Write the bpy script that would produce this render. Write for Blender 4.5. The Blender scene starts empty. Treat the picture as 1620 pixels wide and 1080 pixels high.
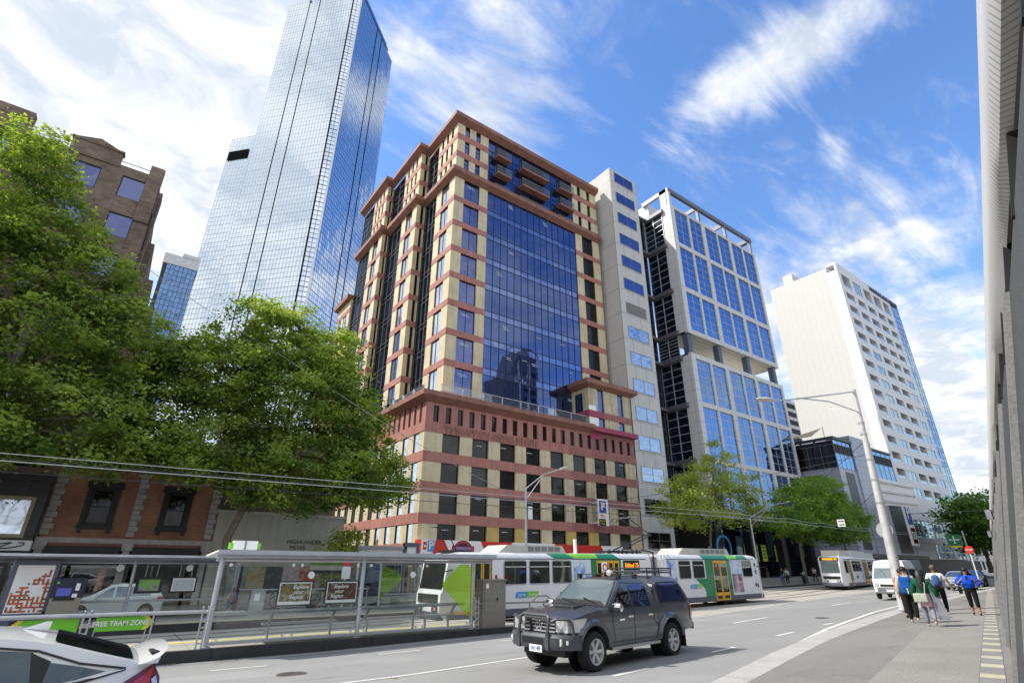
import bpy, bmesh, math, random
from mathutils import Vector, Matrix
R = math.radians
rnd = random.Random(11)
sc = bpy.context.scene
COL = sc.collection
CZ = 1.66

# ---------------------------------------------------------------- ground shape
def g(t):
    if t <= 19: return -.045*t
    if t <= 24: return -.855-.02*(t-19)
    return -.955
def hs(s): return .013*min(max(s-6., 0.), 90.)
def G(s, t): return hs(s)+g(t)
def interp(pts, x):
    if x <= pts[0][0]: return pts[0][1]+(x-pts[0][0])*(pts[1][1]-pts[0][1])/(pts[1][0]-pts[0][0])
    for (a, b), (c, d) in zip(pts, pts[1:]):
        if x <= c: return b+(d-b)*(x-a)/(c-a)
    (a, b), (c, d) = pts[-2:]
    return d+(x-c)*(d-b)/(c-a)

# ---------------------------------------------------------------- materials
def newmat(name):
    m = bpy.data.materials.new(name); m.use_nodes = True
    nt = m.node_tree; nt.nodes.clear()
    out = nt.nodes.new('ShaderNodeOutputMaterial')
    return m, nt, out
def nd(nt, typ, **kw):
    n = nt.nodes.new(typ)
    for k, v in kw.items():
        if k.startswith('i_'):
            key = k[2:]; key = int(key) if key.isdigit() else key.replace('_', ' ')
            n.inputs[key].default_value = v
        else: setattr(n, k, v)
    return n
def c4(c, k=1.): return (min(c[0]*k, 1), min(c[1]*k, 1), min(c[2]*k, 1), 1)
def noise_fac(nt, co, scale, detail=4, rough=.6, lo=.3, hi=.7, stretch=None):
    if stretch:
        mp = nd(nt, 'ShaderNodeMapping'); mp.inputs['Scale'].default_value = stretch
        nt.links.new(co, mp.inputs['Vector']); co = mp.outputs[0]
    n = nd(nt, 'ShaderNodeTexNoise', i_Scale=scale, i_Detail=detail, i_Roughness=rough)
    nt.links.new(co, n.inputs['Vector'])
    mr = nd(nt, 'ShaderNodeMapRange'); mr.inputs[1].default_value = lo; mr.inputs[2].default_value = hi
    nt.links.new(n.outputs['Fac'], mr.inputs[0])
    return mr.outputs[0]
def mixc(nt, fac, a, b, mode='MIX'):
    m = nd(nt, 'ShaderNodeMix', data_type='RGBA', blend_type=mode)
    for sock, v in ((m.inputs[0], fac), (m.inputs[6], a), (m.inputs[7], b)):
        if isinstance(v, (int, float)): sock.default_value = v
        elif isinstance(v, tuple): sock.default_value = v
        else: nt.links.new(v, sock)
    return m.outputs[2]
def math_(nt, op, a, b=None, c=None):
    m = nd(nt, 'ShaderNodeMath', operation=op)
    for i, v in enumerate((a, b, c)):
        if v is None: continue
        if isinstance(v, (int, float)): m.inputs[i].default_value = v
        else: nt.links.new(v, m.inputs[i])
    return m.outputs[0]
def joints(nt, co, cells, width, off=(0, 0, 0)):
    """dark joint mask on a regular panel grid, ignoring the axis the face looks along"""
    sep = nd(nt, 'ShaderNodeSeparateXYZ'); nt.links.new(co, sep.inputs[0])
    geo = nd(nt, 'ShaderNodeNewGeometry'); sn = nd(nt, 'ShaderNodeSeparateXYZ'); nt.links.new(geo.outputs['Normal'], sn.inputs[0])
    tot = None
    for i in range(3):
        if not cells[i]: continue
        x = math_(nt, 'ADD', sep.outputs[i], off[i]+1000*cells[i])
        fr = math_(nt, 'FRACT', math_(nt, 'DIVIDE', x, cells[i]))
        ms = math_(nt, 'LESS_THAN', fr, width/cells[i])
        ok = math_(nt, 'LESS_THAN', math_(nt, 'ABSOLUTE', sn.outputs[i]), .6)
        ms = math_(nt, 'MULTIPLY', ms, ok)
        tot = ms if tot is None else math_(nt, 'MAXIMUM', tot, ms)
    return tot
def pbr(name, col, rough=.6, metal=0., var=.12, vs=1.5, streak=0., bump=0., bs=40., spec=.5, coat=0., cells=None, jw=.03, jcol=None, joff=(0, 0, 0), fine=0., fs=60., emit=0., dirt=None, lane=0.):
    m, nt, out = newmat(name)
    tc = nd(nt, 'ShaderNodeTexCoord'); co = tc.outputs['Object']
    f = noise_fac(nt, co, vs)
    base = mixc(nt, f, c4(col, 1-var), c4(col, 1+var))
    if fine: base = mixc(nt, noise_fac(nt, co, fs, 2, .7, .35, .65), mixc(nt, 1., base, c4((1-fine,)*3), 'MULTIPLY'), base)
    if streak:
        f2 = noise_fac(nt, co, 1.0, 5, .65, .47, .75, (3.2, 3.2, .16))
        base = mixc(nt, math_(nt, 'MULTIPLY', f2, streak), base, c4((col[0]*.25, col[1]*.24, col[2]*.24)))
    if dirt:
        f3 = noise_fac(nt, co, dirt[0], 5, .7, .5, .72)
        base = mixc(nt, math_(nt, 'MULTIPLY', f3, dirt[1]), base, c4(col, .35))
    if lane:
        base = mixc(nt, noise_fac(nt, co, 1., 3, .55, .4, .62, (.035, .75, 1)), base, c4(col, 1-lane)); base = mixc(nt, noise_fac(nt, co, 1.3, 6, .75, .62, .66, (.35, 1.2, 1)), base, c4(col, .62)); base = mixc(nt, noise_fac(nt, co, 5., 2, .5, .76, .78), base, c4(col, .35))
    if cells:
        jm = joints(nt, co, cells, jw, joff)
        base = mixc(nt, jm, base, c4(jcol or (col[0]*.3, col[1]*.3, col[2]*.3)))
    b = nd(nt, 'ShaderNodeBsdfPrincipled')
    nt.links.new(base, b.inputs['Base Color'])
    b.inputs['Roughness'].default_value = rough; b.inputs['Metallic'].default_value = metal
    b.inputs['Specular IOR Level'].default_value = spec; b.inputs['Coat Weight'].default_value = coat; b.inputs['Coat Roughness'].default_value = .04
    if emit:
        nt.links.new(base, b.inputs['Emission Color']); b.inputs['Emission Strength'].default_value = emit
    if bump:
        n = nd(nt, 'ShaderNodeTexNoise', i_Scale=bs, i_Detail=3.); nt.links.new(co, n.inputs['Vector'])
        bp = nd(nt, 'ShaderNodeBump', i_Strength=bump, i_Distance=.02); nt.links.new(n.outputs['Fac'], bp.inputs['Height'])
        nt.links.new(bp.outputs[0], b.inputs['Normal'])
    nt.links.new(b.outputs[0], out.inputs[0])
    return m
def mirror(name, tint, dark=(.01, .015, .03), mixd=.25, rough=.02, wav=.02, ws=.5):
    """coated architectural glass: tinted mirror over a dark interior, with slightly wavy panes"""
    m, nt, out = newmat(name)
    tc = nd(nt, 'ShaderNodeTexCoord')
    n = nd(nt, 'ShaderNodeTexNoise', i_Scale=ws, i_Detail=2.); nt.links.new(tc.outputs['Object'], n.inputs['Vector'])
    bp = nd(nt, 'ShaderNodeBump', i_Strength=wav, i_Distance=1.); nt.links.new(n.outputs['Fac'], bp.inputs['Height'])
    gl = nd(nt, 'ShaderNodeBsdfGlossy', i_Roughness=rough); gl.inputs['Color'].default_value = c4(tint)
    nt.links.new(bp.outputs[0], gl.inputs['Normal'])
    df = nd(nt, 'ShaderNodeBsdfDiffuse'); 
    f = noise_fac(nt, tc.outputs['Object'], .9, 3)
    nt.links.new(mixc(nt, f, c4(dark, .5), c4(dark, 1.6)), df.inputs['Color'])
    mx = nd(nt, 'ShaderNodeMixShader'); mx.inputs[0].default_value = mixd
    nt.links.new(gl.outputs[0], mx.inputs[1]); nt.links.new(df.outputs[0], mx.inputs[2]); nt.links.new(mx.outputs[0], out.inputs[0])
    return m
M_WAVY = None
def clear(name, tint=(.9, .95, .95), gloss=.08, body=0., bcol=(.5, .6, .6)):
    m, nt, out = newmat(name)
    tr = nd(nt, 'ShaderNodeBsdfTransparent'); tr.inputs[0].default_value = c4(tint)
    gl = nd(nt, 'ShaderNodeBsdfGlossy', i_Roughness=.02); gl.inputs['Color'].default_value = (1, 1, 1, 1)
    fr = nd(nt, 'ShaderNodeFresnel', i_IOR=1.45)
    fac = math_(nt, 'ADD', fr.outputs[0], gloss)
    mx = nd(nt, 'ShaderNodeMixShader'); nt.links.new(fac, mx.inputs[0])
    first = tr.outputs[0]
    if body:
        df = nd(nt, 'ShaderNodeBsdfDiffuse'); df.inputs[0].default_value = c4(bcol)
        m2 = nd(nt, 'ShaderNodeMixShader'); m2.inputs[0].default_value = body
        nt.links.new(first, m2.inputs[1]); nt.links.new(df.outputs[0], m2.inputs[2]); first = m2.outputs[0]
    nt.links.new(first, mx.inputs[1]); nt.links.new(gl.outputs[0], mx.inputs[2]); nt.links.new(mx.outputs[0], out.inputs[0])
    return m
def leafmat(name, c1, c2, trans=.4):
    m, nt, out = newmat(name)
    tc = nd(nt, 'ShaderNodeTexCoord')
    f = noise_fac(nt, tc.outputs['Object'], .55, 3, .6, .35, .65)
    f2 = noise_fac(nt, tc.outputs['Object'], 6., 2, .6, .3, .7)
    col = mixc(nt, f, c4(c1), c4(c2)); col = mixc(nt, f2, mixc(nt, 1., col, (.62, .66, .6, 1), 'MULTIPLY'), col)
    d = nd(nt, 'ShaderNodeBsdfPrincipled', i_Roughness=.55); nt.links.new(col, d.inputs['Base Color']); d.inputs['Specular IOR Level'].default_value = .3
    t = nd(nt, 'ShaderNodeBsdfTranslucent'); nt.links.new(mixc(nt, 1., col, (1.35, 1.4, .6, 1), 'MULTIPLY'), t.inputs[0])
    mx = nd(nt, 'ShaderNodeMixShader'); mx.inputs[0].default_value = trans
    nt.links.new(d.outputs[0], mx.inputs[1]); nt.links.new(t.outputs[0], mx.inputs[2]); nt.links.new(mx.outputs[0], out.inputs[0])
    return m
def poster(name, cols, scale=3., seed=0.):
    """printed picture: blotches of a few colours"""
    m, nt, out = newmat(name)
    tc = nd(nt, 'ShaderNodeTexCoord'); mp = nd(nt, 'ShaderNodeMapping'); mp.inputs['Location'].default_value = (seed, seed*.7, seed*1.3)
    nt.links.new(tc.outputs['Object'], mp.inputs[0])
    n = nd(nt, 'ShaderNodeTexNoise', i_Scale=scale, i_Detail=3., i_Distortion=1.2); nt.links.new(mp.outputs[0], n.inputs['Vector'])
    cr = nd(nt, 'ShaderNodeValToRGB'); nt.links.new(n.outputs['Fac'], cr.inputs[0])
    e = cr.color_ramp.elements
    while len(e) < len(cols): e.new(.5)
    for i, c in enumerate(cols):
        e[i].position = .32+.36*i/max(1, len(cols)-1); e[i].color = c4(c)
    b = nd(nt, 'ShaderNodeBsdfPrincipled', i_Roughness=.35); nt.links.new(cr.outputs[0], b.inputs['Base Color']); nt.links.new(b.outputs[0], out.inputs[0])
    return m

M = {}
M['asphalt'] = pbr('asphalt', (.34, .338, .333), .85, var=.1, vs=.35, bump=.25, bs=60, fine=.3, fs=55, dirt=(.16, .22), lane=.24)
M['asphalt2'] = pbr('asphalt_path', (.27, .255, .24), .9, var=.14, vs=.5, bump=.35, bs=45, fine=.42, fs=38, dirt=(.3, .3), lane=.1)
M['asphalt3'] = pbr('asphalt_patch', (.33, .315, .295), .9, var=.1, vs=.6, bump=.35, bs=45, fine=.38, fs=38)
M['kerb'] = pbr('kerb_stone', (.46, .45, .44), .8, var=.12, vs=1., fine=.2, fs=30, cells=(1.4, 0, 0), jw=.02)
M['bluestone'] = pbr('bluestone', (.045, .045, .048), .8, var=.25, vs=2., fine=.3, cells=(1.6, 0, 0), jw=.03, dirt=(.8, .3))
M['conc'] = pbr('track_concrete', (.46, .43, .38), .85, var=.12, vs=.4, fine=.18, fs=25, dirt=(.35, .35), cells=(3.2, 0, 0), jw=.05)
M['paving'] = pbr('platform_paving', (.4, .39, .36), .8, var=.1, vs=.8, fine=.15, cells=(.9, .6, 0), jw=.012)
M['farpath'] = pbr('far_paving', (.3, .29, .27), .8, var=.15, vs=.8, cells=(.8, .8, 0), jw=.02)
M['line'] = pbr('road_paint', (.78, .77, .72), .7, var=.08, vs=6, fine=.2, fs=40, dirt=(2.5, .35))
M['rail'] = pbr('steel_rail', (.16, .14, .13), .4, .6)
M['rust'] = pbr('tramway_groove', (.09, .08, .07), .8)
M['tact'] = pbr('light_paver', (.55, .5, .38), .8, fine=.2, fs=40); M['tact2'] = pbr('grey_paver', (.27, .265, .26), .8, fine=.25, fs=40)
M['yellow_strip'] = pbr('yellow_strip', (.62, .5, .2), .7)
M['earth'] = pbr('earth', (.2, .19, .17), .9, vs=.1)
# buildings
M['cream'] = pbr('cream_concrete', (.7, .6, .4), .75, var=.14, vs=.5, streak=.38, fine=.12, fs=18)
M['cream_w'] = pbr('weathered_cream_concrete', (.64, .55, .38), .8, var=.15, vs=1.2, streak=.75, fine=.2, fs=18)
M['creamnew'] = pbr('fresh_yellow_paint', (.55, .39, .12), .7)
M['red'] = pbr('pink_red_concrete', (.46, .2, .165), .75, var=.14, vs=.5, streak=.42, fine=.14, fs=18, cells=(1.78, 1.6, 0), jw=.025)
M['red_w'] = pbr('stained_red_concrete', (.38, .16, .145), .8, var=.16, vs=1., streak=.6, fine=.2, fs=18, cells=(1.78, 0, 0), jw=.02)
M['magenta'] = pbr('fresh_magenta_paint', (.34, .06, .11), .7)
M['brownred'] = pbr('brown_red_soffit', (.29, .135, .1), .75, var=.18, vs=.9, streak=.4, cells=(3.3, 3.3, 0), jw=.04)
M['dkwin'] = mirror('dark_window_glass', (.16, .16, .16), (.012, .011, .01), .72, .06, .02)
M['white_win'] = mirror('pale_window_glass', (.72, .8, .92), (.2, .22, .25), .15, .04, .02)
M['blue_v'] = mirror('deep_blue_vision_glass', (.13, .18, .36), (.004, .008, .045), .25, .015, .004)
M['blue_v2'] = mirror('deep_blue_vision_glass_with_blind', (.13, .19, .38), (.026, .036, .085), .34, .02, .006); M['dkwin2'] = mirror('dark_window_with_blind', (.16, .16, .16), (.035, .032, .028), .7, .08, .02)  # lighter interior tone for random panes, as with blinds
M['blue_s'] = mirror('blue_spandrel_glass', (.22, .29, .5), (.015, .03, .12), .2, .03, .02)
M['blue_w'] = mirror('blue_window_glass', (.2, .23, .42), (.01, .014, .05), .3, .015, .02)
M['office_g'] = mirror('bright_blue_glass', (.2, .33, .58), (.015, .03, .09), .2, .015, .012)
M['wavy_g'] = mirror('wavy_blue_glass', (.42, .5, .62), (.02, .03, .06), .15, .015, .12, .9)
M['teal_g'] = mirror('dark_teal_glass', (.14, .18, .24), (.008, .013, .022), .5, .03, .02)
M['frame_dk'] = pbr('dark_aluminium', (.04, .045, .05), .4, .5); M['frame_gy'] = pbr('grey_aluminium', (.3, .31, .33), .35, .6)
M['frame_wh'] = pbr('white_aluminium', (.6, .61, .62), .4, .3)
M['balc_rail'] = pbr('green_grey_railing', (.2, .24, .25), .5, .2)
M['gtower'] = pbr('pale_concrete_panels', (.6, .595, .58), .75, var=.06, vs=.5, fine=.1, fs=15, cells=(2.35, 2.9, 4.12), jw=.05, joff=(.65, .3, .65), streak=.12)
M['office_c'] = pbr('light_grey_cladding', (.66, .66, .66), .6, var=.05, cells=(1.3, 1.3, 1.72), jw=.035, joff=(.1, .2, 0), streak=.1)
M['office_w'] = pbr('white_cladding', (.78, .78, .77), .6, var=.04)
M['soffit'] = pbr('cream_soffit', (.6, .55, .42), .7, cells=(1.1, 1.1, 0), jw=.05)
M['bluecol'] = pbr('blue_grey_steel', (.1, .12, .17), .5, .2); M['beam'] = pbr('grey_steel_beam', (.17, .17, .19), .5, .3)
M['sky_l'] = mirror('silver_tower_glass', (.85, .92, .98), (.3, .34, .38), .1, .03, .004, .12)
M['sky_r'] = mirror('blue_tower_glass', (.78, .86, .98), (.03, .05, .1), .06, .02, .006, .12)
M['hotel_w'] = pbr('white_render', (.64, .63, .61), .7, var=.03, cells=(0, 1.35, 0), jw=.035, jcol=(.5, .49, .47))
M['hotel_f'] = pbr('white_facade', (.76, .77, .79), .65, var=.05, vs=.6)
M['hotel_g'] = mirror('pale_blue_glass', (.5, .66, .8), (.1, .16, .22), .25, .03, .02); M['hotel_b'] = mirror('strong_blue_glass', (.3, .48, .72), (.03, .06, .14), .2, .02, .02)
M['interior'] = pbr('brown_grey_recess', (.2, .18, .15), .8, vs=.4, var=.3)  # brown grey wall behind the hotel balconies
M['tile'] = pbr('lilac_grey_tiles', (.34, .36, .45), .35, var=.12, vs=.25, cells=(1.25, 1.25, 1.25), jw=.05, spec=.6)
M['charcoal'] = pbr('charcoal_panel', (.045, .043, .05), .45, cells=(2.2, 2.2, 3.1), jw=.05)
M['void'] = pbr('matt_black_louvre', (.012, .012, .013), 1., spec=0.); M['black'] = pbr('black_paint', (.012, .012, .013), .5); M['dk'] = pbr('dark_void', (.02, .019, .018), .8)  # matt black for the plant louvre and the tower's dark stripes
def brick(name, c1, c2, mortar, sx=.24, sz=.086):
    m, nt, out = newmat(name)
    tc = nd(nt, 'ShaderNodeTexCoord'); sep = nd(nt, 'ShaderNodeSeparateXYZ'); nt.links.new(tc.outputs['Object'], sep.inputs[0])
    cb = nd(nt, 'ShaderNodeCombineXYZ'); nt.links.new(math_(nt, 'ADD', sep.outputs[0], sep.outputs[1]), cb.inputs[0]); nt.links.new(sep.outputs[2], cb.inputs[1])
    bt = nd(nt, 'ShaderNodeTexBrick', i_Scale=1., i_Mortar_Size=.008); bt.inputs['Brick Width'].default_value = sx; bt.inputs['Row Height'].default_value = sz
    bt.inputs['Color1'].default_value = c4(c1); bt.inputs['Color2'].default_value = c4(c2); bt.inputs['Mortar'].default_value = c4(mortar)
    nt.links.new(cb.outputs[0], bt.inputs['Vector'])
    f = noise_fac(nt, tc.outputs['Object'], .5, 4); col = mixc(nt, f, mixc(nt, 1., bt.outputs[0], (.6, .58, .58, 1), 'MULTIPLY'), bt.outputs[0])
    b = nd(nt, 'ShaderNodeBsdfPrincipled', i_Roughness=.85); nt.links.new(col, b.inputs['Base Color']); nt.links.new(b.outputs[0], out.inputs[0])
    return m
M['brownbrick'] = brick('brown_brick', (.3, .22, .165), (.19, .135, .1), (.3, .27, .23), .46, .17)
M['redbrick'] = brick('orange_red_brick', (.5, .2, .11), (.4, .15, .085), (.42, .35, .28))
M['stone'] = pbr('grey_stone', (.46, .44, .42), .8, var=.15, vs=2, streak=.3)
M['render'] = pbr('grey_cream_render', (.56, .53, .46), .85, var=.1, vs=.7, streak=.25)
M['tan'] = pbr('tan_frame', (.4, .33, .22), .6)
M['bark'] = pbr('mottled_bark', (.16, .135, .1), .9, var=.4, vs=3, bump=.6, bs=12); M['twig'] = pbr('dark_twig', (.05, .042, .035), .9)
M['leafA'] = leafmat('plane_leaf', (.15, .25, .07), (.5, .6, .13), .5); M['leafB'] = leafmat('plane_leaf_dark', (.05, .11, .018), (.11, .19, .025))
M['leafC'] = leafmat('yellowish_leaf', (.32, .4, .08), (.6, .64, .17), .52); M['leafD'] = leafmat('maple_leaf', (.13, .26, .05), (.38, .54, .1), .5); M['leafE'] = leafmat('deep_green_leaf', (.07, .16, .03), (.18, .3, .05), .4)
# street things
M['galv'] = pbr('galvanised_steel', (.46, .48, .5), .4, .5, var=.1, vs=3); M['alu'] = pbr('silver_paint', (.5, .53, .58), .4, .4); M['polegrey'] = pbr('pole_grey', (.5, .5, .5), .6, .1, var=.2, vs=3, dirt=(3., .35))
M['inox'] = pbr('brushed_steel', (.3, .28, .24), .45, .7, var=.12, vs=6); M['white'] = pbr('white_paint', (.88, .88, .87), .5, var=.03)
M['clear'] = clear('shelter_glass', (.93, .97, .96), .02); M['lime_g'] = clear('lime_green_film', (.62, .95, .12), .03, .3, (.5, .8, .04))
M['green_s'] = pbr('bright_green_sign', (.16, .55, .03), .5, var=.02); M['lime_s'] = pbr('lime_yellow_sign', (.62, .75, .03), .5); M['yel_s'] = pbr('yellow_sign', (.8, .65, .03), .5)
M['sign_w'] = pbr('white_lettering', (.85, .85, .85), .6, var=0.); M['sign_k'] = pbr('black_lettering', (.02, .02, .02), .5)
M['sign_red'] = pbr('red_sign', (.62, .03, .02), .45, var=.04); M['sign_blue'] = pbr('blue_sign', (.03, .06, .36), .45); M['sky_blue'] = pbr('sky_blue_sign', (.06, .32, .68), .5); M['navy'] = pbr('navy_sign', (.015, .02, .05), .5)
M['sign_green'] = pbr('road_sign_green', (.02, .2, .07), .5); M['orange'] = pbr('amber_lights', (.9, .3, .02), .4, emit=1.2)
# vehicles
M['tyre'] = pbr('tyre_rubber', (.016, .016, .017), .85, bump=.2, bs=60); M['alloy'] = pbr('alloy_wheel', (.62, .62, .63), .35, .35); M['chrome'] = pbr('chrome', (.75, .75, .76), .08, 1., var=.02)
M['ute'] = pbr('graphite_metallic_paint', (.085, .095, .118), .28, .3, var=.05, coat=.8, fine=.04); M['bullbar'] = pbr('dark_grey_bar', (.085, .09, .105), .4, .2)
M['carwhite'] = pbr('white_car_paint', (.78, .79, .8), .28, 0, var=.02, coat=.9); M['carsilver'] = pbr('silver_car_paint', (.5, .51, .52), .28, .6, coat=.8, var=.04); M['vanwhite'] = pbr('white_van_paint', (.76, .77, .76), .35, var=.04, coat=.5)
M['carglass'] = mirror('tinted_car_glass', (.3, .36, .44), (.008, .01, .013), .6, .02, .01); M['carglass2'] = mirror('blue_tinted_glass', (.16, .2, .42), (.01, .012, .05), .5, .02, .02); M['carglass3'] = mirror('grey_car_glass', (.15, .19, .22), (.012, .015, .02), .5, .02, .01)
M['wscreen'] = clear('windscreen_glass', (.6, .68, .66), .1); M['scrglass'] = mirror('screen_glass', (.62, .7, .7), (.03, .034, .03), .45, .02, .02)
M['plastic'] = pbr('black_plastic', (.02, .02, .022), .6); M['lamp'] = pbr('clear_headlamp', (.7, .71, .72), .1, .35, coat=1.); M['tail'] = pbr('red_tail_lamp', (.5, .006, .01), .12, coat=1., spec=.8); M['taildk'] = pbr('dark_red_tail_lamp', (.16, .004, .008), .12, coat=1.)
M['step'] = pbr('aluminium_step', (.42, .42, .42), .35, .7); M['seat'] = pbr('dark_seat', (.05, .05, .055), .8)
M['tramw'] = pbr('tram_white', (.74, .75, .77), .35, var=.03, coat=.3, streak=.06); M['tramg'] = pbr('tram_dark_green', (.01, .22, .1), .35, var=.03, coat=.3); M['traml'] = pbr('tram_light_green', (.2, .55, .03), .35, coat=.3); M['tramgy'] = pbr('tram_grey_skirt', (.11, .12, .15), .5, var=.1); M['tramy'] = pbr('tram_yellow_door', (.8, .43, .015), .4, var=.04)
M['tramglass'] = clear('tram_window_glass', (.42, .5, .47), .05); M['ac'] = pbr('roof_pod_cream', (.55, .53, .47), .6, var=.08); M['louvre'] = pbr('grey_louvre', (.22, .22, .21), .6)
M['skin'] = pbr('skin_tan', (.45, .25, .16), .55, var=.05, spec=.3); M['skin2'] = pbr('skin_brown', (.24, .125, .075), .55, spec=.3); M['hair'] = pbr('black_hair', (.012, .01, .009), .5); M['hair2'] = pbr('grey_brown_hair', (.12, .09, .07), .6)
def cloth(n, c): return pbr(n, c, .9, var=.12, vs=9, bump=.2, bs=25, spec=.15)
M['c_stone'] = cloth('stone_jacket', (.5, .47, .4)); M['c_black'] = cloth('black_trousers', (.016, .016, .018)); M['c_blue'] = cloth('blue_nylon', (.015, .1, .36)); M['c_green'] = cloth('dark_green_wool', (.012, .09, .05)); M['c_pink'] = cloth('pink_white_print', (.68, .4, .46)); M['c_grey'] = cloth('grey_shawl', (.3, .31, .35)); M['c_vest'] = cloth('blue_vest', (.06, .13, .3)); M['c_white'] = cloth('white_cotton', (.68, .67, .66)); M['c_cobalt'] = cloth('cobalt_blouse', (.015, .1, .72)); M['c_lav'] = cloth('lavender_shirt', (.5, .44, .62)); M['c_red'] = cloth('red_top', (.55, .02, .03)); M['c_leg'] = cloth('grey_blue_leggings', (.25, .26, .34)); M['c_bag'] = cloth('mint_cream_bag', (.5, .56, .44)); M['shoe'] = cloth('pale_shoe', (.55, .5, .42)); M['shoeg'] = cloth('lime_sneaker', (.35, .5, .06))
M['wall_fin'] = pbr('pebbled_grey_concrete', (.085, .09, .095), .8, var=.18, vs=.8, bump=.6, bs=55, fine=.5, fs=34); M['fin_edge'] = pbr('lit_concrete_edge', (.3, .3, .3), .8, fine=.3, fs=40)  # panel edges painted lighter to show their side faces as lit
M['fascia'] = pbr('white_ribbed_fascia', (.62, .61, .6), .5, .1, var=.04, cells=(.07, 0, 0), jw=.018, jcol=(.36, .36, .36)); M['fascia_w'] = pbr('white_fascia', (.66, .65, .64), .5, var=.03)
def perforated(name):
    m, nt, out = newmat(name)
    tc = nd(nt, 'ShaderNodeTexCoord'); sep = nd(nt, 'ShaderNodeSeparateXYZ'); nt.links.new(tc.outputs['Object'], sep.inputs[0])
    u = math_(nt, 'DIVIDE', sep.outputs[0], .26); v = math_(nt, 'DIVIDE', sep.outputs[2], .1)
    row = math_(nt, 'FLOOR', v); u = math_(nt, 'ADD', u, math_(nt, 'MULTIPLY', row, .5))
    a = math_(nt, 'SUBTRACT', math_(nt, 'FRACT', math_(nt, 'ADD', u, 500)), .5); b = math_(nt, 'SUBTRACT', math_(nt, 'FRACT', math_(nt, 'ADD', v, 500)), .5)
    d = math_(nt, 'ADD', math_(nt, 'MULTIPLY', a, a), math_(nt, 'MULTIPLY', b, b)); hole = math_(nt, 'LESS_THAN', d, .1)
    bs = nd(nt, 'ShaderNodeBsdfPrincipled', i_Roughness=.6); nt.links.new(mixc(nt, hole, (.04, .04, .038, 1), (.42, .41, .38, 1)), bs.inputs['Base Color']); nt.links.new(bs.outputs[0], out.inputs[0])
    return m
M['perf'] = perforated('perforated_screen')

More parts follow.
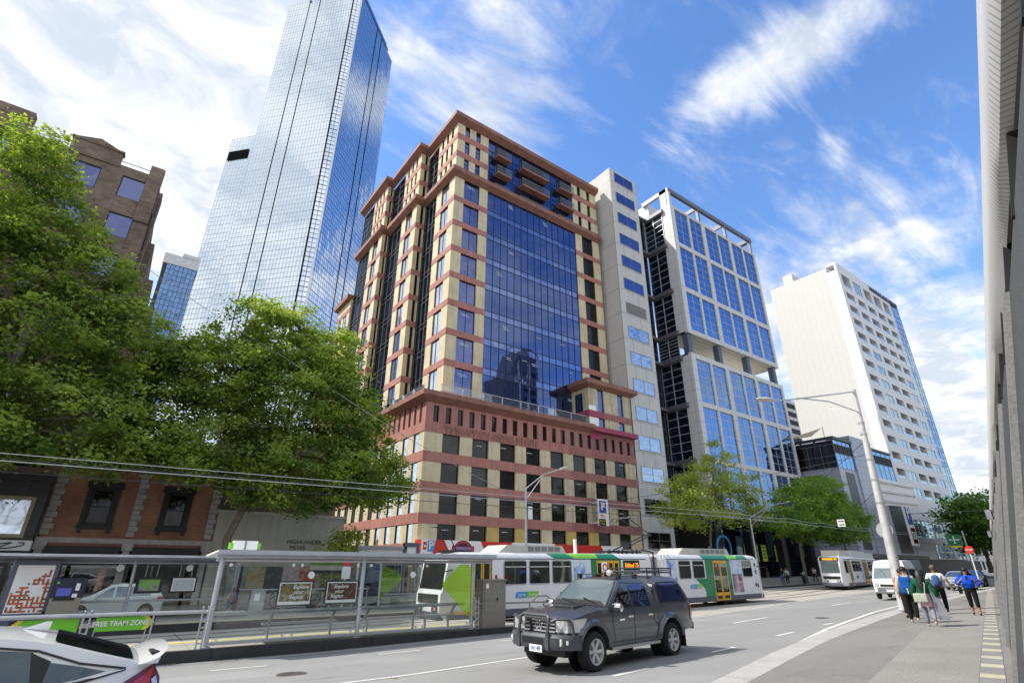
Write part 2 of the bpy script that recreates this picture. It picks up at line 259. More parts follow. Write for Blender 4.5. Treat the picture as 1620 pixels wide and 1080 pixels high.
# ---------------------------------------------------------------- mesh helpers
class MB:
    def __init__(s): s.v = []; s.f = []; s.m = []; s.p = []
    def add(s, vs, fs, m=0):
        s.p.append((len(s.v), len(s.f))); o = len(s.v); s.v += [tuple(p) for p in vs]
        for f in fs: s.f.append([i+o for i in f]); s.m.append(m)
        return s
    def box(s, x0, x1, y0, y1, z0, z1, m=0):
        return s.add([(x, y, z) for z in (z0, z1) for y in (y0, y1) for x in (x0, x1)],
                     [(0, 2, 3, 1), (4, 5, 7, 6), (0, 1, 5, 4), (2, 6, 7, 3), (0, 4, 6, 2), (1, 3, 7, 5)], m)
    def quad(s, a, b, c, d, m=0): return s.add([a, b, c, d], [(0, 1, 2, 3)], m)
    def cyl(s, p, q, r, r2=None, n=8, m=0):
        p = Vector(p); q = Vector(q); r2 = r if r2 is None else r2
        d = (q-p).normalized(); a = d.orthogonal().normalized(); b = d.cross(a)
        vs = [p+(a*math.cos(2*math.pi*i/n)+b*math.sin(2*math.pi*i/n))*r for i in range(n)]+[q+(a*math.cos(2*math.pi*i/n)+b*math.sin(2*math.pi*i/n))*r2 for i in range(n)]
        fs = [(i, (i+1) % n, n+(i+1) % n, n+i) for i in range(n)]+[tuple(range(n))[::-1], tuple(range(n, 2*n))]
        return s.add(vs, fs, m)
    def tube(s, pts, r, n=6, m=0):
        for a, b in zip(pts, pts[1:]): s.cyl(a, b, r, None, n, m)
        return s
    def prism(s, poly, axis, a, b, m=0):
        """poly: 2D points in the plane normal to axis ('x': (y,z), 'y': (x,z), 'z': (x,y))"""
        f = {'x': lambda p, k: (k, p[0], p[1]), 'y': lambda p, k: (p[0], k, p[1]), 'z': lambda p, k: (p[0], p[1], k)}[axis]
        n = len(poly)
        return s.add([f(p, a) for p in poly]+[f(p, b) for p in poly],
                     [(i, (i+1) % n, n+(i+1) % n, n+i) for i in range(n)]+[tuple(range(n))[::-1], tuple(range(n, 2*n))], m)
    def lathe(s, prof, axis='y', c=(0, 0, 0), n=20, m=0):
        vs = []; k = len(prof)
        for i in range(n):
            a = 2*math.pi*i/n
            for r, h in prof:
                p = {'y': (r*math.cos(a), h, r*math.sin(a)), 'z': (r*math.cos(a), r*math.sin(a), h), 'x': (h, r*math.cos(a), r*math.sin(a))}[axis]
                vs.append((p[0]+c[0], p[1]+c[1], p[2]+c[2]))
        return s.add(vs, [(i*k+j, i*k+j+1, ((i+1) % n)*k+j+1, ((i+1) % n)*k+j) for i in range(n) for j in range(k-1)], m)
    def each(s, name, mats, parent=None, per=1, **kw):
        """one object for every PER primitives added"""
        p = s.p[::per]+[(len(s.v), len(s.f))]; out = []
        for (v0, f0), (v1, f1) in zip(p, p[1:]):
            b = MB(); b.v = s.v[v0:v1]; b.f = [[i-v0 for i in f] for f in s.f[f0:f1]]; b.m = s.m[f0:f1]; out.append(b.build(name, mats, parent, **kw))
        return out
    def grouped(s, name, mats, parent, key):
        p = s.p+[(len(s.v), len(s.f))]; gs = {}
        for (v0, f0), (v1, f1) in zip(p, p[1:]):
            b = gs.setdefault(key(s.v[v0:v1]), MB()); o = len(b.v); b.v += s.v[v0:v1]; b.f += [[i-v0+o for i in f] for f in s.f[f0:f1]]; b.m += s.m[f0:f1]
        return [gs[k].build(name, mats, parent) for k in sorted(gs)]
    def build(s, name, mats, parent=None, smooth=False, local=False, fix=True):
        me = bpy.data.meshes.new(name); me.from_pydata(s.v, [], s.f); me.polygons.foreach_set('material_index', s.m)
        if not isinstance(mats, (list, tuple)): mats = [mats]
        for k in mats: me.materials.append(M[k] if isinstance(k, str) else k)
        if fix:
            bm = bmesh.new(); bm.from_mesh(me); bmesh.ops.recalc_face_normals(bm, faces=bm.faces); bm.to_mesh(me); bm.free()
        if smooth:
            me.shade_smooth(); me.set_sharp_from_angle(angle=R(40))
        me.update(); return link(name, me, parent, local)
def link(name, data, parent=None, local=False):
    o = bpy.data.objects.new(name, data); COL.objects.link(o)
    if parent is not None:
        o.parent = parent
        if not local: o.location = -root_loc(parent)
    return o
def root_loc(o):
    l = Vector(o.location)
    while o.parent: o = o.parent; l = l+Vector(o.location)
    return l
def tag(o, label, cat, group=None, kind=None):
    o['label'] = label; o['category'] = cat
    if group: o['group'] = group
    if kind: o['kind'] = kind
    return o
def thing(name, label, cat, loc=(0, 0, 0), rz=0., group=None, ry=0.):
    o = bpy.data.objects.new(name, None); COL.objects.link(o); o.empty_display_size = .3
    o.location = loc; o.rotation_euler = (0, ry, rz)
    return tag(o, label, cat, group)
def struct(o, kind='structure'): o['kind'] = kind; return o
def dup(root, loc, rz, label, group=None):
    r = root.copy(); COL.objects.link(r); r.location = loc; r.rotation_euler = (0, 0, rz); r['label'] = label
    if group: r['group'] = group
    def rec(a, b):
        for ch in list(a.children):
            c = ch.copy(); COL.objects.link(c); c.parent = b; rec(ch, c)
    rec(root, r); return r
def text(s, mat, parent, loc, size=.3, rot=(R(90), 0, 0), name='lettering', local=False, ext=.004, ax='CENTER', sx=1., bold=0., shear=0.):
    cu = bpy.data.curves.new(name, 'FONT'); cu.body = s; cu.size = size; cu.extrude = ext; cu.align_x = ax; cu.align_y = 'CENTER'; cu.offset = bold; cu.shear = shear
    cu.materials.append(M[mat]); t_ = bpy.data.objects.new(name, cu); COL.objects.link(t_); dg = bpy.context.evaluated_depsgraph_get(); me = bpy.data.meshes.new_from_object(t_.evaluated_get(dg)); bpy.data.objects.remove(t_); bpy.data.curves.remove(cu)
    o = bpy.data.objects.new(name, me); COL.objects.link(o); o.rotation_euler = rot; o.scale = (sx, 1, 1)
    if parent is not None:
        o.parent = parent; o.location = Vector(loc)-(Vector((0, 0, 0)) if local else root_loc(parent))
    else: o.location = loc
    return o
# facade helpers: face 'F' looks toward -y at y=pos (a = x), face 'L' looks toward -x at x=pos (a = y)
def fb(mb, face, pos, a0, a1, z0, z1, d0, d1, m=0):
    if face == 'F': mb.box(a0, a1, pos+d0, pos+d1, z0, z1, m)
    else: mb.box(pos+d0, pos+d1, a0, a1, z0, z1, m)
def fq(mb, face, pos, a0, a1, z0, z1, d, m=0, jit=0.):
    j = [rnd.uniform(-jit, jit) for _ in range(4)]
    if face == 'F': mb.quad((a0, pos+d+j[0], z0), (a1, pos+d+j[1], z0), (a1, pos+d+j[2], z1), (a0, pos+d+j[3], z1), m)
    else: mb.quad((pos+d+j[0], a1, z0), (pos+d+j[1], a0, z0), (pos+d+j[2], a0, z1), (pos+d+j[3], a1, z1), m)
def win(parent, face, pos, a0, a1, z0, z1, gm, fm='frame_dk', fr=.06, nx=1, nz=1, rec=.2, name='window', mw=.05, jit=.004, label=None, proud=.05):
    mb = MB(); xs = [a0+(a1-a0)*i/nx for i in range(nx+1)]; zs = [z0+(z1-z0)*i/nz for i in range(nz+1)] if isinstance(nz, int) else [z0+(z1-z0)*k for k in nz]
    for i in range(len(xs)-1):
        for k in range(len(zs)-1): fq(mb, face, pos, xs[i], xs[i+1], zs[k], zs[k+1], rec, 0, jit)
    d0, d1 = rec-proud, rec+.03
    if fr:
        for x in (a0, a1-fr): fb(mb, face, pos, x, x+fr, z0, z1, d0, d1, 1)
        for z in (z0, z1-fr): fb(mb, face, pos, a0+fr, a1-fr, z, z+fr, d0, d1, 1)
    for x in xs[1:-1]: fb(mb, face, pos, x-mw/2, x+mw/2, z0+fr, z1-fr, d0+.004, d1, 1)
    for z in zs[1:-1]: fb(mb, face, pos, a0+fr, a1-fr, z-mw/2, z+mw/2, d0+.008, d1, 1)
    o = mb.build(name, [gm, fm], parent)
    if label: o['label'] = label
    return o

# ================================================================ WORLD, SUN, CAMERA
SUN_EL = R(47); SUN_AZ = math.atan2(-.81, .59)         # toward the sun, clockwise from +Y
sdir = Vector((math.sin(SUN_AZ)*math.cos(SUN_EL), math.cos(SUN_AZ)*math.cos(SUN_EL), math.sin(SUN_EL)))
w = bpy.data.worlds.new('World'); sc.world = w; w.use_nodes = True
nt = w.node_tree; nt.nodes.clear()
out = nt.nodes.new('ShaderNodeOutputWorld'); bg = nt.nodes.new('ShaderNodeBackground'); bg.inputs[1].default_value = .15
sky = nd(nt, 'ShaderNodeTexSky', sky_type='NISHITA', sun_disc=False, sun_elevation=SUN_EL, sun_rotation=SUN_AZ, air_density=1.15, dust_density=.35, ozone_density=2.2)
hsv = nd(nt, 'ShaderNodeHueSaturation', i_Saturation=1.2, i_Value=1.85); hsv.inputs['Hue'].default_value = .508; nt.links.new(sky.outputs[0], hsv.inputs['Color'])
tc = nd(nt, 'ShaderNodeTexCoord'); D = tc.outputs['Generated']
sep = nd(nt, 'ShaderNodeSeparateXYZ'); nt.links.new(D, sep.inputs[0])
# clouds live on a plane overhead: project the direction onto it
zz = math_(nt, 'ADD', math_(nt, 'MAXIMUM', sep.outputs[2], .0), .16)
cb = nd(nt, 'ShaderNodeCombineXYZ'); nt.links.new(math_(nt, 'DIVIDE', sep.outputs[0], zz), cb.inputs[0]); nt.links.new(math_(nt, 'DIVIDE', sep.outputs[1], zz), cb.inputs[1])
def cl_noise(scale, rot, stretch, dist, loc=(0, 0, 0)):
    mp = nd(nt, 'ShaderNodeMapping'); mp.inputs['Rotation'].default_value = (0, 0, R(rot)); mp.inputs['Scale'].default_value = stretch; mp.inputs['Location'].default_value = loc
    nt.links.new(cb.outputs[0], mp.inputs[0])
    n = nd(nt, 'ShaderNodeTexNoise', i_Scale=scale, i_Detail=9., i_Roughness=.6, i_Distortion=dist); nt.links.new(mp.outputs[0], n.inputs['Vector'])
    return n.outputs['Fac']
puff = cl_noise(2.6, 0, (1, 1, 1), .35, (3.1, 1.7, 0)); wisp = cl_noise(3.2, 38, (.6, 1.95, 1), 1.15, (.3, 5.2, 0)); fine = cl_noise(9., 20, (.7, 1.6, 1), .6)
BLOBS = [((-.18, .782, .597), (3.3, .25, .7), (-.16, 3.2, -4.2), .35, 0), ((.008, .848, .531), (3.27, 3.03, -4.89), (-7.89, 3.48, -5.44), .28, 0),
         ((-.001, .674, .739), (5.86, -2.37, 2.17), (3.81, 10.04, -9.15), .2, 0), ((.33, .518, .79), (-.63, 6.89, -4.25), (-11, 2.7, 3.2), .46, 1),
         ((.666, .194, .72), (2.63, -7.68, -.36), (15.5, 2.2, -15.), .52, 1), ((.622, .295, .725), (4.46, -18.59, 3.74), (26.77, -1.45, -22.38), .24, 1),
         ((.849, .219, .481), (2.42, -6.73, -1.2), (5., 3., -10.), .32, 1), ((.945, .221, .241), (1.55, .55, -6.59), (-2.0, 10., -1.7), .38, 0),
         ((.963, .249, .099), (3.24, -12.15, -.93), (.42, 3.86, -13.78), .4, 0), ((.525, .337, .782), (6.82, -14.12, 1.51), (26.93, 4.71, -20.1), .2, 1),
         ((.199, .575, .793), (8.02, 6.19, -6.5), (-13.7, 12.47, -5.59), .22, 1), ((.777, .174, .605), (15.54, 2.38, -20.65), (-16.97, 60., 1.83), .2, 1),
         ((-.8, -.05, .6), (.0, 1.3, .1), (.6, .1, .9), .8, 0), ((.75, .45, .35), (2.2, -3.6, 0.), (1.4, .8, -4.), .22, 0), ((.95, -.25, .3), (.9, 3.4, 0.), (1.4, -.4, -4.8), .3, 0), ((-.6, .2, .2), (1, 2.5, 0), (0, 0, 5.), .3, 0), ((-.5, -.78, .38), (1.2, -.8, 0.), (.3, .4, 1.7), .75, 0), ((.1, -.95, .12), (2., 0, 0), (0, .4, 4.5), .4, 0)]  # includes unseen clouds behind the camera, added to fill the shaded faces
def ss(x, lo, hi):
    m = nd(nt, 'ShaderNodeMapRange', interpolation_type='SMOOTHSTEP'); m.inputs[1].default_value = lo; m.inputs[2].default_value = hi; nt.links.new(x, m.inputs[0]); return m.outputs[0]
tot = {0: None, 1: None}
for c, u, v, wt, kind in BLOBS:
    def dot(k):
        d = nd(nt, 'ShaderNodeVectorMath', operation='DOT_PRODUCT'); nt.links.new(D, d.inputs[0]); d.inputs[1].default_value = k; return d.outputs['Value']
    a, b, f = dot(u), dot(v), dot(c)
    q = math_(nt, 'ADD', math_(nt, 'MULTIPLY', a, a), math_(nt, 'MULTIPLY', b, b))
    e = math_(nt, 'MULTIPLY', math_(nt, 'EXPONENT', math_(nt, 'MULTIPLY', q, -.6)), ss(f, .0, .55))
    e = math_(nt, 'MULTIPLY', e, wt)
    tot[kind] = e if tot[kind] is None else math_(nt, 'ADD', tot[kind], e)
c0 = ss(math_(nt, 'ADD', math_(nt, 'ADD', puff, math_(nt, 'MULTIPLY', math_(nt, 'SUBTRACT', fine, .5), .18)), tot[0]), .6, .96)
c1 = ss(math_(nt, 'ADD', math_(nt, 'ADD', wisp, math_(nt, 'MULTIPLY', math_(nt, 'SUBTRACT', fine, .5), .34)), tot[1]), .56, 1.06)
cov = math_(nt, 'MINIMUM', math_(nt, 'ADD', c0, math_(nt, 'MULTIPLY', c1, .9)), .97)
shade = ss(cl_noise(5.5, 10, (1, 1, 1), .7, (7, 7, 0)), .36, .62)
ccol = mixc(nt, shade, (4.9, 5.4, 6.1, 1), (7.4, 7.5, 7.6, 1))
haze = ss(sep.outputs[2], .0, .42)
base = mixc(nt, haze, (4.6, 5.4, 6.2, 1), hsv.outputs[0])
base = mixc(nt, .75, hsv.outputs[0], base)
fin = mixc(nt, cov, base, ccol)
nt.links.new(fin, bg.inputs[0]); nt.links.new(bg.outputs[0], out.inputs[0])
sl = bpy.data.lights.new('sun', 'SUN'); sl.energy = 5.0; sl.angle = R(.55); sl.color = (1., .95, .87)
so = bpy.data.objects.new('sun', sl); COL.objects.link(so); so.rotation_euler = (-sdir).to_track_quat('-Z', 'Y').to_euler(); so.location = (-60, 40, 80)
cam = bpy.data.cameras.new('camera'); co = bpy.data.objects.new('camera', cam); COL.objects.link(co); sc.camera = co
cam.sensor_width = 36; cam.lens = 36*819.278/1620; cam.clip_end = 3000; cam.clip_start = .05
pit, rol, hd = R(23.4387), R(.3154), R(36.2234)
fw = Vector((math.sin(hd)*math.cos(pit), math.cos(hd)*math.cos(pit), math.sin(pit))); rt = Vector((math.cos(hd), -math.sin(hd), 0)); up = rt.cross(fw)
r2 = rt*math.cos(rol)+up*math.sin(rol); u2 = up*math.cos(rol)-rt*math.sin(rol)
co.matrix_world = Matrix(((r2.x, u2.x, -fw.x, 0), (r2.y, u2.y, -fw.y, 0), (r2.z, u2.z, -fw.z, CZ), (0, 0, 0, 1)))
sc.view_settings.view_transform = 'Standard'; sc.view_settings.look = 'None'; sc.view_settings.exposure = 0; sc.view_settings.gamma = 1
sc.cycles.max_bounces = 7; sc.cycles.transparent_max_bounces = 12; sc.cycles.caustics_reflective = False; sc.cycles.caustics_refractive = False

# ================================================================ GROUND
KIN = [(-70, -2.5), (-30, .8), (-10, 2.6), (0, 4.3), (8.94, 6.46), (13.26, 7.72), (18.66, 9.08), (26.35, 10.62), (31.7, 11.44), (45, 13.3), (60, 15.0), (90, 18.6), (125, 23.), (200, 34.)]
KOUT = [(-70, -3.1), (-30, .2), (-10, 2.0), (0, 3.65), (8.77, 5.85), (12.56, 6.88), (16.63, 7.94), (23.8, 9.4), (28.5, 10.3), (45, 12.7), (60, 14.4), (90, 18.), (125, 22.4), (200, 33.4)]
KFAR = [(-80, 37.2), (34, 37.2), (46, 34.2), (54, 32.2), (66, 32.2), (90, 34.5), (125, 37.2), (200, 46)]
TR = [(-80, 23.0), (38, 23.03), (48, 24.1), (58, 26.0), (75, 28.6), (100, 31.6), (130, 35.), (200, 44)]
BEDN = [(-80, 21.0), (17, 21.0), (17.2, 17.45), (24, 17.6), (37, 20.1), (47, 21.1), (57, 22.4), (80, 26.), (130, 33.4), (200, 42.4)]
def srange(a, b, st): 
    n = max(1, int(round((b-a)/st))); return [a+(b-a)*i/n for i in range(n+1)]
def sheet(name, ss_, f0, f1, off, mat, nt_=1, kind='structure', parent=None, ex=0.):
    mb = MB(); vs = []
    for s in ss_:
        a, b = f0(s), f1(s)
        for i in range(nt_+1):
            t = a+(b-a)*i/nt_; vs.append((s, t, G(s, t)+off))
    k = nt_+1
    mb.add(vs, [(i*k+j, (i+1)*k+j, (i+1)*k+j+1, i*k+j+1) for i in range(len(ss_)-1) for j in range(nt_)])
    o = mb.build(name, mat, parent, smooth=True)
    if kind: o['kind'] = kind
    return o
SS = srange(-70, 0, 5)+srange(0, 70, 1.2)[1:]+srange(70, 200, 5)[1:]
mb = MB(); mb.quad((-900, -700, -2.6), (1500, -700, -2.6), (1500, 1500, -2.6), (-900, 1500, -2.6)); struct(mb.build('ground', 'earth'))
sheet('road', SS, lambda s: interp(KIN, s)-.4, lambda s: interp(KFAR, s)+.3, 0., 'asphalt', 24)
sheet('footpath', SS, lambda s: min(.24*s-9., interp(KOUT, s)-8), lambda s: interp(KOUT, s), .08, 'asphalt2', 8)
sheet('footpath_patch', srange(7.5, 34, 1.), lambda s: .3+.24*s+.3, lambda s: .3+.24*s+1.75-(.9 if s < 9 else 0), .084, 'asphalt3', 2)
# kerb strip with a real drop to the road
mb = MB(); vs = []
for s in SS:
    a, b = interp(KOUT, s), interp(KIN, s)
    vs += [(s, a, G(s, a)+.082), (s, b, G(s, b)+.075), (s, b+.02, G(s, b)-.05)]
mb.add(vs, [(i*3+j, (i+1)*3+j, (i+1)*3+j+1, i*3+j+1) for i in range(len(SS)-1) for j in range(2)]); struct(mb.build('kerb', 'kerb'))
sheet('track_bed', srange(-80, 200, 4), lambda s: interp(BEDN, s), lambda s: interp(TR, s)+5.0, .006, 'conc', 8)
for d in (-.72, .72, 2.6, 4.04):
    sheet('tram_rail', srange(-80, 200, 4), lambda s: interp(TR, s)+d-.1, lambda s: interp(TR, s)+d+.1, .011, 'rust'); sheet('tram_rail', srange(-80, 200, 4), lambda s: interp(TR, s)+d-.035, lambda s: interp(TR, s)+d+.035, .016, 'rail')
sheet('far_footpath', SS, lambda s: interp(KFAR, s), lambda s: 62., .14, 'farpath', 10)
mb = MB()
for a, b in zip(SS, SS[1:]):
    ta, tb = interp(KFAR, a), interp(KFAR, b); mb.quad((a, ta, G(a, ta)-.1), (b, tb, G(b, tb)-.1), (b, tb, G(b, tb)+.142), (a, ta, G(a, ta)+.142))
    mb.quad((a, ta, G(a, ta)+.144), (b, tb, G(b, tb)+.144), (b, tb+.35, G(b, tb)+.144), (a, ta+.35, G(a, ta)+.144))
struct(mb.build('far_kerb', 'bluestone'))
# road markings
def mark(pts, wd, n=1, off=.007):
    mb = MB()
    P = []
    for (a, b), (c, d) in zip(pts, pts[1:]):
        for i in range(n): P.append((a+(c-a)*i/n, b+(d-b)*i/n))
    P.append(pts[-1])
    vs = []
    for i, (s, t) in enumerate(P):
        q = P[min(i+1, len(P)-1)]; p = P[max(i-1, 0)]
        dx, dy = q[0]-p[0], q[1]-p[1]; L = math.hypot(dx, dy); nx, ny = -dy/L*wd/2, dx/L*wd/2
        vs += [(s-nx, t-ny, G(s-nx, t-ny)+off), (s+nx, t+ny, G(s+nx, t+ny)+off)]
    mb.add(vs, [(2*i, 2*i+2, 2*i+3, 2*i+1) for i in range(len(P)-1)]); return struct(mb.build('road_marking', 'line'))
mark([(-40, 18.35), (12.5, 18.3)], .12, 20)
for s in (-5.9, -1.5, 2.87, 7.25, 11.6): mark([(s, 16.4), (s+1.3, 16.33)], .12)
mark([(-30, 11.7), (-6, 11.9), (6.1, 12.07), (12.4, 12.5)], .13, 12)
for a, b, c, d in ((8.86, 8.61, 10.1, 8.75), (13.1, 9.24, 14.4, 9.4), (17.65, 10., 19.08, 10.21), (22.2, 10.68, 23.2, 10.75), (4.5, 7.95, 5.75, 8.1), (0, 7.2, 1.3, 7.4), (-4.4, 6.5, -3.1, 6.7)): mark([(a, b), (c, d)], .14)
for a, b, c, d in ((21.45, 13.93, 25., 14.46), (35.07, 16.19, 38.2, 16.56), (48.5, 18.1, 52, 18.6), (62, 20.2, 65.5, 20.7)): mark([(a, b), (c, d)], .14)
ED = [(13.3, 7.73), (17.2, 8.84), (20.5, 9.8), (23.94, 10.6), (30, 11.95), (36.84, 13.05), (45, 14.2), (60, 16.), (90, 19.6), (125, 24)]
mark(ED, .16, 6)
mark([(17.3, 17.3), (24, 17.45), (37, 19.9), (47, 20.9), (57, 22.2), (80, 25.8)], .12, 6)
# pavers along the foot of the leaning wall
mb = MB()
for i in range(120):
    s0 = 6+i*.42; s1 = s0+.42
    q = [(s, .25+.24*s+o, G(s, .25+.24*s+o)+.088) for s, o in ((s0, .0), (s1, .0), (s1, .34), (s0, .34))]
    mb.add(q, [(0, 1, 2, 3)], 0 if i % 3 == 0 else 1)
struct(mb.build('paver_strip', ['tact', 'tact2']))
for s, t, lab in ((25.5, 12.2, 'round iron manhole cover in the middle lane'), (4.2, 14.2, 'round iron manhole cover near the platform kerb')):
    mb = MB(); z = G(s, t)+.006; mb.lathe([(0, .004), (.3, .004), (.34, 0)], 'z', (s, t, z), 20); tag(mb.build('manhole_cover', 'rail'), lab, 'manhole cover')
mb = MB()
for _ in range(46):
    s = rnd.uniform(-4, 16); t = 18.72-abs(rnd.gauss(0, .45)) if rnd.random() < .7 else rnd.uniform(9, 18); z = G(s, t)+.012; r = rnd.uniform(.03, .07); q = rnd.uniform(0, 6.3)
    mb.add([(s+r*math.cos(q+k*1.57)*(1.4 if k % 2 else .8), t+r*math.sin(q+k*1.57)*(1.4 if k % 2 else .8), z+.012*(k % 2)) for k in range(4)], [(0, 1, 2, 3)])
tag(mb.build('fallen_leaves', pbr('dry_leaf', (.5, .36, .08), .8, var=.3)), 'dry yellow leaves scattered along the platform kerb', 'leaves', kind='stuff')
# near and far tram platforms
PZ = -.55; FPZ = -.66
mb = MB(); poly = [(-40, 18.8), (12.9, 18.8), (17.2, 18.75), (17.2, 21.35), (-40, 21.35)]
mb.prism([(-40, 18.98), (14.5, 18.98), (14.5, 21.3), (-40, 21.3)], 'z', -1.3, PZ); platform = struct(mb.build('tram_platform', 'paving'))
mb = MB(); mb.box(-40, 14.52, 18.8, 18.985, -1.2, PZ+.006); struct(mb.build('platform_kerb', 'bluestone'))
mb = MB(); mb.prism([(14.51, PZ), (17.6, -.72), (17.6, -1.2), (14.51, -1.2)], 'y', 18.9, 21.2); struct(mb.build('platform_ramp', 'paving'))
mb = MB(); mb.box(-40, 14.4, 20.62, 20.98, PZ, PZ+.006); struct(mb.build('warning_strip', 'yellow_strip'))
mb = MB(); mb.box(-40, 20, 28.6, 32.9, -1.3, FPZ); struct(mb.build('far_platform', 'paving'))
mb = MB(); mb.box(-40, 20.02, 28.42, 28.605, -1.3, FPZ+.006); struct(mb.build('far_platform_kerb', 'bluestone'))
mb = MB(); mb.box(-40, 19.9, 28.95, 29.3, FPZ, FPZ+.006); struct(mb.build('warning_strip', 'yellow_strip'))

# ================================================================ RED AND CREAM BANDED BUILDING
def cornice(parent, pts_in, z0, z1, z2, ov, mat='brownred', cap='brownred', name='cornice'):
    """flared cornice: pts_in is the wall line (open polyline, walked with the outside on the right)"""
    n = len(pts_in); out_ = []
    for i, p in enumerate(pts_in):
        def nrm(a, b):
            d = Vector((b[0]-a[0], b[1]-a[1])).normalized(); return Vector((d.y, -d.x))
        if i == 0: o = nrm(p, pts_in[1])
        elif i == n-1: o = nrm(pts_in[-2], p)
        else: o = nrm(pts_in[i-1], p)+nrm(p, pts_in[i+1])
        out_.append((p[0]+o.x*ov, p[1]+o.y*ov))
    mb = MB()
    for i in range(n-1):
        a, b, c, d = pts_in[i], pts_in[i+1], out_[i+1], out_[i]
        zl = z0+(z1-z0)*.72
        mb.quad((a[0], a[1], z0), (b[0], b[1], z0), (c[0], c[1], zl), (d[0], d[1], zl), 0)
        mb.quad((d[0], d[1], zl), (c[0], c[1], zl), (c[0], c[1], z2), (d[0], d[1], z2), 1)
        mb.quad((d[0], d[1], z2), (c[0], c[1], z2), (b[0], b[1], z2+.03), (a[0], a[1], z2+.03), 1)
    for i in (0, n-1):
        a, d = pts_in[i], out_[i]; zl = z0+(z1-z0)*.72
        mb.add([(a[0], a[1], z0), (d[0], d[1], zl), (d[0], d[1], z2), (a[0], a[1], z2)], [(0, 1, 2, 3)], 1)
    return mb.build(name, [mat, cap], parent)

B = thing('office_building', 'tall stepped office block banded in pink red and cream with a blue glass curtain wall', 'building', (23, 46, -.6))
S0, S1 = 23.0, 54.15
mb = MB(); mb.box(S0+.32, S1, 46.32, 88, -2, 16.99); mb.build('podium_core', 'dk', B)
wins = [(25.06+3.56*k, 27.12+3.56*k) for k in range(8)]
cols = []; e = S0
for a, b in wins+[(S1, S1)]:
    cols.append((e, a)); e = b
lw = [(47.1+2.55*k, 48.35+2.55*k) for k in range(17)]
rows = [(12.03, 13.97), (9.12, 11.05), (6.24, 8.18), (3.6, 5.31)]
mbw = MB(); mbx = MB()
for ci, (a, b) in enumerate(cols):
    for ri, (z0, z1) in enumerate(rows):
        mbw.box(a, b, 46.0, 46.35, z0-.02, z1+.02, 2 if (ri == 3 and ci in (2, 3, 5, 6)) else 1 if (ci >= 5 and ri < 3) else 0)
e = 46.0
for a, b in lw+[(90, 90)]:
    for z0, z1 in rows: mbw.box(S0, S0+.35, max(e, 46.36), a, z0-.02, z1+.02, 0)
    e = b
for zi, (z0, z1) in enumerate(((13.97, 14.95), (11.05, 12.03), (8.18, 9.12), (5.31, 6.24), (2.7, 3.6))):
    mbw.box(S0-.06, 42.3, 45.94, 46.36, z0, z1, 3); mbw.box(42.3, S1+.02, 45.94, 46.36, z0, z1, 4); mbw.box(S0-.06, S0+.36, 46.36, 91, z0, z1, 3)
mbw.build('podium_wall', ['cream', 'cream_w', 'creamnew', 'red', 'red_w'], B)
# ground storey columns and openings
mb = MB()
for a, b in cols: mb.box(a+.2, b-.1, 46, 46.5, -2, 2.7)
for k in range(14): mb.box(S0, S0+.5, 46.6+2.55*k, 47.3+2.55*k, -2, 2.7)
mb.each('street_column', 'cream_w', B)
for a, b in wins[:]:
    for z0, z1 in rows: win(B, 'F', 46.0, a, b, z0, z1, 'dkwin2' if rnd.random() < .3 else 'dkwin', fr=.05, nx=1, rec=.24, mw=.03)
for i, (a, b) in enumerate(lw[:11]):
    for z0, z1 in rows: win(B, 'L', S0, a, b, z0, z1, 'white_win', fr=.05, nx=1, rec=.12)
# small slot windows under the big cornice
sm = [(23.85+1.434*k, 24.5+1.434*k) for k in range(21)]
mb = MB(); e = S0
for i, (a, b) in enumerate(sm+[(S1, S1)]): mb.box(e, a, 46, 46.36, 14.95, 17.0, 0 if i < 15 else 1); e = b
for i, (a, b) in enumerate(sm): mb.box(a, b, 46.03, 46.36, 16.75, 17.0); mb.box(a, b, 46.03, 46.36, 14.95, 15.05)
ls = [(46.85+1.275*k, 47.4+1.275*k) for k in range(30)]; e = 46.36
for a, b in ls+[(90, 90)]: mb.box(S0, S0+.36, e, a, 14.95, 17.); e = b
mb.build('slot_window_wall', ['red', 'red_w'], B)
for a, b in sm: win(B, 'F', 46, a, b, 15.05, 16.75, 'dkwin', fr=.03, rec=.22, name='slot_window')
mbs = MB()
for a, b in ls: fq(mbs, 'L', S0, a, b, 15., 16.95, .15)
struct(mbs.build('slot_window', 'white_win', B), 'stuff')
cornice(B, [(S0, 88), (S0, 46), (46.2, 46)], 17.0, 17.75, 18.05, .78)
mb = MB(); mb.box(46.2, S1, 45.3, 46.02, 17.3, 17.9); mb.build('cornice_end', 'magenta', B)
mb = MB(); mb.box(S0+.1, S1, 46.1, 88, 17.7, 17.98); mb.build('terrace_slab', 'red', B)
# raised lettering on the band: two illegible rows of red letters
mb = MB()
for row, z0 in ((0, 14.52), (1, 14.1)):
    x = 25.2+row*.1
    while x < 37.2:
        k = rnd.uniform(.22, .42)
        for q in range(3):
            if rnd.random() < .75: mb.box(x+q*k/3, x+q*k/3+.07, 45.9, 45.942, z0, z0+.34)
        if rnd.random() < .6: mb.box(x, x+k-.05, 45.905, 45.943, z0+rnd.choice((0, .15, .28)), z0+rnd.choice((.06, .21, .34))+.002)
        x += k+.08
mb.box(25.2, 37.4, 45.93, 45.9405, 14.45, 14.5); mb.build('raised_lettering', 'brownred', B)
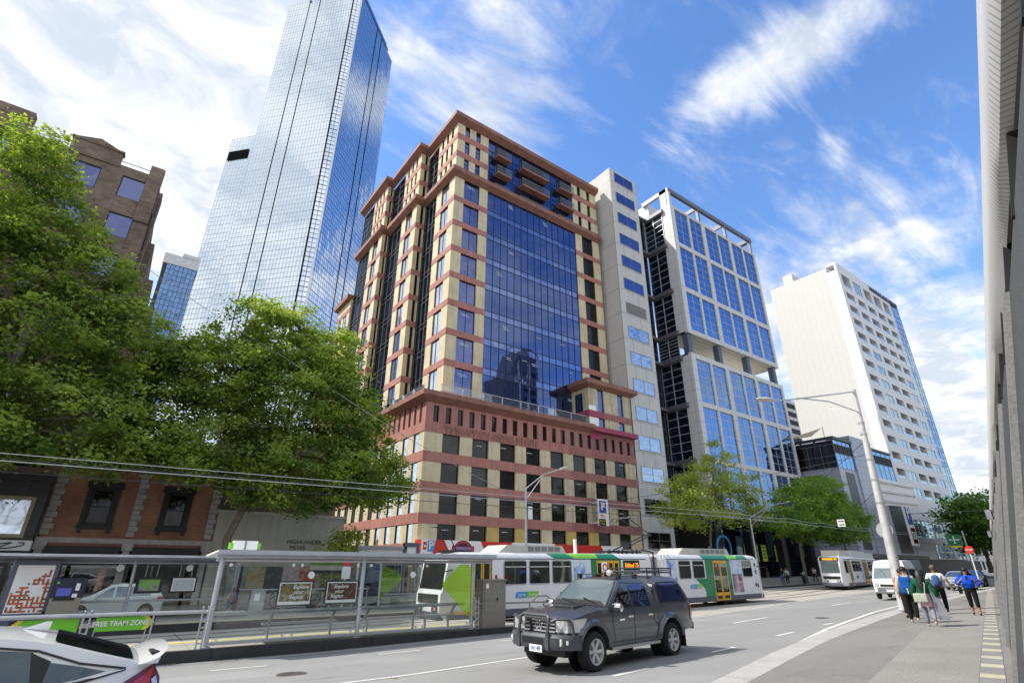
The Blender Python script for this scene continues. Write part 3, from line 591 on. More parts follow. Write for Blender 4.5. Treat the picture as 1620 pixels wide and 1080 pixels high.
# ---- upper tower
X0, X1, YF = 26.3, 53.25, 49.0
bays = [(26.3, 49.0, 57.5), (24.95, 57.5, 67.5), (23.9, 67.5, 78.)]
tbays = bays[:3]
mb = MB()
for s, a, b in bays: mb.box(s+.3, X1, a+.3, b+.3, 17.9, 49.8)
for s, a, b in tbays: mb.box(s+.3, X1, a+.3, b+.3, 49.8, 59.3)
mb.build('tower_core', 'dk', B)
storeys = [(49.74-3.87*k-3.07, 49.74-3.87*k) for k in range(8)]   # window bottom, top
mbw = MB(); mbb = MB()
def frontbay(xs, z0, z1, y=YF):
    for a, b in xs: mbw.box(a, b, y, y+.32, z0-.02, z1+.02)
for z0, z1 in storeys:
    frontbay(((X0, 27.75), (30.2, 31.55)), z0, z1); frontbay(((48.1, 49.5), (51.8, X1)), z0, z1)
    win(B, 'F', YF, 27.75, 30.2, z0, z1, 'blue_w', nx=2, fr=.05, rec=.2); win(B, 'F', YF, 49.5, 51.8, z0, z1, 'dkwin', nx=2, fr=.05, rec=.2)
for k in range(8):
    z0, z1 = 49.74-3.87*k-3.87, 49.74-3.87*k-3.07
    for a, b in ((X0-.05, 31.58), (48.06, X1+.05)): mbb.box(a, b, YF-.05, YF+.33, z0, z1)
mbb.box(X0-.05, 31.58, YF-.05, YF+.33, 17.98, 18.8); mbb.box(48.06, X1+.05, YF-.05, YF+.33, 17.98, 18.8)
trow = [(57.5, 59.5), (54.3, 56.5), (51.3, 53.4)]
for z0, z1 in trow:
    frontbay(((X0, 27.5), (28.3, 29.3), (30.1, 31.45)), z0, z1); frontbay(((47.8, 49.), (49.7, 51.1), (51.8, X1)), z0, z1)
    for a, b in ((27.5, 28.3), (29.3, 30.1)): win(B, 'F', YF, a, b, z0, z1, 'blue_w', fr=.05, nz=(0, .62, 1), rec=.18)
    for a, b in ((49., 49.7), (51.1, 51.8)): win(B, 'F', YF, a, b, z0, z1, 'dkwin', fr=.05, rec=.18)
for z0, z1 in ((56.5, 57.5), (53.4, 54.3)):
    mbb.box(X0-.05, 31.48, YF-.05, YF+.33, z0, z1); mbb.box(47.77, X1+.05, YF-.05, YF+.33, z0, z1)
# left flank: stepped bays in sunlight
strips = MB(); sidew = []
for bi, (s, a, b) in enumerate(bays):
    w0, w1, c1 = a+1.5, a+3.6, a+5.1
    for z0, z1 in storeys:
        mbw.box(s, s+.32, a+(.32 if bi == 0 else 0), w0, z0-.02, z1+.02); mbw.box(s, s+.32, w1, c1, z0-.02, z1+.02)
        sidew.append((s, w0, w1, z0, z1))
        if bi:
            p = bays[bi-1][0]; k = (p-s); x1 = s+.32+(k-.32)*.3; x2 = s+.32+(k-.32)*.72
            mbw.box(s+.32, x1, a, a+.32, z0-.02, z1+.02); mbw.box(x2, p, a, a+.32, z0-.02, z1+.02)
            win(B, 'F', a, x1, x2, z0, z1, 'dkwin', fr=.03, rec=.2, name='slot_window')
    for k in range(8):
        z0, z1 = 49.74-3.87*k-3.87, 49.74-3.87*k-3.07
        mbb.box(s-.05, s+.33, a+(.33 if bi == 0 else -.05), c1, z0, z1)
        if bi: mbb.box(s+.33, bays[bi-1][0], a-.05, a+.33, z0, z1)
    mbb.box(s-.05, s+.33, a+.33, c1, 17.98, 18.8)
    # dark glazed strip with white glazing bars
    fq(strips, 'L', s, c1, b, 18, 49.7, .2, 0)
    for y in [c1+(b-c1)*i/3 for i in range(4)]: strips.box(s+.12, s+.19, y-.03, y+.03, 18, 49.7, 1)
    for k in range(9):
        for dz in (0, .75):
            zz_ = 49.7-3.87*k-dz
            if zz_ > 18: strips.box(s+.11, s+.19, c1, b, zz_-.05, zz_, 1)
strips.build('glazed_strip', ['teal_g', 'frame_gy'], B)
for s, w0, w1, z0, z1 in sidew: win(B, 'L', s, w0, w1, z0, z1, 'white_win', nx=2, fr=.04, rec=.15)
for bi, (s, a, b) in enumerate(tbays):
    n = 3; L = (b-a)
    ww = [(a+1.2, a+1.8), (a+2.6, a+3.2), (a+4.0, a+4.6)]
    for z0, z1 in trow:
        e = a+(.32 if bi == 0 else 0)
        for p, q in ww+[(a+5.4, a+5.4)]: mbw.box(s, s+.32, e, p, z0-.02, z1+.02); e = q
        for p, q in ww: win(B, 'L', s, p, q, z0, z1, 'white_win' if bi else 'dkwin', fr=.04, rec=.15, name='slot_window')
        if bi:
            p = tbays[bi-1][0]; k = p-s; x1 = s+.32+(k-.32)*.3; x2 = s+.32+(k-.32)*.72
            mbw.box(s+.32, x1, a, a+.32, z0-.02, z1+.02); mbw.box(x2, p, a, a+.32, z0-.02, z1+.02); win(B, 'F', a, x1, x2, z0, z1, 'dkwin', fr=.03, rec=.2, name='slot_window')
    for z0, z1 in ((56.5, 57.5), (53.4, 54.3)):
        mbb.box(s-.05, s+.33, a+(.33 if bi == 0 else -.05), a+5.4, z0, z1)
        if bi: mbb.box(s+.33, tbays[bi-1][0], a-.05, a+.33, z0, z1)
    st = MB(); fq(st, 'L', s, a+5.4, b, 51, 59.4, .2)
    for y in [a+5.4+(b-a-5.4)*i/2 for i in range(3)]: st.box(s+.12, s+.19, y-.03, y+.03, 51, 59.4, 1)
    for z in (51.4, 52.6, 54., 55.2, 56.6, 57.8, 59): st.box(s+.11, s+.19, a+5.4, b, z-.04, z, 1)
    st.build('glazed_strip', ['teal_g', 'frame_gy'], B)
o_, f_ = len(mbw.v), len(mbw.f); mbw.p += [(v+o_, f+f_) for v, f in mbb.p]; mbw.v += mbb.v; mbw.f += [[i+o_ for i in f] for f in mbb.f]; mbw.m += [1]*len(mbb.f)
mbw.grouped('tower_wall', ['cream', 'red'], B, lambda v: (sum(p[1] for p in v)/len(v) > 57.4)+(sum(p[1] for p in v)/len(v) > 67.3)+(sum(p[1] for p in v)/len(v) > 79.8)+(10 if sum(p[1] for p in v)/len(v) < 49.4 and sum(p[0] for p in v)/len(v) > 40 else 0))
pts = [(bays[2][0], 78), (bays[2][0], 67.5), (bays[1][0], 67.5), (bays[1][0], 57.5), (X0, 57.5), (X0, 49), (X1, 49)]
cornice(B, pts, 49.75, 50.5, 50.95, .72)
pts = [(tbays[2][0], 78), (tbays[2][0], 67.5), (tbays[1][0], 67.5), (tbays[1][0], 57.5), (X0, 57.5), (X0, 49), (X1, 49)]
cornice(B, pts, 59.3, 60.1, 60.5, .85)
mb = MB(); mb.box(X0+.05, X1, 49.02, 78, 50.8, 51.3); mb.box(X0+.4, X1-.4, 49.4, 77, 59.3, 60.3); mb.build('roof', 'red', B)
mb = MB(); mb.box(23.7, 40, 78, 84, 17.9, 42.6, 0)
for k in range(6): mb.box(23.64, 23.7, 78, 84.05, 18+3.87*k+2.9, 18+3.87*k+3.7, 1)
mb.box(23.0, 40, 77.95, 84.7, 42.6, 43.4, 2); mb.box(23.75, 40, 84, 88, 17.9, 36, 0); mb.box(23.1, 40, 83.95, 88.6, 36, 36.8, 2); mb.build('rear_wing', ['cream', 'red', 'brownred'], B)
for k in range(6): win(B, 'L', 23.7, 79.4, 80.6, 18.4+3.87*k, 20.7+3.87*k, 'white_win', fr=.04, rec=-.03, name='slot_window'); win(B, 'L', 23.7, 82., 83., 18.4+3.87*k, 20.7+3.87*k, 'white_win', fr=.04, rec=-.03, name='slot_window')
# curtain wall, each storey = spandrel strip + tall vision panes
def curtain(parent, x0, x1, zs, y, gv, gs, n, name='curtain_wall', mull='frame_dk'):
    mb = MB(); xs = [x0+(x1-x0)*i/n for i in range(n+1)]
    for (z0, z1, k) in zs:
        for a, b in zip(xs, xs[1:]): fq(mb, 'F', y, a, b, z0, z1, 0, 3 if k == 0 and rnd.random() < .3 else k, .0022)
        mb.box(x0, x1, y-.05, y+.02, z1-.03, z1+.03, 2)
    for x in xs: mb.box(x-.03, x+.03, y-.06, y+.02, zs[-1][0], zs[0][1], 2)
    return mb.build(name, [gv, gs, mull, 'blue_v2'], parent)
zs = []
for k in range(8): zs += [(49.74-3.87*k-3.0, 49.74-3.87*k, 0), (49.74-3.87*k-3.87, 49.74-3.87*k-3.0, 1)]
curtain(B, 31.58, 48.06, zs, 49.12, 'blue_v', 'blue_s', 14)
zs = []
for k in range(3): zs += [(59.5-3.1*k-.5, 59.5-3.1*k, 1), (59.5-3.1*k-2.2, 59.5-3.1*k-.5, 0), (59.5-3.1*k-3.1, 59.5-3.1*k-2.2, 1)]
curtain(B, 31.48, 47.77, zs[:-1], 49.16, 'blue_v', 'blue_v', 11)
for z in (57.0, 53.9, 50.95):
    for a, b in ((32.5, 35.), (37., 42.2), (44.4, 47.3)):
        mb = MB(); y0 = 48.05 if z > 51 else 48.5
        if z > 51: mb.box(a, b, y0, 49.1, z-.9, z-.62, 0)
        for x in [a+(b-a)*i/max(2, round((b-a)/.16)) for i in range(max(2, round((b-a)/.16))+1)]: mb.box(x-.018, x+.018, y0, y0+.03, z-.62, z+.42, 1)
        mb.box(a-.02, b+.02, y0-.02, y0+.05, z+.4, z+.46, 1)
        for x in (a, b): mb.box(x-.02, x+.02, y0+.05, 49.1, z+.4, z+.46, 1); mb.box(x-.02, x+.02, y0+.05, 49.1, z-.3, z-.26, 1); mb.box(x-.02, x+.02, 48.6, 48.64, z-.62, z+.4, 1)
        mb.build('balcony', ['brownred', 'balc_rail'], B)
        if z > 51: win(B, 'F', 49.1, a+.3, b-.3, z-.6, z+1.6, 'dkwin', nx=max(2, round((b-a)/1.1)), fr=.05, rec=.0, name='balcony_door')
# pale glowing strips laid on the glass, painting in ceiling lights behind it
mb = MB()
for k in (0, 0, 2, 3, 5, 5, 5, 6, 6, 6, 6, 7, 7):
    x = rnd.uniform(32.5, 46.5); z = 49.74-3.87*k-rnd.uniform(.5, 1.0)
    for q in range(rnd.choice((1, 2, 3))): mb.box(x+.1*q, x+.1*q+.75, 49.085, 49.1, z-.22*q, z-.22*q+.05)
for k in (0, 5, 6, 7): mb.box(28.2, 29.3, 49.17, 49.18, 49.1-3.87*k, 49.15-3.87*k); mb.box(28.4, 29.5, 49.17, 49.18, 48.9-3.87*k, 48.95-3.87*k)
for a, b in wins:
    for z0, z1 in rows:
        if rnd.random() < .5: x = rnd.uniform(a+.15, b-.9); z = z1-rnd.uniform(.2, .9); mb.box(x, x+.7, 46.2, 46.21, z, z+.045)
lg_ = pbr('painted_ceiling_light', (.6, .62, .66), .5, emit=.25); [struct(mb.build('painted_ceiling_light', lg_, B), 'stuff')]
# terrace railing of glass on the podium
mb = MB()
for a in [24.5+2.6*k for k in range(8)]: mb.box(a, a+.08, 45.9, 45.96, 18.0, 19.15, 0); mb.box(a+.1, a+2.5, 45.92, 45.94, 18.12, 19.05, 1)
mb.box(24.5, 45.4, 45.9, 45.96, 19.1, 19.15, 0)
for a in [46.8+2.6*k for k in range(5)]: mb.box(23.0, 23.06, a, a+.08, 18., 19.15, 0); mb.box(23.02, 23.04, a+.1, a+2.5, 18.12, 19.05, 1)
mb.build('terrace_railing', ['frame_wh', 'clear'], B)
# corner pavilion
mb = MB(); mb.box(46.35, 54.13, 46.3, 52, 17, 23.1); mb.build('pavilion_core', 'dk', B)
mb = MB(); xs = [(46., 47.65), (48.8, 51.4), (52.5, 54.15)]
for z0, z1 in ((20.12, 23.15), (17.0, 19.25)):
    for a, b in xs: mb.box(a, b, 46, 46.35, z0, z1)
mb.box(46.0, 46.35, 46.35, 47.1, 17, 23.15); mb.box(46., 46.35, 48.6, 52, 17, 23.15); mb.box(46., 46.35, 47.1, 48.6, 22.6, 23.15)
mb.box(45.97, 47.6, 45.985, 46.0, 17.9, 19.2, 1); mb.box(45.95, 47.2, 45.96, 46.0, 20.1, 20.75, 1)
mb.box(45.94, 48.6, 45.94, 46.36, 19.25, 20.12, 3); mb.box(48.6, 54.17, 45.94, 46.36, 19.25, 20.12, 2); mb.box(45.94, 46.36, 46.36, 52, 19.25, 20.12, 3); mb.box(46, 48.2, 45.95, 46.35, 16.4, 17.9, 3); mb.box(48.2, 54.16, 45.95, 46.35, 16.85, 17.9, 2); mb.build('pavilion_wall', ['cream_w', 'white', 'red_w', 'magenta'], B)
for a, b in ((47.65, 48.8), (51.4, 52.5)):
    win(B, 'F', 46, a, b, 20.12, 23.05, 'blue_w', fr=.05, rec=.2); win(B, 'F', 46, a, b, 17.9, 19.25, 'blue_w', fr=.05, rec=.2)
win(B, 'L', 46., 47.1, 48.6, 20.12, 22.6, 'teal_g', fr=.08, rec=.15)
cornice(B, [(46., 52), (46., 46.), (54.15, 46.), (54.15, 50)], 23.1, 23.75, 24.15, .72)
mb = MB(); mb.box(46, 54.1, 46, 52, 23.9, 24.1); mb.build('roof', 'brownred', B)
# car park canopy sign along the street front
CS = thing('canopy_sign', 'long white and red fascia sign with parking emblem along the banded block', 'sign', (36, 45.2, 3.2))
mb = MB(); mb.box(23.0, 49.2, 44.95, 46.3, 2.3, 3.85, 0); mb.box(49.2, 56, 45.3, 46.3, 2.3, 3.5, 0); mb.build('fascia', 'white', CS)
def red(pts): 
    m_ = MB(); m_.add([(x, 44.94, z) for x, z in pts], [tuple(range(len(pts)))]); return m_.build('red_panel', 'sign_red', CS)
red([(24.1, 2.3), (26.2, 2.3), (25.3, 3.85), (24.4, 3.85)]); red([(30.2, 2.3), (31.8, 2.3), (33.2, 3.85), (29.3, 3.85)]); red([(38.0, 2.3), (46.6, 2.3), (45.6, 3.85), (38.8, 3.85)])
mb = MB(); mb.box(22.98, 23.0, 45.0, 46.2, 2.3, 3.85, 0); mb.box(23.02, 23.9, 44.92, 44.945, 2.35, 3.8, 1); mb.box(23.15, 23.5, 44.91, 44.93, 3.0, 3.65, 0); mb.box(23.6, 24.25, 44.9, 44.935, 2.85, 3.8, 2); mb.box(23.24, 23.44, 44.905, 44.92, 3.2, 3.4, 1); mb.build('parking_badge', ['sign_red', 'white', 'sky_blue'], CS)
text('P', 'sign_w', CS, (23.93, 44.89, 3.33), .95, bold=.02)
# oval emblem
def ell(cx, cz, a, b, n=28): return [(cx+a*math.cos(2*math.pi*i/n), cz+b*math.sin(2*math.pi*i/n)) for i in range(n)]
mb = MB(); ex, ez = 27.35, 3.15
for k, (a, b, m_) in enumerate(((.98, .72, 0), (.9, .64, 1), (.74, .5, 0), (.68, .44, 2))): mb.add([(x, 44.938-.006*k, z) for x, z in ell(ex, ez, a, b)], [tuple(range(28))], m_)
mb.box(ex-1.2, ex+1.2, 44.9, 44.915, ez-.24, ez+.24, 0); mb.box(ex-1.13, ex+1.13, 44.893, 44.902, ez-.18, ez+.18, 1); mb.build('oval_emblem', ['navy', 'sign_red', 'navy'], CS)
text('RIVERSIDE', 'sky_blue', CS, (ex, 44.885, ez), .36, bold=.008)
text('CAR PARK   ENTRY', 'sign_w', CS, (42.2, 44.93, 2.55), .5, bold=.01)
# hanging parking sign
PS = thing('parking_sign', 'white vertical blade sign with a blue P panel bracketed to the banded block', 'sign', (46, 45, 6))
mb = MB(); mb.box(45.3, 46.95, 44.7, 44.9, 6.0, 8.95, 0); mb.box(45.45, 46.55, 44.66, 44.7, 7.45, 8.75, 1); mb.box(45.3, 46.4, 44.66, 44.7, 6.0, 6.75, 2); mb.box(45.45, 46.1, 44.67, 44.7, 7.12, 7.2, 3); mb.build('sign_board', ['white', 'sign_blue', 'sign_k', 'sign_red'], PS)
for z in (6.3, 8.45):
    mb = MB(); mb.tube([(45.1, 44.8, z), (45.4, 44.8, z)], .05); mb.tube([(45.15, 44.8, z), (45.15, 46, z)], .04); mb.build('bracket', 'white', PS)
text('P', 'sign_w', PS, (46.0, 44.65, 8.1), 1.2, bold=.03); text('SECURE', 'sign_red', PS, (45.95, 44.655, 7.0), .22); text('Riverside', 'yel_s', PS, (45.86, 44.65, 6.52), .24); text('Parking', 'yel_s', PS, (45.86, 44.65, 6.24), .24)
# small white flat roofed shop on the side street corner
SH = thing('corner_kiosk', 'low white flat roofed kiosk with a dark portal beside the banded block', 'kiosk', (21, 47, -.6))
mb = MB(); mb.box(17.3, 21.4, 45, 50, -1.5, 2.95, 0); mb.box(17.1, 21.5, 44.8, 50.2, 2.95, 3.2, 1); mb.build('wall', ['white', 'frame_gy'], SH)
mb = MB(); mb.box(21.3, 21.55, 44.8, 45.1, -1.5, 3.5); mb.box(22.5, 22.75, 44.8, 45.1, -1.5, 3.5); mb.box(21.3, 22.75, 44.78, 45.12, 3.2, 3.52); mb.build('portal', 'bluecol', SH)
mb = MB(); mb.box(21.55, 22.5, 44.9, 45., 2.1, 3.2); mb.build('notice_board', 'white', SH)
mb = MB(); mb.box(17.5, 21.2, 44.93, 45.0, -1.2, 2.2); mb.build('shop_window', 'teal_g', SH)

# ================================================================ PALE CONCRETE TOWER
T = thing('stair_tower', 'slim pale concrete panel tower with a single column of wide blue windows', 'building', (57, 46, -.1))
mb = MB(); mb.box(53.95, 60.5, 46.0, 66, -2, 63.85); mb.box(55, 59.6, 45.98, 46.05, -2, .1); mb.build('wall', 'gtower', T)
for k in range(15):
    z1 = 63.4-4.12*k
    if k == 6: 
        mb = MB()
        for q in range(9): mb.box(55, 59.55, 45.93, 45.99, z1-1.95+q*.21, z1-1.95+q*.21+.12)
        mb.build('louvre', 'louvre', T)
    else: win(T, 'F', 46, 55., 59.55, z1-1.98, z1, 'blue_w' if k < 6 else 'wavy_g' if k < 13 else 'dkwin', 'frame_gy', nx=2, fr=.07, rec=-.03, proud=.04, jit=.012, nz=1 if k < 12 else 2)
text('17', 'sign_w', T, (61.2, 45.6, 3.1), .6)
mb = MB(); mb.box(60.5, 66.5, 45.7, 46.4, 2.4, 3.8); mb.build('entrance_sign', 'navy', T)
mb = MB(); mb.lathe([(.24, -.02), (.32, -.02), (.32, .02), (.24, .02)], 'y', (62.6, 45.68, 3.1), 16); mb.build('ring_emblem', 'sign_w', T)

# ================================================================ GLASS OFFICE WITH WHITE GRID
O = thing('glass_office', 'bright blue glass office with pale grid frame, open sky deck and rooftop pergola', 'building', (84, 46, .3))
ox0, ox1 = 70.0, 98.75
mb = MB(); mb.box(ox0+.4, ox1-.1, 46.4, 51, 37.75, 63.4); mb.box(ox0+.4, ox1-.1, 46.4, 56, 8.9, 33.9); mb.box(ox0+1, ox1-1, 48.5, 56, -2, 8.9); mb.build('core', 'dk', O)
mb = MB()
piers = [(70.0, 71.2), (79.6, 80.7), (88.86, 89.8), (98.1, 98.75)]
for z0, z1 in ((37.6, 63.9), (8.9, 34.)):
    for a, b in piers: mb.box(a, b, 46, 46.5, z0, z1)
    for a, b in ((75.2, 75.75), (84.7, 85.1), (93.75, 94.25)): mb.box(a, b, 46.04, 46.5, z0, z1)
for z0, z1 in ((63.35, 63.9), (55.05, 55.95), (45.75, 46.7), (37.6, 38.45), (33.2, 34.0), (25.0, 25.8), (16.25, 16.9), (8.3, 9.1)): mb.box(71.2, 98.1, 46.02, 46.46, z0, z1)
mb.box(ox0, ox0+.5, 46.5, 48.0, 37.6, 67.8); mb.box(ox0, ox0+.5, 46.5, 48., 8.3, 34.); mb.box(69.2, 99.2, 45.2, 46.6, 8.2, 8.9)
mb.box(ox0, ox1, 46.5, 51.2, 37.6, 37.9); mb.box(ox0, ox1, 46.5, 56, 33.7, 33.98)
mb.build('grid_frame', 'office_c', O)
mb = MB(); mb.quad((ox0+.1, 46.1, 37.59), (ox1-.1, 46.1, 37.59), (ox1-.1, 51.15, 37.59), (ox0+.1, 51.15, 37.59)); mb.build('deck_soffit', 'soffit', O)
halves = [(71.2, 75.2), (75.75, 79.6), (80.7, 84.7), (85.1, 88.86), (89.8, 93.75), (94.25, 98.1)]
for z0, z1, n in ((55.95, 63.35, 5), (46.7, 55.05, 6), (38.45, 45.75, 5), (25.8, 33.2, 5), (16.9, 25.0, 6), (9.1, 16.25, 5)):
    for a, b in halves: win(O, 'F', 46, a, b, z0, z1, 'office_g', 'frame_wh', nx=2, nz=n, fr=.07, rec=.22, mw=.06, jit=.012, name='window_bay')
for x in (69.95, 78.6, 87.6, 96.7):
    mb = MB(); mb.box(x+.2, x+1.2, 46.3, 47.3, 34., 37.59); mb.build('deck_column', 'bluecol', O)
# roof pergola
mb = MB(); mb.box(70, 98.6, 46, 46.5, 66.85, 67.8); mb.box(70, 70.5, 46.5, 52.3, 66.95, 67.79, 1); mb.box(98.1, 98.6, 46.5, 52.3, 66.9, 67.75)
for x in (79.1, 88.2, 97.6): mb.box(x, x+.5, 46.03, 46.48, 63.9, 66.85); mb.box(x+.05, x+.4, 46.5, 52.3, 66.9, 67.7)
mb.box(70., 70.6, 46.0, 46.6, 63.9, 66.86, 1); mb.build('roof_pergola', ['beam', 'office_c'], O)
mb = MB(); mb.box(70.6, 98, 51.3, 60, 63.4, 67.4); mb.build('plant_room', 'office_w', O)
# recessed wing between tower and office
rows_ = [(55.95, 62.7), (46.7, 55.), (38.4, 45.7), (34., 37.6), (25.8, 33.), (16.9, 25.), (9., 16.2)]
mb = MB(); mb.box(60.5, 70, 52.4, 58, 0, 63.4); mb.build('wing_core', 'dk', O)
for z0, z1 in rows_:
    win(O, 'F', 52.1, 60.5, 69.5, z0, z1, 'teal_g', 'frame_gy', nx=7, nz=3, fr=.06, rec=.1, jit=.012, name='window_bay')
    win(O, 'L', 69.9, 48., 52.1, z0, z1, 'teal_g', 'frame_wh', nx=2, nz=6, fr=.06, rec=.1, jit=.008, mw=.09, proud=.12, name='window_bay')
mb = MB()
for z0, z1 in rows_: mb.box(60.5, 69.95, 51.2, 52.1, z1, z1+.45); mb.box(69.4, 69.95, 47.6, 52.1, z1+.02, z1+.75)
mb.each('ledge', 'beam', O)
# street level
mb = MB(); 
for x in (70, 78.9, 87.9, 97): mb.box(x, x+1.2, 46.2, 47.4, -2, 8.3)
mb.each('street_column', 'black', O)
win(O, 'F', 48.4, 71, 97.5, .2, 7.6, 'teal_g', 'frame_dk', nx=14, nz=3, fr=.08, rec=.05, name='shopfront')
for i in range(5):
    mb = MB(); x = 80.2+i*2.5+(1.5 if i > 2 else 0); mb.box(x, x+1.4, 48.3, 48.34, 2.6, 5.0, 0)
    for q in range(4): mb.box(x+.2, x+1.2, 48.285, 48.3, 4.55-q*.5, 4.75-q*.5, 1)
    mb.build('window_poster', ['lime_s', 'sign_green'], O)
mb = MB(); mb.box(79.3, 81.2, 47.9, 48, 6.2, 9.0, 0); mb.box(79.8, 80.7, 47.88, 47.9, 6.5, 8.7, 1); mb.build('banner', ['sky_blue', 'white'], O)
mb = MB(); mb.lathe([(1.5, -.1), (1.75, -.1), (1.75, .1), (1.5, .1)], 'y', (71.5, 46.1, 4.2), 24); mb.build('ring_sign', 'sky_blue', O)

# ================================================================ LOW LILAC TILED BUILDING
L = thing('tiled_building', 'low lilac grey tiled building with black glazed corner in front of the white hotel', 'building', (112, 40, .5))
mb = MB(); mb.box(100.2, 125, 40.2, 58, -2, 22.6); mb.build('core', 'dk', L)
mb = MB(); mb.box(107.05, 116., 39.8, 52, 3.4, 24.3); mb.box(100, 107.05, 40., 58, 3.4, 17.75); mb.box(116., 124.9, 40., 52, 3.4, 16.5); mb.build('tiled_wall', 'tile', L)
mb = MB(); mb.box(102.2, 105.6, 39.96, 40, 4.5, 17.2); mb.box(117.5, 123.5, 39.96, 40, 4.2, 16.2); mb.box(99.96, 100, 43, 46.6, 6, 16.8); mb.each('charcoal_panel', 'charcoal', L)
for x0, x1, zb in ((100, 107.05, 17.8), (116, 124.9, 17.)):
    win(L, 'F', 40, x0, x1, zb, 20.3, 'hotel_b', 'frame_gy', nx=4, nz=1, fr=.05, rec=.02, name='window_bay'); win(L, 'F', 40, x0, x1, 20.35, 21.9, 'dkwin', 'frame_dk', nx=4, fr=.05, rec=.02, name='window_bay'); win(L, 'F', 40, x0, x1, 21.95, 22.75, 'hotel_b', 'frame_gy', nx=4, fr=.05, rec=.02, name='window_bay')
win(L, 'L', 100, 40, 47, 17.8, 21.9, 'dkwin', 'frame_gy', nx=3, nz=2, fr=.06, rec=.02, name='window_bay')
mb = MB(); mb.box(99.7, 107.3, 39.7, 40.3, 22.75, 23.2); mb.box(99.7, 100.2, 40.3, 50, 22.75, 23.2); mb.box(116, 125, 39.7, 40.2, 22.75, 23.1); mb.box(100, 100.3, 43, 43.3, 21.9, 22.75); mb.box(100, 100.3, 45.5, 45.8, 21.9, 22.75); mb.each('roof_rim', 'charcoal', L)
mb = MB(); mb.box(99.5, 125, 38.2, 40.0, 3.2, 3.8); mb.build('awning', 'charcoal', L)
mb = MB(); mb.box(100.2, 125, 39.95, 40.05, -1, 3.3); mb.build('shopfront', 'teal_g', L)
mb = MB(); mb.box(112.4, 114.8, 39.7, 39.82, 3.9, 7.2); pz = mb.build('wall_poster', poster('red_white_poster', [(.6, .58, .6), (.5, .06, .05), (.75, .7, .68), (.12, .1, .12)], .8), L)
SA = thing('shade_sail', 'tan triangular shade sail stretched over the tiled building terrace', 'shade sail', (98.5, 46, 24))
mb = MB(); mb.add([(98.8, 47.5, 23.8), (105.4, 43.5, 26.2), (99.2, 43.0, 23.6), (101.5, 45, 24.1)], [(0, 3, 1), (3, 2, 1), (0, 2, 3)]); mb.build('sail', 'tan', SA)
mb = MB(); mb.cyl((105.5, 43.4, 23), (105.5, 43.4, 26.4), .07); mb.build('mast', 'frame_gy', SA)
PB = thing('parking_sign', 'blue and white parking sign projecting from the tiled building behind the lamp pole', 'sign', (118, 39, 6))
mb = MB(); mb.box(119.6, 122.6, 38.4, 38.7, 5.5, 13.5, 0); mb.box(119.9, 122.3, 38.36, 38.4, 9.2, 13.2, 1); mb.box(120.1, 122.2, 38.36, 38.4, 5.9, 8.6, 2); mb.build('sign_board', ['white', 'sign_blue', 'taildk'], PB)
mb = MB(); mb.box(120.5, 121.5, 38.7, 40, 12.5, 12.8); mb.build('bracket', 'frame_gy', PB); text('P', 'sign_w', PB, (121.1, 38.33, 11.2), 3.4, bold=.05)
text('50', 'sign_w', PB, (121.1, 38.34, 7.2), 1.9, bold=.03)

# ================================================================ WHITE HOTEL
H = thing('hotel_tower', 'tall white slab hotel with rows of recessed balconies and a blank side wall', 'hotel', (140, 44, .5))
hx0, hx1 = 125.2, 161.6
mb = MB(); mb.box(hx0, hx0+.5, 42.31, 56.3, 3, 68.3); mb.box(hx0, hx0+.8, 50.2, 52.6, 68.3, 70.6); mb.box(hx0+.8, hx0+6, 50.2, 52.6, 68.3, 70.59); mb.build('side_wall', 'hotel_w', H)
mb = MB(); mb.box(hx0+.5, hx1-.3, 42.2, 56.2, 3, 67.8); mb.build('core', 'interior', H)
zrows = [(63.0, 66.4)]+[(61.5-3.41*k-1.95, 61.5-3.41*k) for k in range(14)]
colx = [(126.9, 131.3), (133.1, 137.3), (138.9, 143.3), (144.8, 149.1), (150.6, 154.7)]
mb = MB()
zz_ = [68.9]+[z for r in reversed(zrows) for z in ()]
prev = 68.9
for z0, z1 in zrows:
    mb.box(hx0+.02, 156.2, 40, 40.5, z1, prev); mb.box(hx0+.5, hx1-.2, 40.5, 42.3, z1, min(prev, z1+.5)); prev = z0
mb.box(hx0+.02, 156.2, 40, 40.5, 11.6, prev); mb.box(hx0-.02, hx1, 39.9, 40.5, 10.5, 11.6)
e = hx0
for a, b in colx+[(156.2, 156.2)]:
    mb.box(e, a, 40.02, 42.3, 11.6, 67); e = b
mb.box(hx0-.01, hx1, 39.98, 42.3, 68.4, 68.95); mb.build('balcony_grid', 'hotel_f', H)
mb = MB()
nw = 0
for k, (z0, z1) in enumerate(zrows):
    for ci, (a, b) in enumerate(colx):
        glaz = (ci == 1 and (k == 0 or k >= 5)) or (ci == 4 and k >= 6)
        if glaz: win(H, 'F', 40.02, a, b, z0, z1, 'hotel_b' if k in (0, 5, 6) else 'hotel_g', 'frame_wh', nx=3 if k == 0 else 2, fr=.1, rec=.1, mw=.3, name='window')
        else:
            m_ = MB(); fq(m_, 'F', 42.18, a+.9, b, z0, z1-.1, 0, 0); m_.box(a+1.6, a+1.75, 42.1, 42.2, z0, z1, 1); m_.box(a, b, 40.08, 40.12, z0-.05, z0+.55, 2); m_.build('balcony_opening', ['dkwin', 'frame_gy', 'hotel_g'], H)
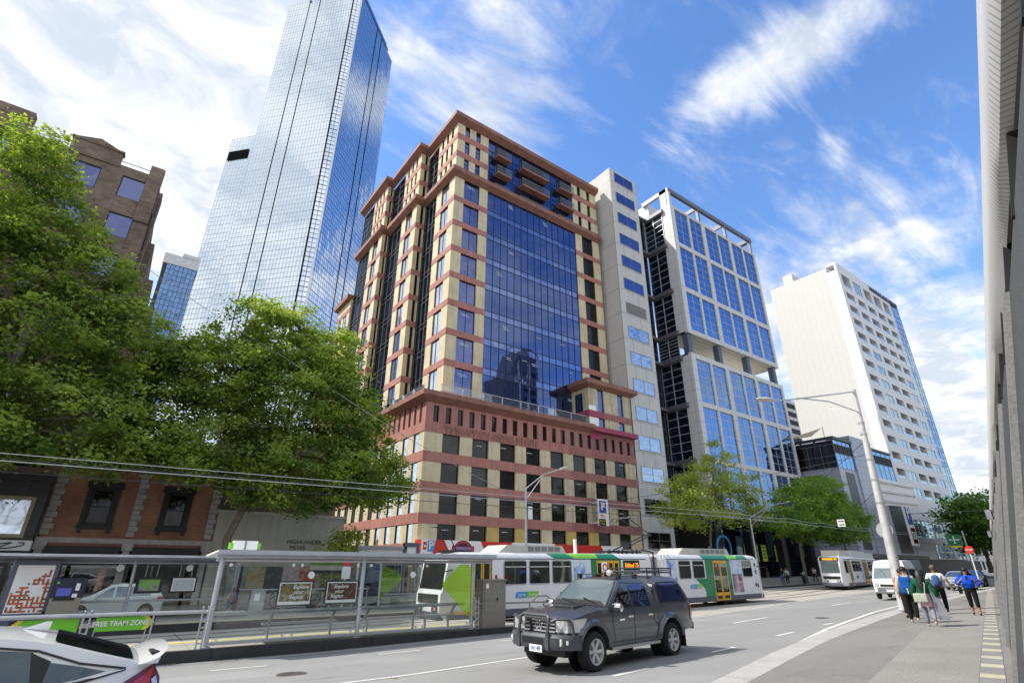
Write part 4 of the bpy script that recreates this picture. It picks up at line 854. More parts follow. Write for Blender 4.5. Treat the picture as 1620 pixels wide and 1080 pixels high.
# glass end of the street face, panes vary with storey
gl = MB(); z = 68.3; k = 0
while z > 12:
    h_ = 3.41/2; 
    for i in range(3): fq(gl, 'F', 40.1, 156.2+1.8*i, 158.0+1.8*i, z-h_+.04, z-.04, 0, 0 if (k//2) % 9 in (0, 1, 2, 3) else 1, .03)
    z -= h_; k += 1
for i in range(4): gl.box(156.2+1.8*i-.04, 156.2+1.8*i+.04, 40.03, 40.12, 11.6, 68.3, 2)
gl.build('glass_corner', ['hotel_b', 'hotel_g', 'frame_wh'], H)
for x0, x1 in ((126, 131.8), (132.2, 138), (138.4, 144.2), (144.6, 150.4), (150.8, 156.6), (157, 161.4)): win(H, 'F', 40, x0, x1, 7.2, 10.5, 'hotel_g', 'frame_wh', nx=3, nz=(0, .3, 1), fr=.12, rec=.1)
mb = MB(); mb.box(hx0, hx1, 39.96, 42.2, 6.2, 7.2); mb.box(hx0, hx0+.9, 40.02, 42.2, 7.2, 10.5); mb.box(hx0, 135.5, 39.98, 42.2, 3.3, 6.2); mb.box(hx0, hx1, 40.2, 42.2, -1, 3.3, 1); mb.build('podium_wall', ['tile', 'black'], H)
for i in range(5): win(H, 'F', 40, 136+i*5, 140.6+i*5, 3.4, 6.15, 'hotel_g', 'frame_wh', nx=2, nz=2, fr=.12, rec=.05, mw=.25)
mb = MB(); x = 143.4                                                        # letters standing on the roof edge, too small to read
while x < 161.2:
    k = rnd.uniform(.75, 1.15); mb.box(x, x+k*.35, 39.9, 40.0, 67.35, 68.7); mb.box(x, x+k, 39.88, 39.98, 67.35+rnd.choice((0, .5, 1.)), 67.75+rnd.choice((0, .5, .9))+.05)
    if rnd.random() < .6: mb.box(x+k*.65, x+k, 39.9, 40.0, 67.4, 68.4)
    x += k+.12
mb.build('roof_lettering', 'navy', H)
mb = MB(); mb.cyl((125.8, 46.5, 68), (125.8, 46.5, 71.8), .06); mb.build('aerial', 'frame_wh', H)
# narrow striped building between office and hotel
SB = thing('striped_building', 'distant white building with rows of dark window strips behind the hotel flank', 'building', (150, 88, 0))
mb = MB(); mb.box(146, 240, 75, 90, -2, 50); mb.build('wall', 'hotel_f', SB)
for k in range(13):
    mb = MB(); mb.box(145.9, 146.0, 75.6, 89.4, 47.4-2.7*k, 48.9-2.7*k, 0)
    for q in range(5): mb.box(145.86, 145.9, 77+q*2.6, 77.3+q*2.6, 47.4-2.7*k, 48.9-2.7*k, 1)
    mb.box(147, 166, 74.9, 75, 47.4-2.7*k, 48.9-2.7*k, 0); mb.build('window_strip', ['dkwin', 'frame_gy'], SB)

# ================================================================ MIRROR GLASS SKYSCRAPER
K = thing('skyscraper', 'very tall mirror glass skyscraper reflecting clouds, with dark vertical stripes', 'skyscraper', (30, 180, -1))
Lp = Vector((10.18, 190.13)); Cp = Vector((32.1, 165.6)); C2 = Vector((35.3, 164.8)); Rp = Vector((60.28, 188.72))
dl = (Cp-Lp).normalized(); dr = (Rp-C2).normalized(); Wp = Lp-dl*11.0
ZT = 240.
def face(name, a, b, z0, z1, mats, step, zstep, jit=.05, darks=(), z_only=None, bar=.13):
    mb = MB(); L_ = (b-a).length; d = (b-a)/L_; nrm = Vector((d.y, -d.x)); n = max(1, round(L_/step)); nz = int((z1-z0)/zstep)
    def P(u, z, o=0.): q = a+d*u+nrm*o; return (q.x, q.y, z)
    us = [L_*i/n for i in range(n+1)]
    for i in range(n):
        for k in range(0, nz, 2):
            za, zb = z1-zstep*k, max(z0, z1-zstep*(k+2)); j = [rnd.uniform(-jit, jit) for _ in range(2)]
            mb.quad(P(us[i], zb, j[0]), P(us[i+1], zb, j[1]), P(us[i+1], za, j[1]), P(us[i], za, j[0]), 0)
    for i, u in enumerate(us):
        w_ = bar*2.2 if i in darks else bar*.62; o = .12
        mb.add([P(u-w_, z0, o), P(u+w_, z0, o), P(u+w_, z1, o), P(u-w_, z1, o)], [(0, 1, 2, 3)], 2 if i in darks else 1)
    for k in range(nz+1):
        z = z1-zstep*k; h_ = bar*.75 if k % 2 == 0 else bar*.45
        mb.add([P(0, z-h_, .11), P(L_, z-h_, .11), P(L_, z+h_, .11), P(0, z+h_, .11)], [(0, 1, 2, 3)], 1)
    return mb.build(name, mats, K)
mb = MB(); mb.prism([(Wp.x+2, Wp.y), (Lp.x+.5, Lp.y-.1), (Cp.x, Cp.y+.6), (C2.x, C2.y+.6), (Rp.x-.6, Rp.y), (40, 215), (15, 212)], 'z', -2, 161); mb.prism([(Lp.x+.6, Lp.y), (Cp.x, Cp.y+.6), (C2.x, C2.y+.6), (Rp.x-.6, Rp.y), (36, 212)], 'z', 160, ZT-.2); mb.build('core', 'frame_dk', K)
face('glass_face', Lp, Cp, 20, ZT, ['sky_l', 'frame_gy', 'void'], 1.33, 1.95, .006, (8, 12), bar=.075)
face('glass_face', Wp, Lp, 20, 161, ['sky_l', 'frame_gy', 'void'], 1.33, 1.95, .006, (), bar=.075)
face('glass_face', Cp, C2, 20, ZT, ['sky_r', 'frame_dk', 'void'], 1.6, 1.95, .01, (0,), bar=.13)
face('glass_face', C2, Rp, 20, ZT, ['sky_r', 'frame_dk', 'void'], 1.3, 1.95, .01, (13, 17), bar=.1)
mb = MB(); d3 = Vector((dr.y, -dr.x)); 
def along(p, d, u, n_, o): q = p+d*u+n_*o; return q
a = along(C2, dr, 0, d3, .2); b = along(C2, dr, -.35, d3, .25); mb.cyl((b.x, b.y, 20), (b.x, b.y, ZT), .32, None, 6); mb.build('corner_fin', 'white', K)
mb = MB(); q0 = along(C2, dr, 5, d3, -2.2); q1 = along(C2, dr, 31, d3, -2.2); q2 = along(C2, dr, 31, d3, -14); q3 = along(C2, dr, 5, d3, -14)
mb.prism([(q.x, q.y) for q in (q0, q1, q2, q3)], 'z', ZT, ZT+9); mb.build('penthouse', 'sky_r', K)
mb = MB(); q0 = along(C2, dr, 0, d3, .16); q1 = along(C2, dr, 29, d3, .16)
mb.add([(q0.x, q0.y, ZT-.1), (q1.x, q1.y, ZT-.1), (q1.x, q1.y, ZT+1.6), (q0.x, q0.y, ZT+1.6)], [(0, 1, 2, 3)]); mb.build('parapet', 'frame_dk', K)
mb = MB(); a = Wp+dl*.6; b = Lp-dl*1.2; n_ = Vector((dl.y, -dl.x))*.25
mb.add([(a.x+n_.x, a.y+n_.y, 149.5), (b.x+n_.x, b.y+n_.y, 149.5), (b.x+n_.x, b.y+n_.y, 154.), (a.x+n_.x, a.y+n_.y, 154.)], [(0, 1, 2, 3)]); mb.build('plant_louvre', 'void', K)
mb = MB(); mb.tube([(17, 182, ZT), (17, 182, ZT+3.5), (20, 179.5, ZT+3.5), (20, 179.5, ZT)], .5); mb.build('roof_crane', 'frame_gy', K)
# tower across the street, seen mirrored in the blue curtain wall
RT = thing('office_tower', 'dark tapering tower seen mirrored low in the blue curtain wall', 'building', (128, -72, 0))
mb = MB(); mb.prism([(118, -2), (138, -2), (137.5, 80), (134.5, 91), (129, 91), (121, 76), (118.5, 76)], 'y', -84, -70); mb.build('wall', pbr('mirrored_tower_grey', (.1, .1, .12), .5), RT)
for k in range(20):
    mb = MB(); mb.box(129.5, 137, -70, -69.9, 4+3.9*k, 5.8+3.9*k); mb.build('window_strip', 'black', RT)
for x in (126.5, 131.8): mb = MB(); mb.box(x, x+.9, -70, -69.7, 0, 84); mb.build('pale_fin', 'frame_wh', RT)
# small blue tower behind the trees
SK = thing('blue_tower', 'small distant blue glass tower showing between the brown warehouse and skyscraper', 'building', (0, 122, -1))
mb = MB(); mb.box(-4, 2.2, 121, 135, -2, 61); mb.box(-4.2, 2.4, 120.8, 135, 61., 63.4, 1); mb.box(-1, 2.2, 120.7, 121, 63.4, 64.2, 1); mb.build('wall', ['frame_dk', 'frame_wh'], SK)
win(SK, 'F', 121, -3.4, 2.2, 20, 61, 'office_g', 'frame_dk', nx=7, nz=34, fr=.08, rec=-.02, proud=.02, mw=.09, jit=.02, name='curtain_wall')

# ================================================================ BROWN BRICK WAREHOUSE (upper left)
Wh = thing('brick_warehouse', 'tall dark brown brick warehouse with stepped parapet and large square windows', 'building', (-9, 44, -.9))
mb = MB(); xr = -3.2
cells_ = [(-16.8, -13.6), (-9.5, -7.9), (-5.65, -4.1)]
wz = [(29.65-3.42*k-1.95, 29.65-3.42*k) for k in range(8)]
cw = [(-5.68, -4.12), (-8.9, -7.0), (-13.9, -12.0), (-16.6, -14.7), (-19.5, -17.6), (-22.4, -20.5), (-25.4, -23.5)]
xs = sorted([x for c in cw for x in c]); e = -30
for a, b in sorted(cw)+[(xr, xr)]:
    mb.box(e, a, 44, 44.5, -2, 30.2)
    if a < xr:
        pz_ = -2
        for z0, z1 in sorted(wz): mb.box(a, b, 44.02, 44.5, pz_, z0); pz_ = z1
        mb.box(a, b, 44.02, 44.5, pz_, 30.2)
    e = b
mb.box(xr-.5, xr, 44.5, 75, -2, 29.9); mb.box(-4.15, xr, 43.85, 44.5, 26, 31.3); mb.box(-6.1, -4.15, 44.03, 44.5, 30.2, 30.5)
mb.prism([(-9.2, 30.2), (-6.1, 30.2), (-6.1, 31.55), (-7.65, 32.1), (-9.2, 31.6)], 'y', 43.9, 44.5); mb.box(-9.3, -6.0, 43.8, 44.5, 31.45, 31.6)
mb.box(-30, -11.6, 43.9, 44.5, 30.2, 31.5); mb.box(-13.6, -11.6, 43.85, 44.6, 31.5, 32.2); mb.box(-30, -14.6, 43.85, 44.6, 31.5, 32.); mb.box(-11.6, -9.2, 44.05, 44.5, 30.2, 30.5)
mb.box(xr-.3, xr+.2, 46, 47.6, 20, 30.4); mb.box(xr-.3, xr+.65, 48, 62, -2, 26.6); mb.box(xr-.3, xr+1.25, 50, 62, -2, 24.2); mb.box(xr-.3, xr+1.9, 50.5, 62, -2, 22.); mb.box(-29, xr-.5, 46.5, 75, 28.5, 29.2)
mb.build('wall', 'brownbrick', Wh)
mb = MB(); mb.box(-29.8, xr-.55, 44.6, 74, -2, 29); mb.build('core', 'dk', Wh)
for a, b in cw:
    for z0, z1 in wz[:6]: win(Wh, 'F', 44, a, b, z0, z1, 'blue_w', 'frame_dk', fr=.07, rec=.12)
mb = MB()
for i, (a, b) in enumerate((((44.7, 27.5), (52, 12)), ((45.2, 24), (56, 5)), ((48, 28), (62, 8)))): mb.tube([(xr+.03, a[0], a[1]), (xr+.03, b[0], b[1])], .05, 5)
mb.each('wall_cable', 'black', Wh)
mb = MB(); mb.box(-11.6, -9.2, 44.3, 44.33, 30.9, 30.96); mb.box(-6.1, -4.2, 44.3, 44.33, 31., 31.06); mb.each('roof_rail', 'frame_gy', Wh)
# dark shop at the far left, street level of the warehouse
mb = MB(); mb.box(-30, -3.45, 43.3, 44, -2, 6.6, 0); mb.box(-30, -3.4, 43.0, 44, 2.35, 2.9, 1); mb.build('shop_base', ['charcoal', 'white'], Wh)
win(Wh, 'F', 43.3, -6.6, -3.9, 3.05, 5.35, 'white_win', 'tan', fr=.2, rec=-.02, name='shop_window'); win(Wh, 'F', 43.3, -12, -8, 3.05, 5.35, 'white_win', 'tan', fr=.2, rec=-.02, name='shop_window'); win(Wh, 'F', 43.3, -12, -3.9, -.6, 2.2, 'dkwin', 'frame_dk', nx=4, fr=.1, rec=-.02, name='shop_window')
mb = MB(); pts = []
for i in range(40): u = i/39; pts.append((-5.4+1.5*u+.35*math.sin(u*16), 42.97, 2.62+.16*math.cos(u*13)))
mb.tube(pts, .03, 5); mb.build('script_lettering', 'sign_k', Wh)

# ================================================================ RED BRICK PUB AND RENDERED WALL
P_ = thing('brick_pub', 'two storey orange red brick pub with black window surrounds and stone quoins', 'building', (1.4, 44, -.8))
mb = MB(); wnd = [(-1.35, -.1), (2.85, 4.1)]
mb.box(-3.3, wnd[0][0], 44, 44.4, 3.0, 9.5); mb.box(wnd[0][1], wnd[1][0], 44, 44.4, 3.0, 9.5); mb.box(wnd[1][1], 6.1, 44, 44.4, 3., 9.5)
for a, b in wnd: mb.box(a, b, 44.01, 44.4, 3.0, 3.95); mb.box(a, b, 44.01, 44.4, 6.2, 9.5)
mb.build('brick_wall', 'redbrick', P_)
mb = MB(); mb.box(-3.2, 6., 44.45, 60, -2, 9.4); mb.build('core', 'dk', P_)
mb = MB()
for x in (-3.3, 1.05, 5.55):
    mb = MB()
    for k in range(18): mb.box(x, x+(.55 if k % 2 else .42), 43.95, 44.02, 3.3+k*.34, 3.3+k*.34+.3)
    mb.build('quoin', 'stone', P_)
mb = MB(); mb.box(-3.35, 6.15, 43.7, 44.1, 2.85, 3.15); mb.box(-3.4, 6.2, 43.85, 44.1, 9.2, 9.7)
for x in (-3.35, 1., 5.5): mb.box(x, x+.6, 43.62, 44.05, 2.45, 3.0); mb.box(x+.1, x+.5, 43.75, 44, -1, 2.45)
mb.each('stone_cornice', 'stone', P_)
mb = MB(); mb.box(-3.3, 6.1, 43.8, 44.05, 2.68, 2.85); mb.build('red_fascia', 'red_w', P_); mb = MB(); mb.box(-2.8, .95, 43.5, 44.0, 1.75, 2.66); mb.box(1.6, 5.45, 43.5, 44., 1.75, 2.66); mb.each('black_fascia', 'black', P_)
for a, b in wnd:
    win(P_, 'F', 44, a, b, 3.95, 6.2, 'dkwin', 'black', nx=1, nz=2, fr=.14, rec=.1, name='window')
    mb = MB(); mb.box(a-.25, a, 43.92, 44.05, 3.85, 6.5); mb.box(b, b+.25, 43.92, 44.05, 3.85, 6.5); mb.box(a-.3, b+.3, 43.85, 44.05, 3.7, 3.95); mb.box(a-.35, b+.35, 43.85, 44.05, 6.2, 6.6); mb.box(a-.2, a+.0, 43.85, 44.02, 3.45, 3.7); mb.box(b, b+.2, 43.85, 44.02, 3.45, 3.7); mb.build('window_surround', 'black', P_)
for a, b in ((-2.7, .9), (1.6, 5.4)):
    mb = MB(); mb.prism([(43.8, 2.45), (42.6, 1.75), (42.6, 1.5), (42.65, 1.5), (43.8, 2.3)], 'x', a, b); mb.build('awning', 'black', P_)
    win(P_, 'F', 43.95, a, b, -.7, 1.9, 'dkwin', 'black', nx=4, fr=.08, rec=.0, name='shopfront')
mb = MB(); mb.box(.2, .55, 43.2, 43.6, -.7, 2.); mb.build('pink_column', 'red', P_)
text('BEST KEBAB', 'tan', P_, (-1.5, 43.9, 1.35), .16)
MW = thing('rendered_wall', 'plain grey cream rendered wall with dark lettering between pub and side street', 'wall', (10.8, 44, -.8))
mb = MB(); mb.box(6.15, 15.4, 44, 44.4, -2, 5.1); mb.box(6.1, 15.5, 43.9, 44.5, 5.1, 5.3); mb.build('wall', 'render', MW)
text('HIGHLANDER', 'sign_k', MW, (12.5, 43.98, 3.28), .42, sx=1.); text('MEWS', 'sign_k', MW, (12.0, 43.98, 2.86), .42)
mb = MB(); mb.box(6.3, 15.2, 46, 60, -2, 12); mb.build('house_behind', 'brownbrick', MW)
cols_ = [[(.1, .14, .2), (.3, .3, .34), (.5, .5, .52)], [(.3, .4, .5), (.5, .4, .1), (.2, .2, .2)], [(.02, .02, .025), (.05, .05, .06), (.3, .3, .3)], [(.55, .4, .45), (.6, .5, .5), (.4, .3, .35)], [(.55, .06, .04), (.6, .09, .05), (.7, .5, .45)], [(.1, .07, .05), (.35, .25, .18), (.6, .55, .5)], [(.1, .09, .1), (.2, .15, .2), (.3, .35, .3)]]
plab = ['grey blue portrait poster pasted leftmost on the rendered wall', 'pale blue and yellow poster pasted on the rendered wall', 'black poster pasted on the rendered wall', 'pink poster pasted on the rendered wall', 'bright red poster pasted on the rendered wall', 'brown and cream poster pasted on the rendered wall', 'dark poster pasted rightmost on the rendered wall']
for i in range(7):
    x = 7.6+i*1.22; mb = MB(); mb.box(x, x+1.16, 43.94, 43.985, -.15, 1.55); tag(mb.build('poster', poster('poster_print', cols_[i], 1.6, i*3.3)), plab[i], 'poster', 'posters on the rendered wall')
# buildings that close the side street and far views
for i, (x0, x1, y0, y1, h_, m_, lab) in enumerate(((14.6, 22, 96, 110, 24, 'brownbrick', 'brown brick building closing the side street behind the small tree'), (165, 230, 43, 60, 19, 'hotel_f', 'pale low building beyond the hotel at the end of the street'), (205, 260, 20, 40, 15, 'render', 'distant grey building behind the far street tree'))):
    q = thing('distant_building', lab, 'building', ((x0+x1)/2, (y0+y1)/2, 0)); mb = MB(); mb.box(x0, x1, y0, y1, -3, h_); mb.build('wall', m_, q)
    for k in range(int(h_/3.4)):
        mb = MB(); n = max(3, int((x1-x0)/3))
        for j in range(n): a = x0+(x1-x0)*(j+.25)/n; mb.box(a, a+(x1-x0)/n*.5, y0-.06, y0, 1.5+3.4*k, 3.4+3.4*k)
        if x0 > 100:
            for j in range(5): a = y0+(y1-y0)*(j+.25)/5; mb.box(x0-.06, x0, a, a+1.8, 1.5+3.4*k, 3.4+3.4*k)
        mb.build('window_row', 'teal_g', q)

# ================================================================ STATION WALL (right edge)
wd_ = Vector((.973, .231, 0)).normalized(); wn = Vector((wd_.y, -wd_.x, 0)); WB = Vector((11.39, 2.84, 0))
LEAN = .235
def wp(u, h, off=0.): # along wall, height over footpath, offset outward toward the street
    b = WB+wd_*u; z = G(b.x, b.y)+.09
    q = b+wn*(LEAN*h-off); return (q.x, q.y, z+h)
ST = thing('station_wall', 'leaning grey pebbled wall panels under a white ribbed eave along the footpath', 'wall', tuple(WB))
e0 = -15.0
for k in range(15):
    u0, u1 = -10.05+5.3*k, -10.05+5.3*(k+1)-.01
    mb = MB()
    # shingled panel: near edge stands proud, far edge tucks in
    a, b, c, d = wp(u0, -.3, .0), wp(u1, -.3, .0), wp(u1, 4.3, .0), wp(u0, 4.3, .0)
    mb.quad(a, b, c, d, 0)
    a2, d2 = wp(u0, -.3, -.2), wp(u0, 4.3, -.2); mb.quad(a2, a, d, d2, 1)
    e_, f_ = wp(u0+.12, -.3, .06), wp(u0+.12, 4.3, .06); a3, d3 = wp(u0, -.3, .06), wp(u0, 4.3, .06)
    mb.quad(a3, e_, f_, d3, 1); mb.quad(a, a3, d3, d, 1); mb.quad(e_, wp(u0+.12, -.3, -.02), wp(u0+.12, 4.3, -.02), f_, 1); mb.quad(d2, d, c, wp(u1, 4.3, -.2), 0)
    mb.build('wall_panel', ['wall_fin', 'fin_edge'], ST, fix=False)
mb = MB(); mb.quad(wp(-16, 4.2, -.12), wp(70, 4.2, -.12), wp(70, 4.95, -.12), wp(-16, 4.95, -.12)); mb.build('perforated_screen', 'perf', ST, fix=False)
mb = MB()
for k in range(40):
    u = -15+2.1*k; mb.add([wp(u, 4.2, .02), wp(u+.07, 4.2, .02), wp(u+.07, 4.95, .02), wp(u, 4.95, .02), wp(u, 4.2, -.12), wp(u+.07, 4.2, -.12), wp(u+.07, 4.95, -.12), wp(u, 4.95, -.12)], [(0, 1, 2, 3), (4, 7, 6, 5), (0, 4, 5, 1), (3, 2, 6, 7), (0, 3, 7, 4), (1, 5, 6, 2)])
mb.each('screen_bracket', 'black', ST)
mb = MB(); us = srange(-16, 70, .5)
prof = lambda u: ((4.93+.06*math.sin(u*.55), -.04-.03*math.sin(u*.4)), (4.98, .06), (5.1, .12), (5.5, .15), (5.62, .1))
vs = []
for u in us: vs += [wp(u, h, o) for h, o in prof(u)]
mb.add(vs, [(i*5+j, (i+1)*5+j, (i+1)*5+j+1, i*5+j+1) for i in range(len(us)-1) for j in range(4)]); mb.build('ribbed_eave', 'fascia', ST, smooth=True)
mb = MB(); vs = []
for u in us: vs += [wp(u, 5.6, .14), wp(u, 5.75, .17), wp(u, 5.75, -.6)]
mb.add(vs, [(i*3+j, (i+1)*3+j, (i+1)*3+j+1, i*3+j+1) for i in range(len(us)-1) for j in range(2)]); mb.build('roof_edge', 'fascia_w', ST, smooth=True)
# undulating station roof behind the wall
mb = MB(); n_, m_ = 60, 10; vs = []
for i in range(n_+1):
    u = -90+240*i/n_
    for j in range(m_+1):
        o = 2.2+64*j/m_; b_ = WB+wd_*u+wn*o; vs.append((b_.x, b_.y, 5.9+9*math.sin(math.pi*.5*min(1, j/6))*(1+.35*math.sin(u*.16))+1.2*math.sin(u*.16+j*.5)*(j > 0)))
mb.add(vs, [(i*(m_+1)+j, i*(m_+1)+j+1, (i+1)*(m_+1)+j+1, (i+1)*(m_+1)+j) for i in range(n_) for j in range(m_)]); mb.build('wavy_roof', pbr('roof_sheet', (.45, .46, .47), .45, .3, cells=(1.2, 0, 0), jw=.3, jcol=(.12, .12, .13)), ST, smooth=True)
for u in (13, 28): 
    mb = MB(); p = Vector(wp(u, 3.3, .25)); mb.box(p.x-.1, p.x+.1, p.y-.1, p.y+.05, p.z-.15, p.z+.15); tag(mb.build('wall_lamp', 'frame_gy'), 'small box lamp high on the leaning station wall, '+('nearer one' if u == 13 else 'farther one'), 'lamp')

# ================================================================ TRAM STOP, NEAR PLATFORM
SHL = thing('tram_shelter', 'long glass tram shelter with steel posts on the near platform', 'shelter', (7.6, 19.1, PZ))
px_ = (3.07, 7.6, 12.15)
for x in px_:
    mb = MB(); mb.cyl((x, 19.15, PZ), (x, 19.15, 1.86), .075, None, 12); mb.cyl((x, 19.15, PZ), (x, 19.15, PZ+.03), .14, None, 12); mb.build('post', 'alu', SHL, smooth=True)
mb = MB(); mb.prism([(18.75, 2.03), (20.95, 1.9), (20.95, 1.96), (18.75, 2.07)], 'x', 2.85, 13.0); mb.build('roof', 'white', SHL)
mb = MB(); mb.box(2.85, 13.0, 18.9, 19.05, 1.86, 1.975); mb.box(2.85, 13., 18.72, 18.76, 1.95, 2.08); mb.tube([(2.9, 19.15, 1.8), (13., 19.15, 1.8)], .05, 8); mb.build('gutter_beam', 'alu', SHL)
k = 0
for a, b in ((3.2, 5.3), (5.34, 7.48), (7.72, 9.9), (9.94, 12.05)):
    mb = MB(); mb.box(a, b, 19.1, 19.115, PZ+.1, 1.72); mb.build('glass_pane', 'clear', SHL)
    mb = MB()
    for x in (a+.12, b-.12): mb.cyl((x, 19.06, 1.66), (x, 19.13, 1.66), .05, None, 10); mb.cyl((x, 19.06, PZ+.2), (x, 19.13, PZ+.2), .04, None, 8)
    for q in mb.each('glass_clamp', 'white', SHL): pass
mb = MB(); mb.box(3.1, 12.1, 19.02, 19.1, PZ+.06, PZ+.14); mb.build('base_rail', 'galv', SHL)
mb = MB(); mb.add([(10.72, 19.085, 1.0), (11.5, 19.085, 1.72), (12.06, 19.085, 1.72), (12.06, 19.085, -.22)], [(0, 3, 2, 1)]); d_ = mb.build('lime_decal', 'lime_g', SHL)
for x in (5.4, 9.1):
    mb = MB(); mb.lathe([(0, 0), (.11, 0), (.11, .006), (0, .006)], 'y', (x+.4, 19.085, 1.36), 18); mb.build('round_sticker', 'sign_w', SHL)
mb = MB(); mb.tube([(3.2, 19.5, .3), (12.0, 19.5, .3)], .055, 8); mb.build('lean_rail', 'alu', SHL, smooth=True)
for x in (4.9, 6.9, 8.1, 10., 11.6):
    mb = MB(); mb.prism([(19.42, .3), (19.58, .3), (19.85, -.05), (19.8, -.1)], 'x', x-.03, x+.03); mb.build('rail_bracket', 'galv', SHL)
for a, b in ((4.7, 7.1), (8.0, 10.2), (10.3, 11.7)):
    mb = MB(); mb.box(a, b, 19.65, 20.0, -.1, -.05); 
    for x in (a+.2, b-.2): mb.box(x-.03, x+.03, 19.78, 19.86, PZ, -.1)
    mb.build('bench_seat', 'galv', SHL)
PI = thing('passenger_display', 'boxy white and green arrival display on the shelter roof', 'display', (3.6, 19.3, 2.1))
mb = MB(); mb.box(3.3, 4.0, 19.2, 19.5, 2.1, 2.36, 0); mb.box(3.2, 3.3, 19.22, 19.48, 2.12, 2.3, 1); mb.box(4.0, 4.1, 19.22, 19.48, 2.12, 2.3, 1); mb.box(3.62, 3.66, 19.18, 19.2, 2.1, 2.36, 2); mb.build('housing', ['white', 'green_s', 'frame_gy'], PI)
HS = thing('hanging_sign', 'green and white stop sign hanging under the near shelter roof', 'sign', (6.4, 20, 1.7))
mb = MB(); mb.box(6.0, 7.1, 19.95, 20.0, 1.5, 1.66, 0); mb.box(6.0, 7.1, 19.94, 20.01, 1.4, 1.5, 1); mb.box(6.0, 7.1, 19.945, 20.005, 1.66, 1.74, 2); mb.tube([(6.2, 19.97, 1.74), (6.2, 19.97, 2.05)], .015, 5); mb.tube([(6.9, 19.97, 1.74), (6.9, 19.97, 2.05)], .015, 5); mb.build('sign_board', ['white', 'navy', 'green_s'], HS)
CBN = thing('metal_cabinet', 'tall brushed steel equipment cabinet at the near shelter end', 'cabinet', (13.1, 19.2, PZ))
mb = MB(); mb.box(12.55, 13.65, 18.98, 19.5, PZ, 1.12); mb.box(12.5, 13.7, 18.93, 19.55, 1.12, 1.17); mb.build('body', 'inox', CBN)
mb = MB(); mb.box(12.62, 13.58, 18.96, 18.98, .0, 1.05); mb.build('door', 'inox', CBN); mb = MB(); mb.box(12.68, 12.8, 18.945, 18.96, .85, 1.02); mb.build('label_plate', 'sign_w', CBN); mb = MB(); mb.box(13.2, 13.26, 18.94, 18.96, .4, .52); mb.build('handle', 'frame_dk', CBN)
def ladder_post(x, y, z0, z1, label):
    t = thing('ladder_post', label, 'post', (x, y, z0), group='ladder posts of the platform fence')
    mb = MB()
    for d in (-.07, .07): mb.box(x+d-.02, x+d+.02, y-.02, y+.02, z0, z1)
    z = z0+.12
    while z < z1: mb.box(x-.05, x+.05, y-.015, y+.015, z, z+.04); z += .2
    mb.build('frame', 'galv', t)
    for d in (-.07, .07): mb = MB(); mb.lathe([(0, -.03), (.03, 0), (0, .03)], 'z', (x+d, y, z1+.02), 8); mb.build('knob', 'galv', t)
for x, lab in ((.12, 'ladder shaped steel post between the two green zone signs'), (2.88, 'ladder shaped steel post beside the first shelter post'), (12.3, 'ladder shaped steel post beside the metal cabinet')): ladder_post(x, 19.0, PZ, .5, lab)
FR = thing('platform_handrail', 'thick tubular steel handrail on ladder posts in front of the green signs', 'handrail', (0, 19, PZ))
mb = MB(); mb.tube([(-8, 19.0, .46), (2.95, 19.0, .40)], .05, 8); mb.build('rail', 'galv', FR, smooth=True)
for x in (-7.5, -3.6, 1.62): mb = MB(); mb.cyl((x, 19.04, PZ), (x, 19.04, .38), .022, None, 6); mb.build('stanchion', 'galv', FR)
def zone_sign(x0, x1, tip, label, txt):
    t = thing('zone_sign', label, 'sign', (x0, 19.1, 0), group='green zone arrows on the platform fence')
    s = 1 if tip > x1 else -1; e, st = (x1, x0) if s > 0 else (x0, x1); zb, zt = .015, .345; zm = .19; y = 19.09
    mb = MB()
    def arrow(off, dep, m): e2 = e-s*off; mb.add([(st, y-dep, zb), (e2, y-dep, zb), (e2+s*abs(tip-e), y-dep, zm), (e2, y-dep, zt), (st, y-dep, zt)], [(0, 1, 2, 3, 4)], m)
    mb.box(min(st, tip), max(st, tip)+.02, y, y+.02, zb, zt, 3); arrow(0, .004, 1); arrow(.06, .008, 2); arrow(.12, .012, 0); mb.build('sign_board', ['green_s', 'yel_s', 'lime_s', 'navy'], t, fix=False)
    if txt: text(txt, 'sign_w', t, ((x0+x1)/2-.02, y-.02, zm), .17, bold=.004, sx=.92)
    for x in (x0, x1): mb = MB(); mb.box(x-.012, x+.012, y+.02, y+.04, PZ, .38); mb.build('stanchion', 'galv', t)
zone_sign(.35, 1.5, 1.66, 'green arrow panel reading free tram zone, pointing right', '< FREE TRAM ZONE >')
zone_sign(-1.25, -.02, -1.42, 'green arrow panel without visible lettering, pointing left behind the white car', '')
RL = thing('ramp_handrail', 'steel tube handrail leading down the ramp beside the cabinet', 'handrail', (15, 19, PZ))
mb = MB(); mb.tube([(12.3, 19, .3), (17.0, 19., .28)], .035, 8); mb.tube([(15.0, 19.0, .3), (15.3, 19, .5), (15.8, 19, .52), (16.6, 19.3, .2)], .035, 8); mb.build('rail', 'inox', RL, smooth=True)
for x in (14.9, 15.65, 16.9): mb = MB(); mb.cyl((x, 19, PZ-.15), (x, 19, .3), .035, None, 8); mb.build('stanchion', 'inox', RL)

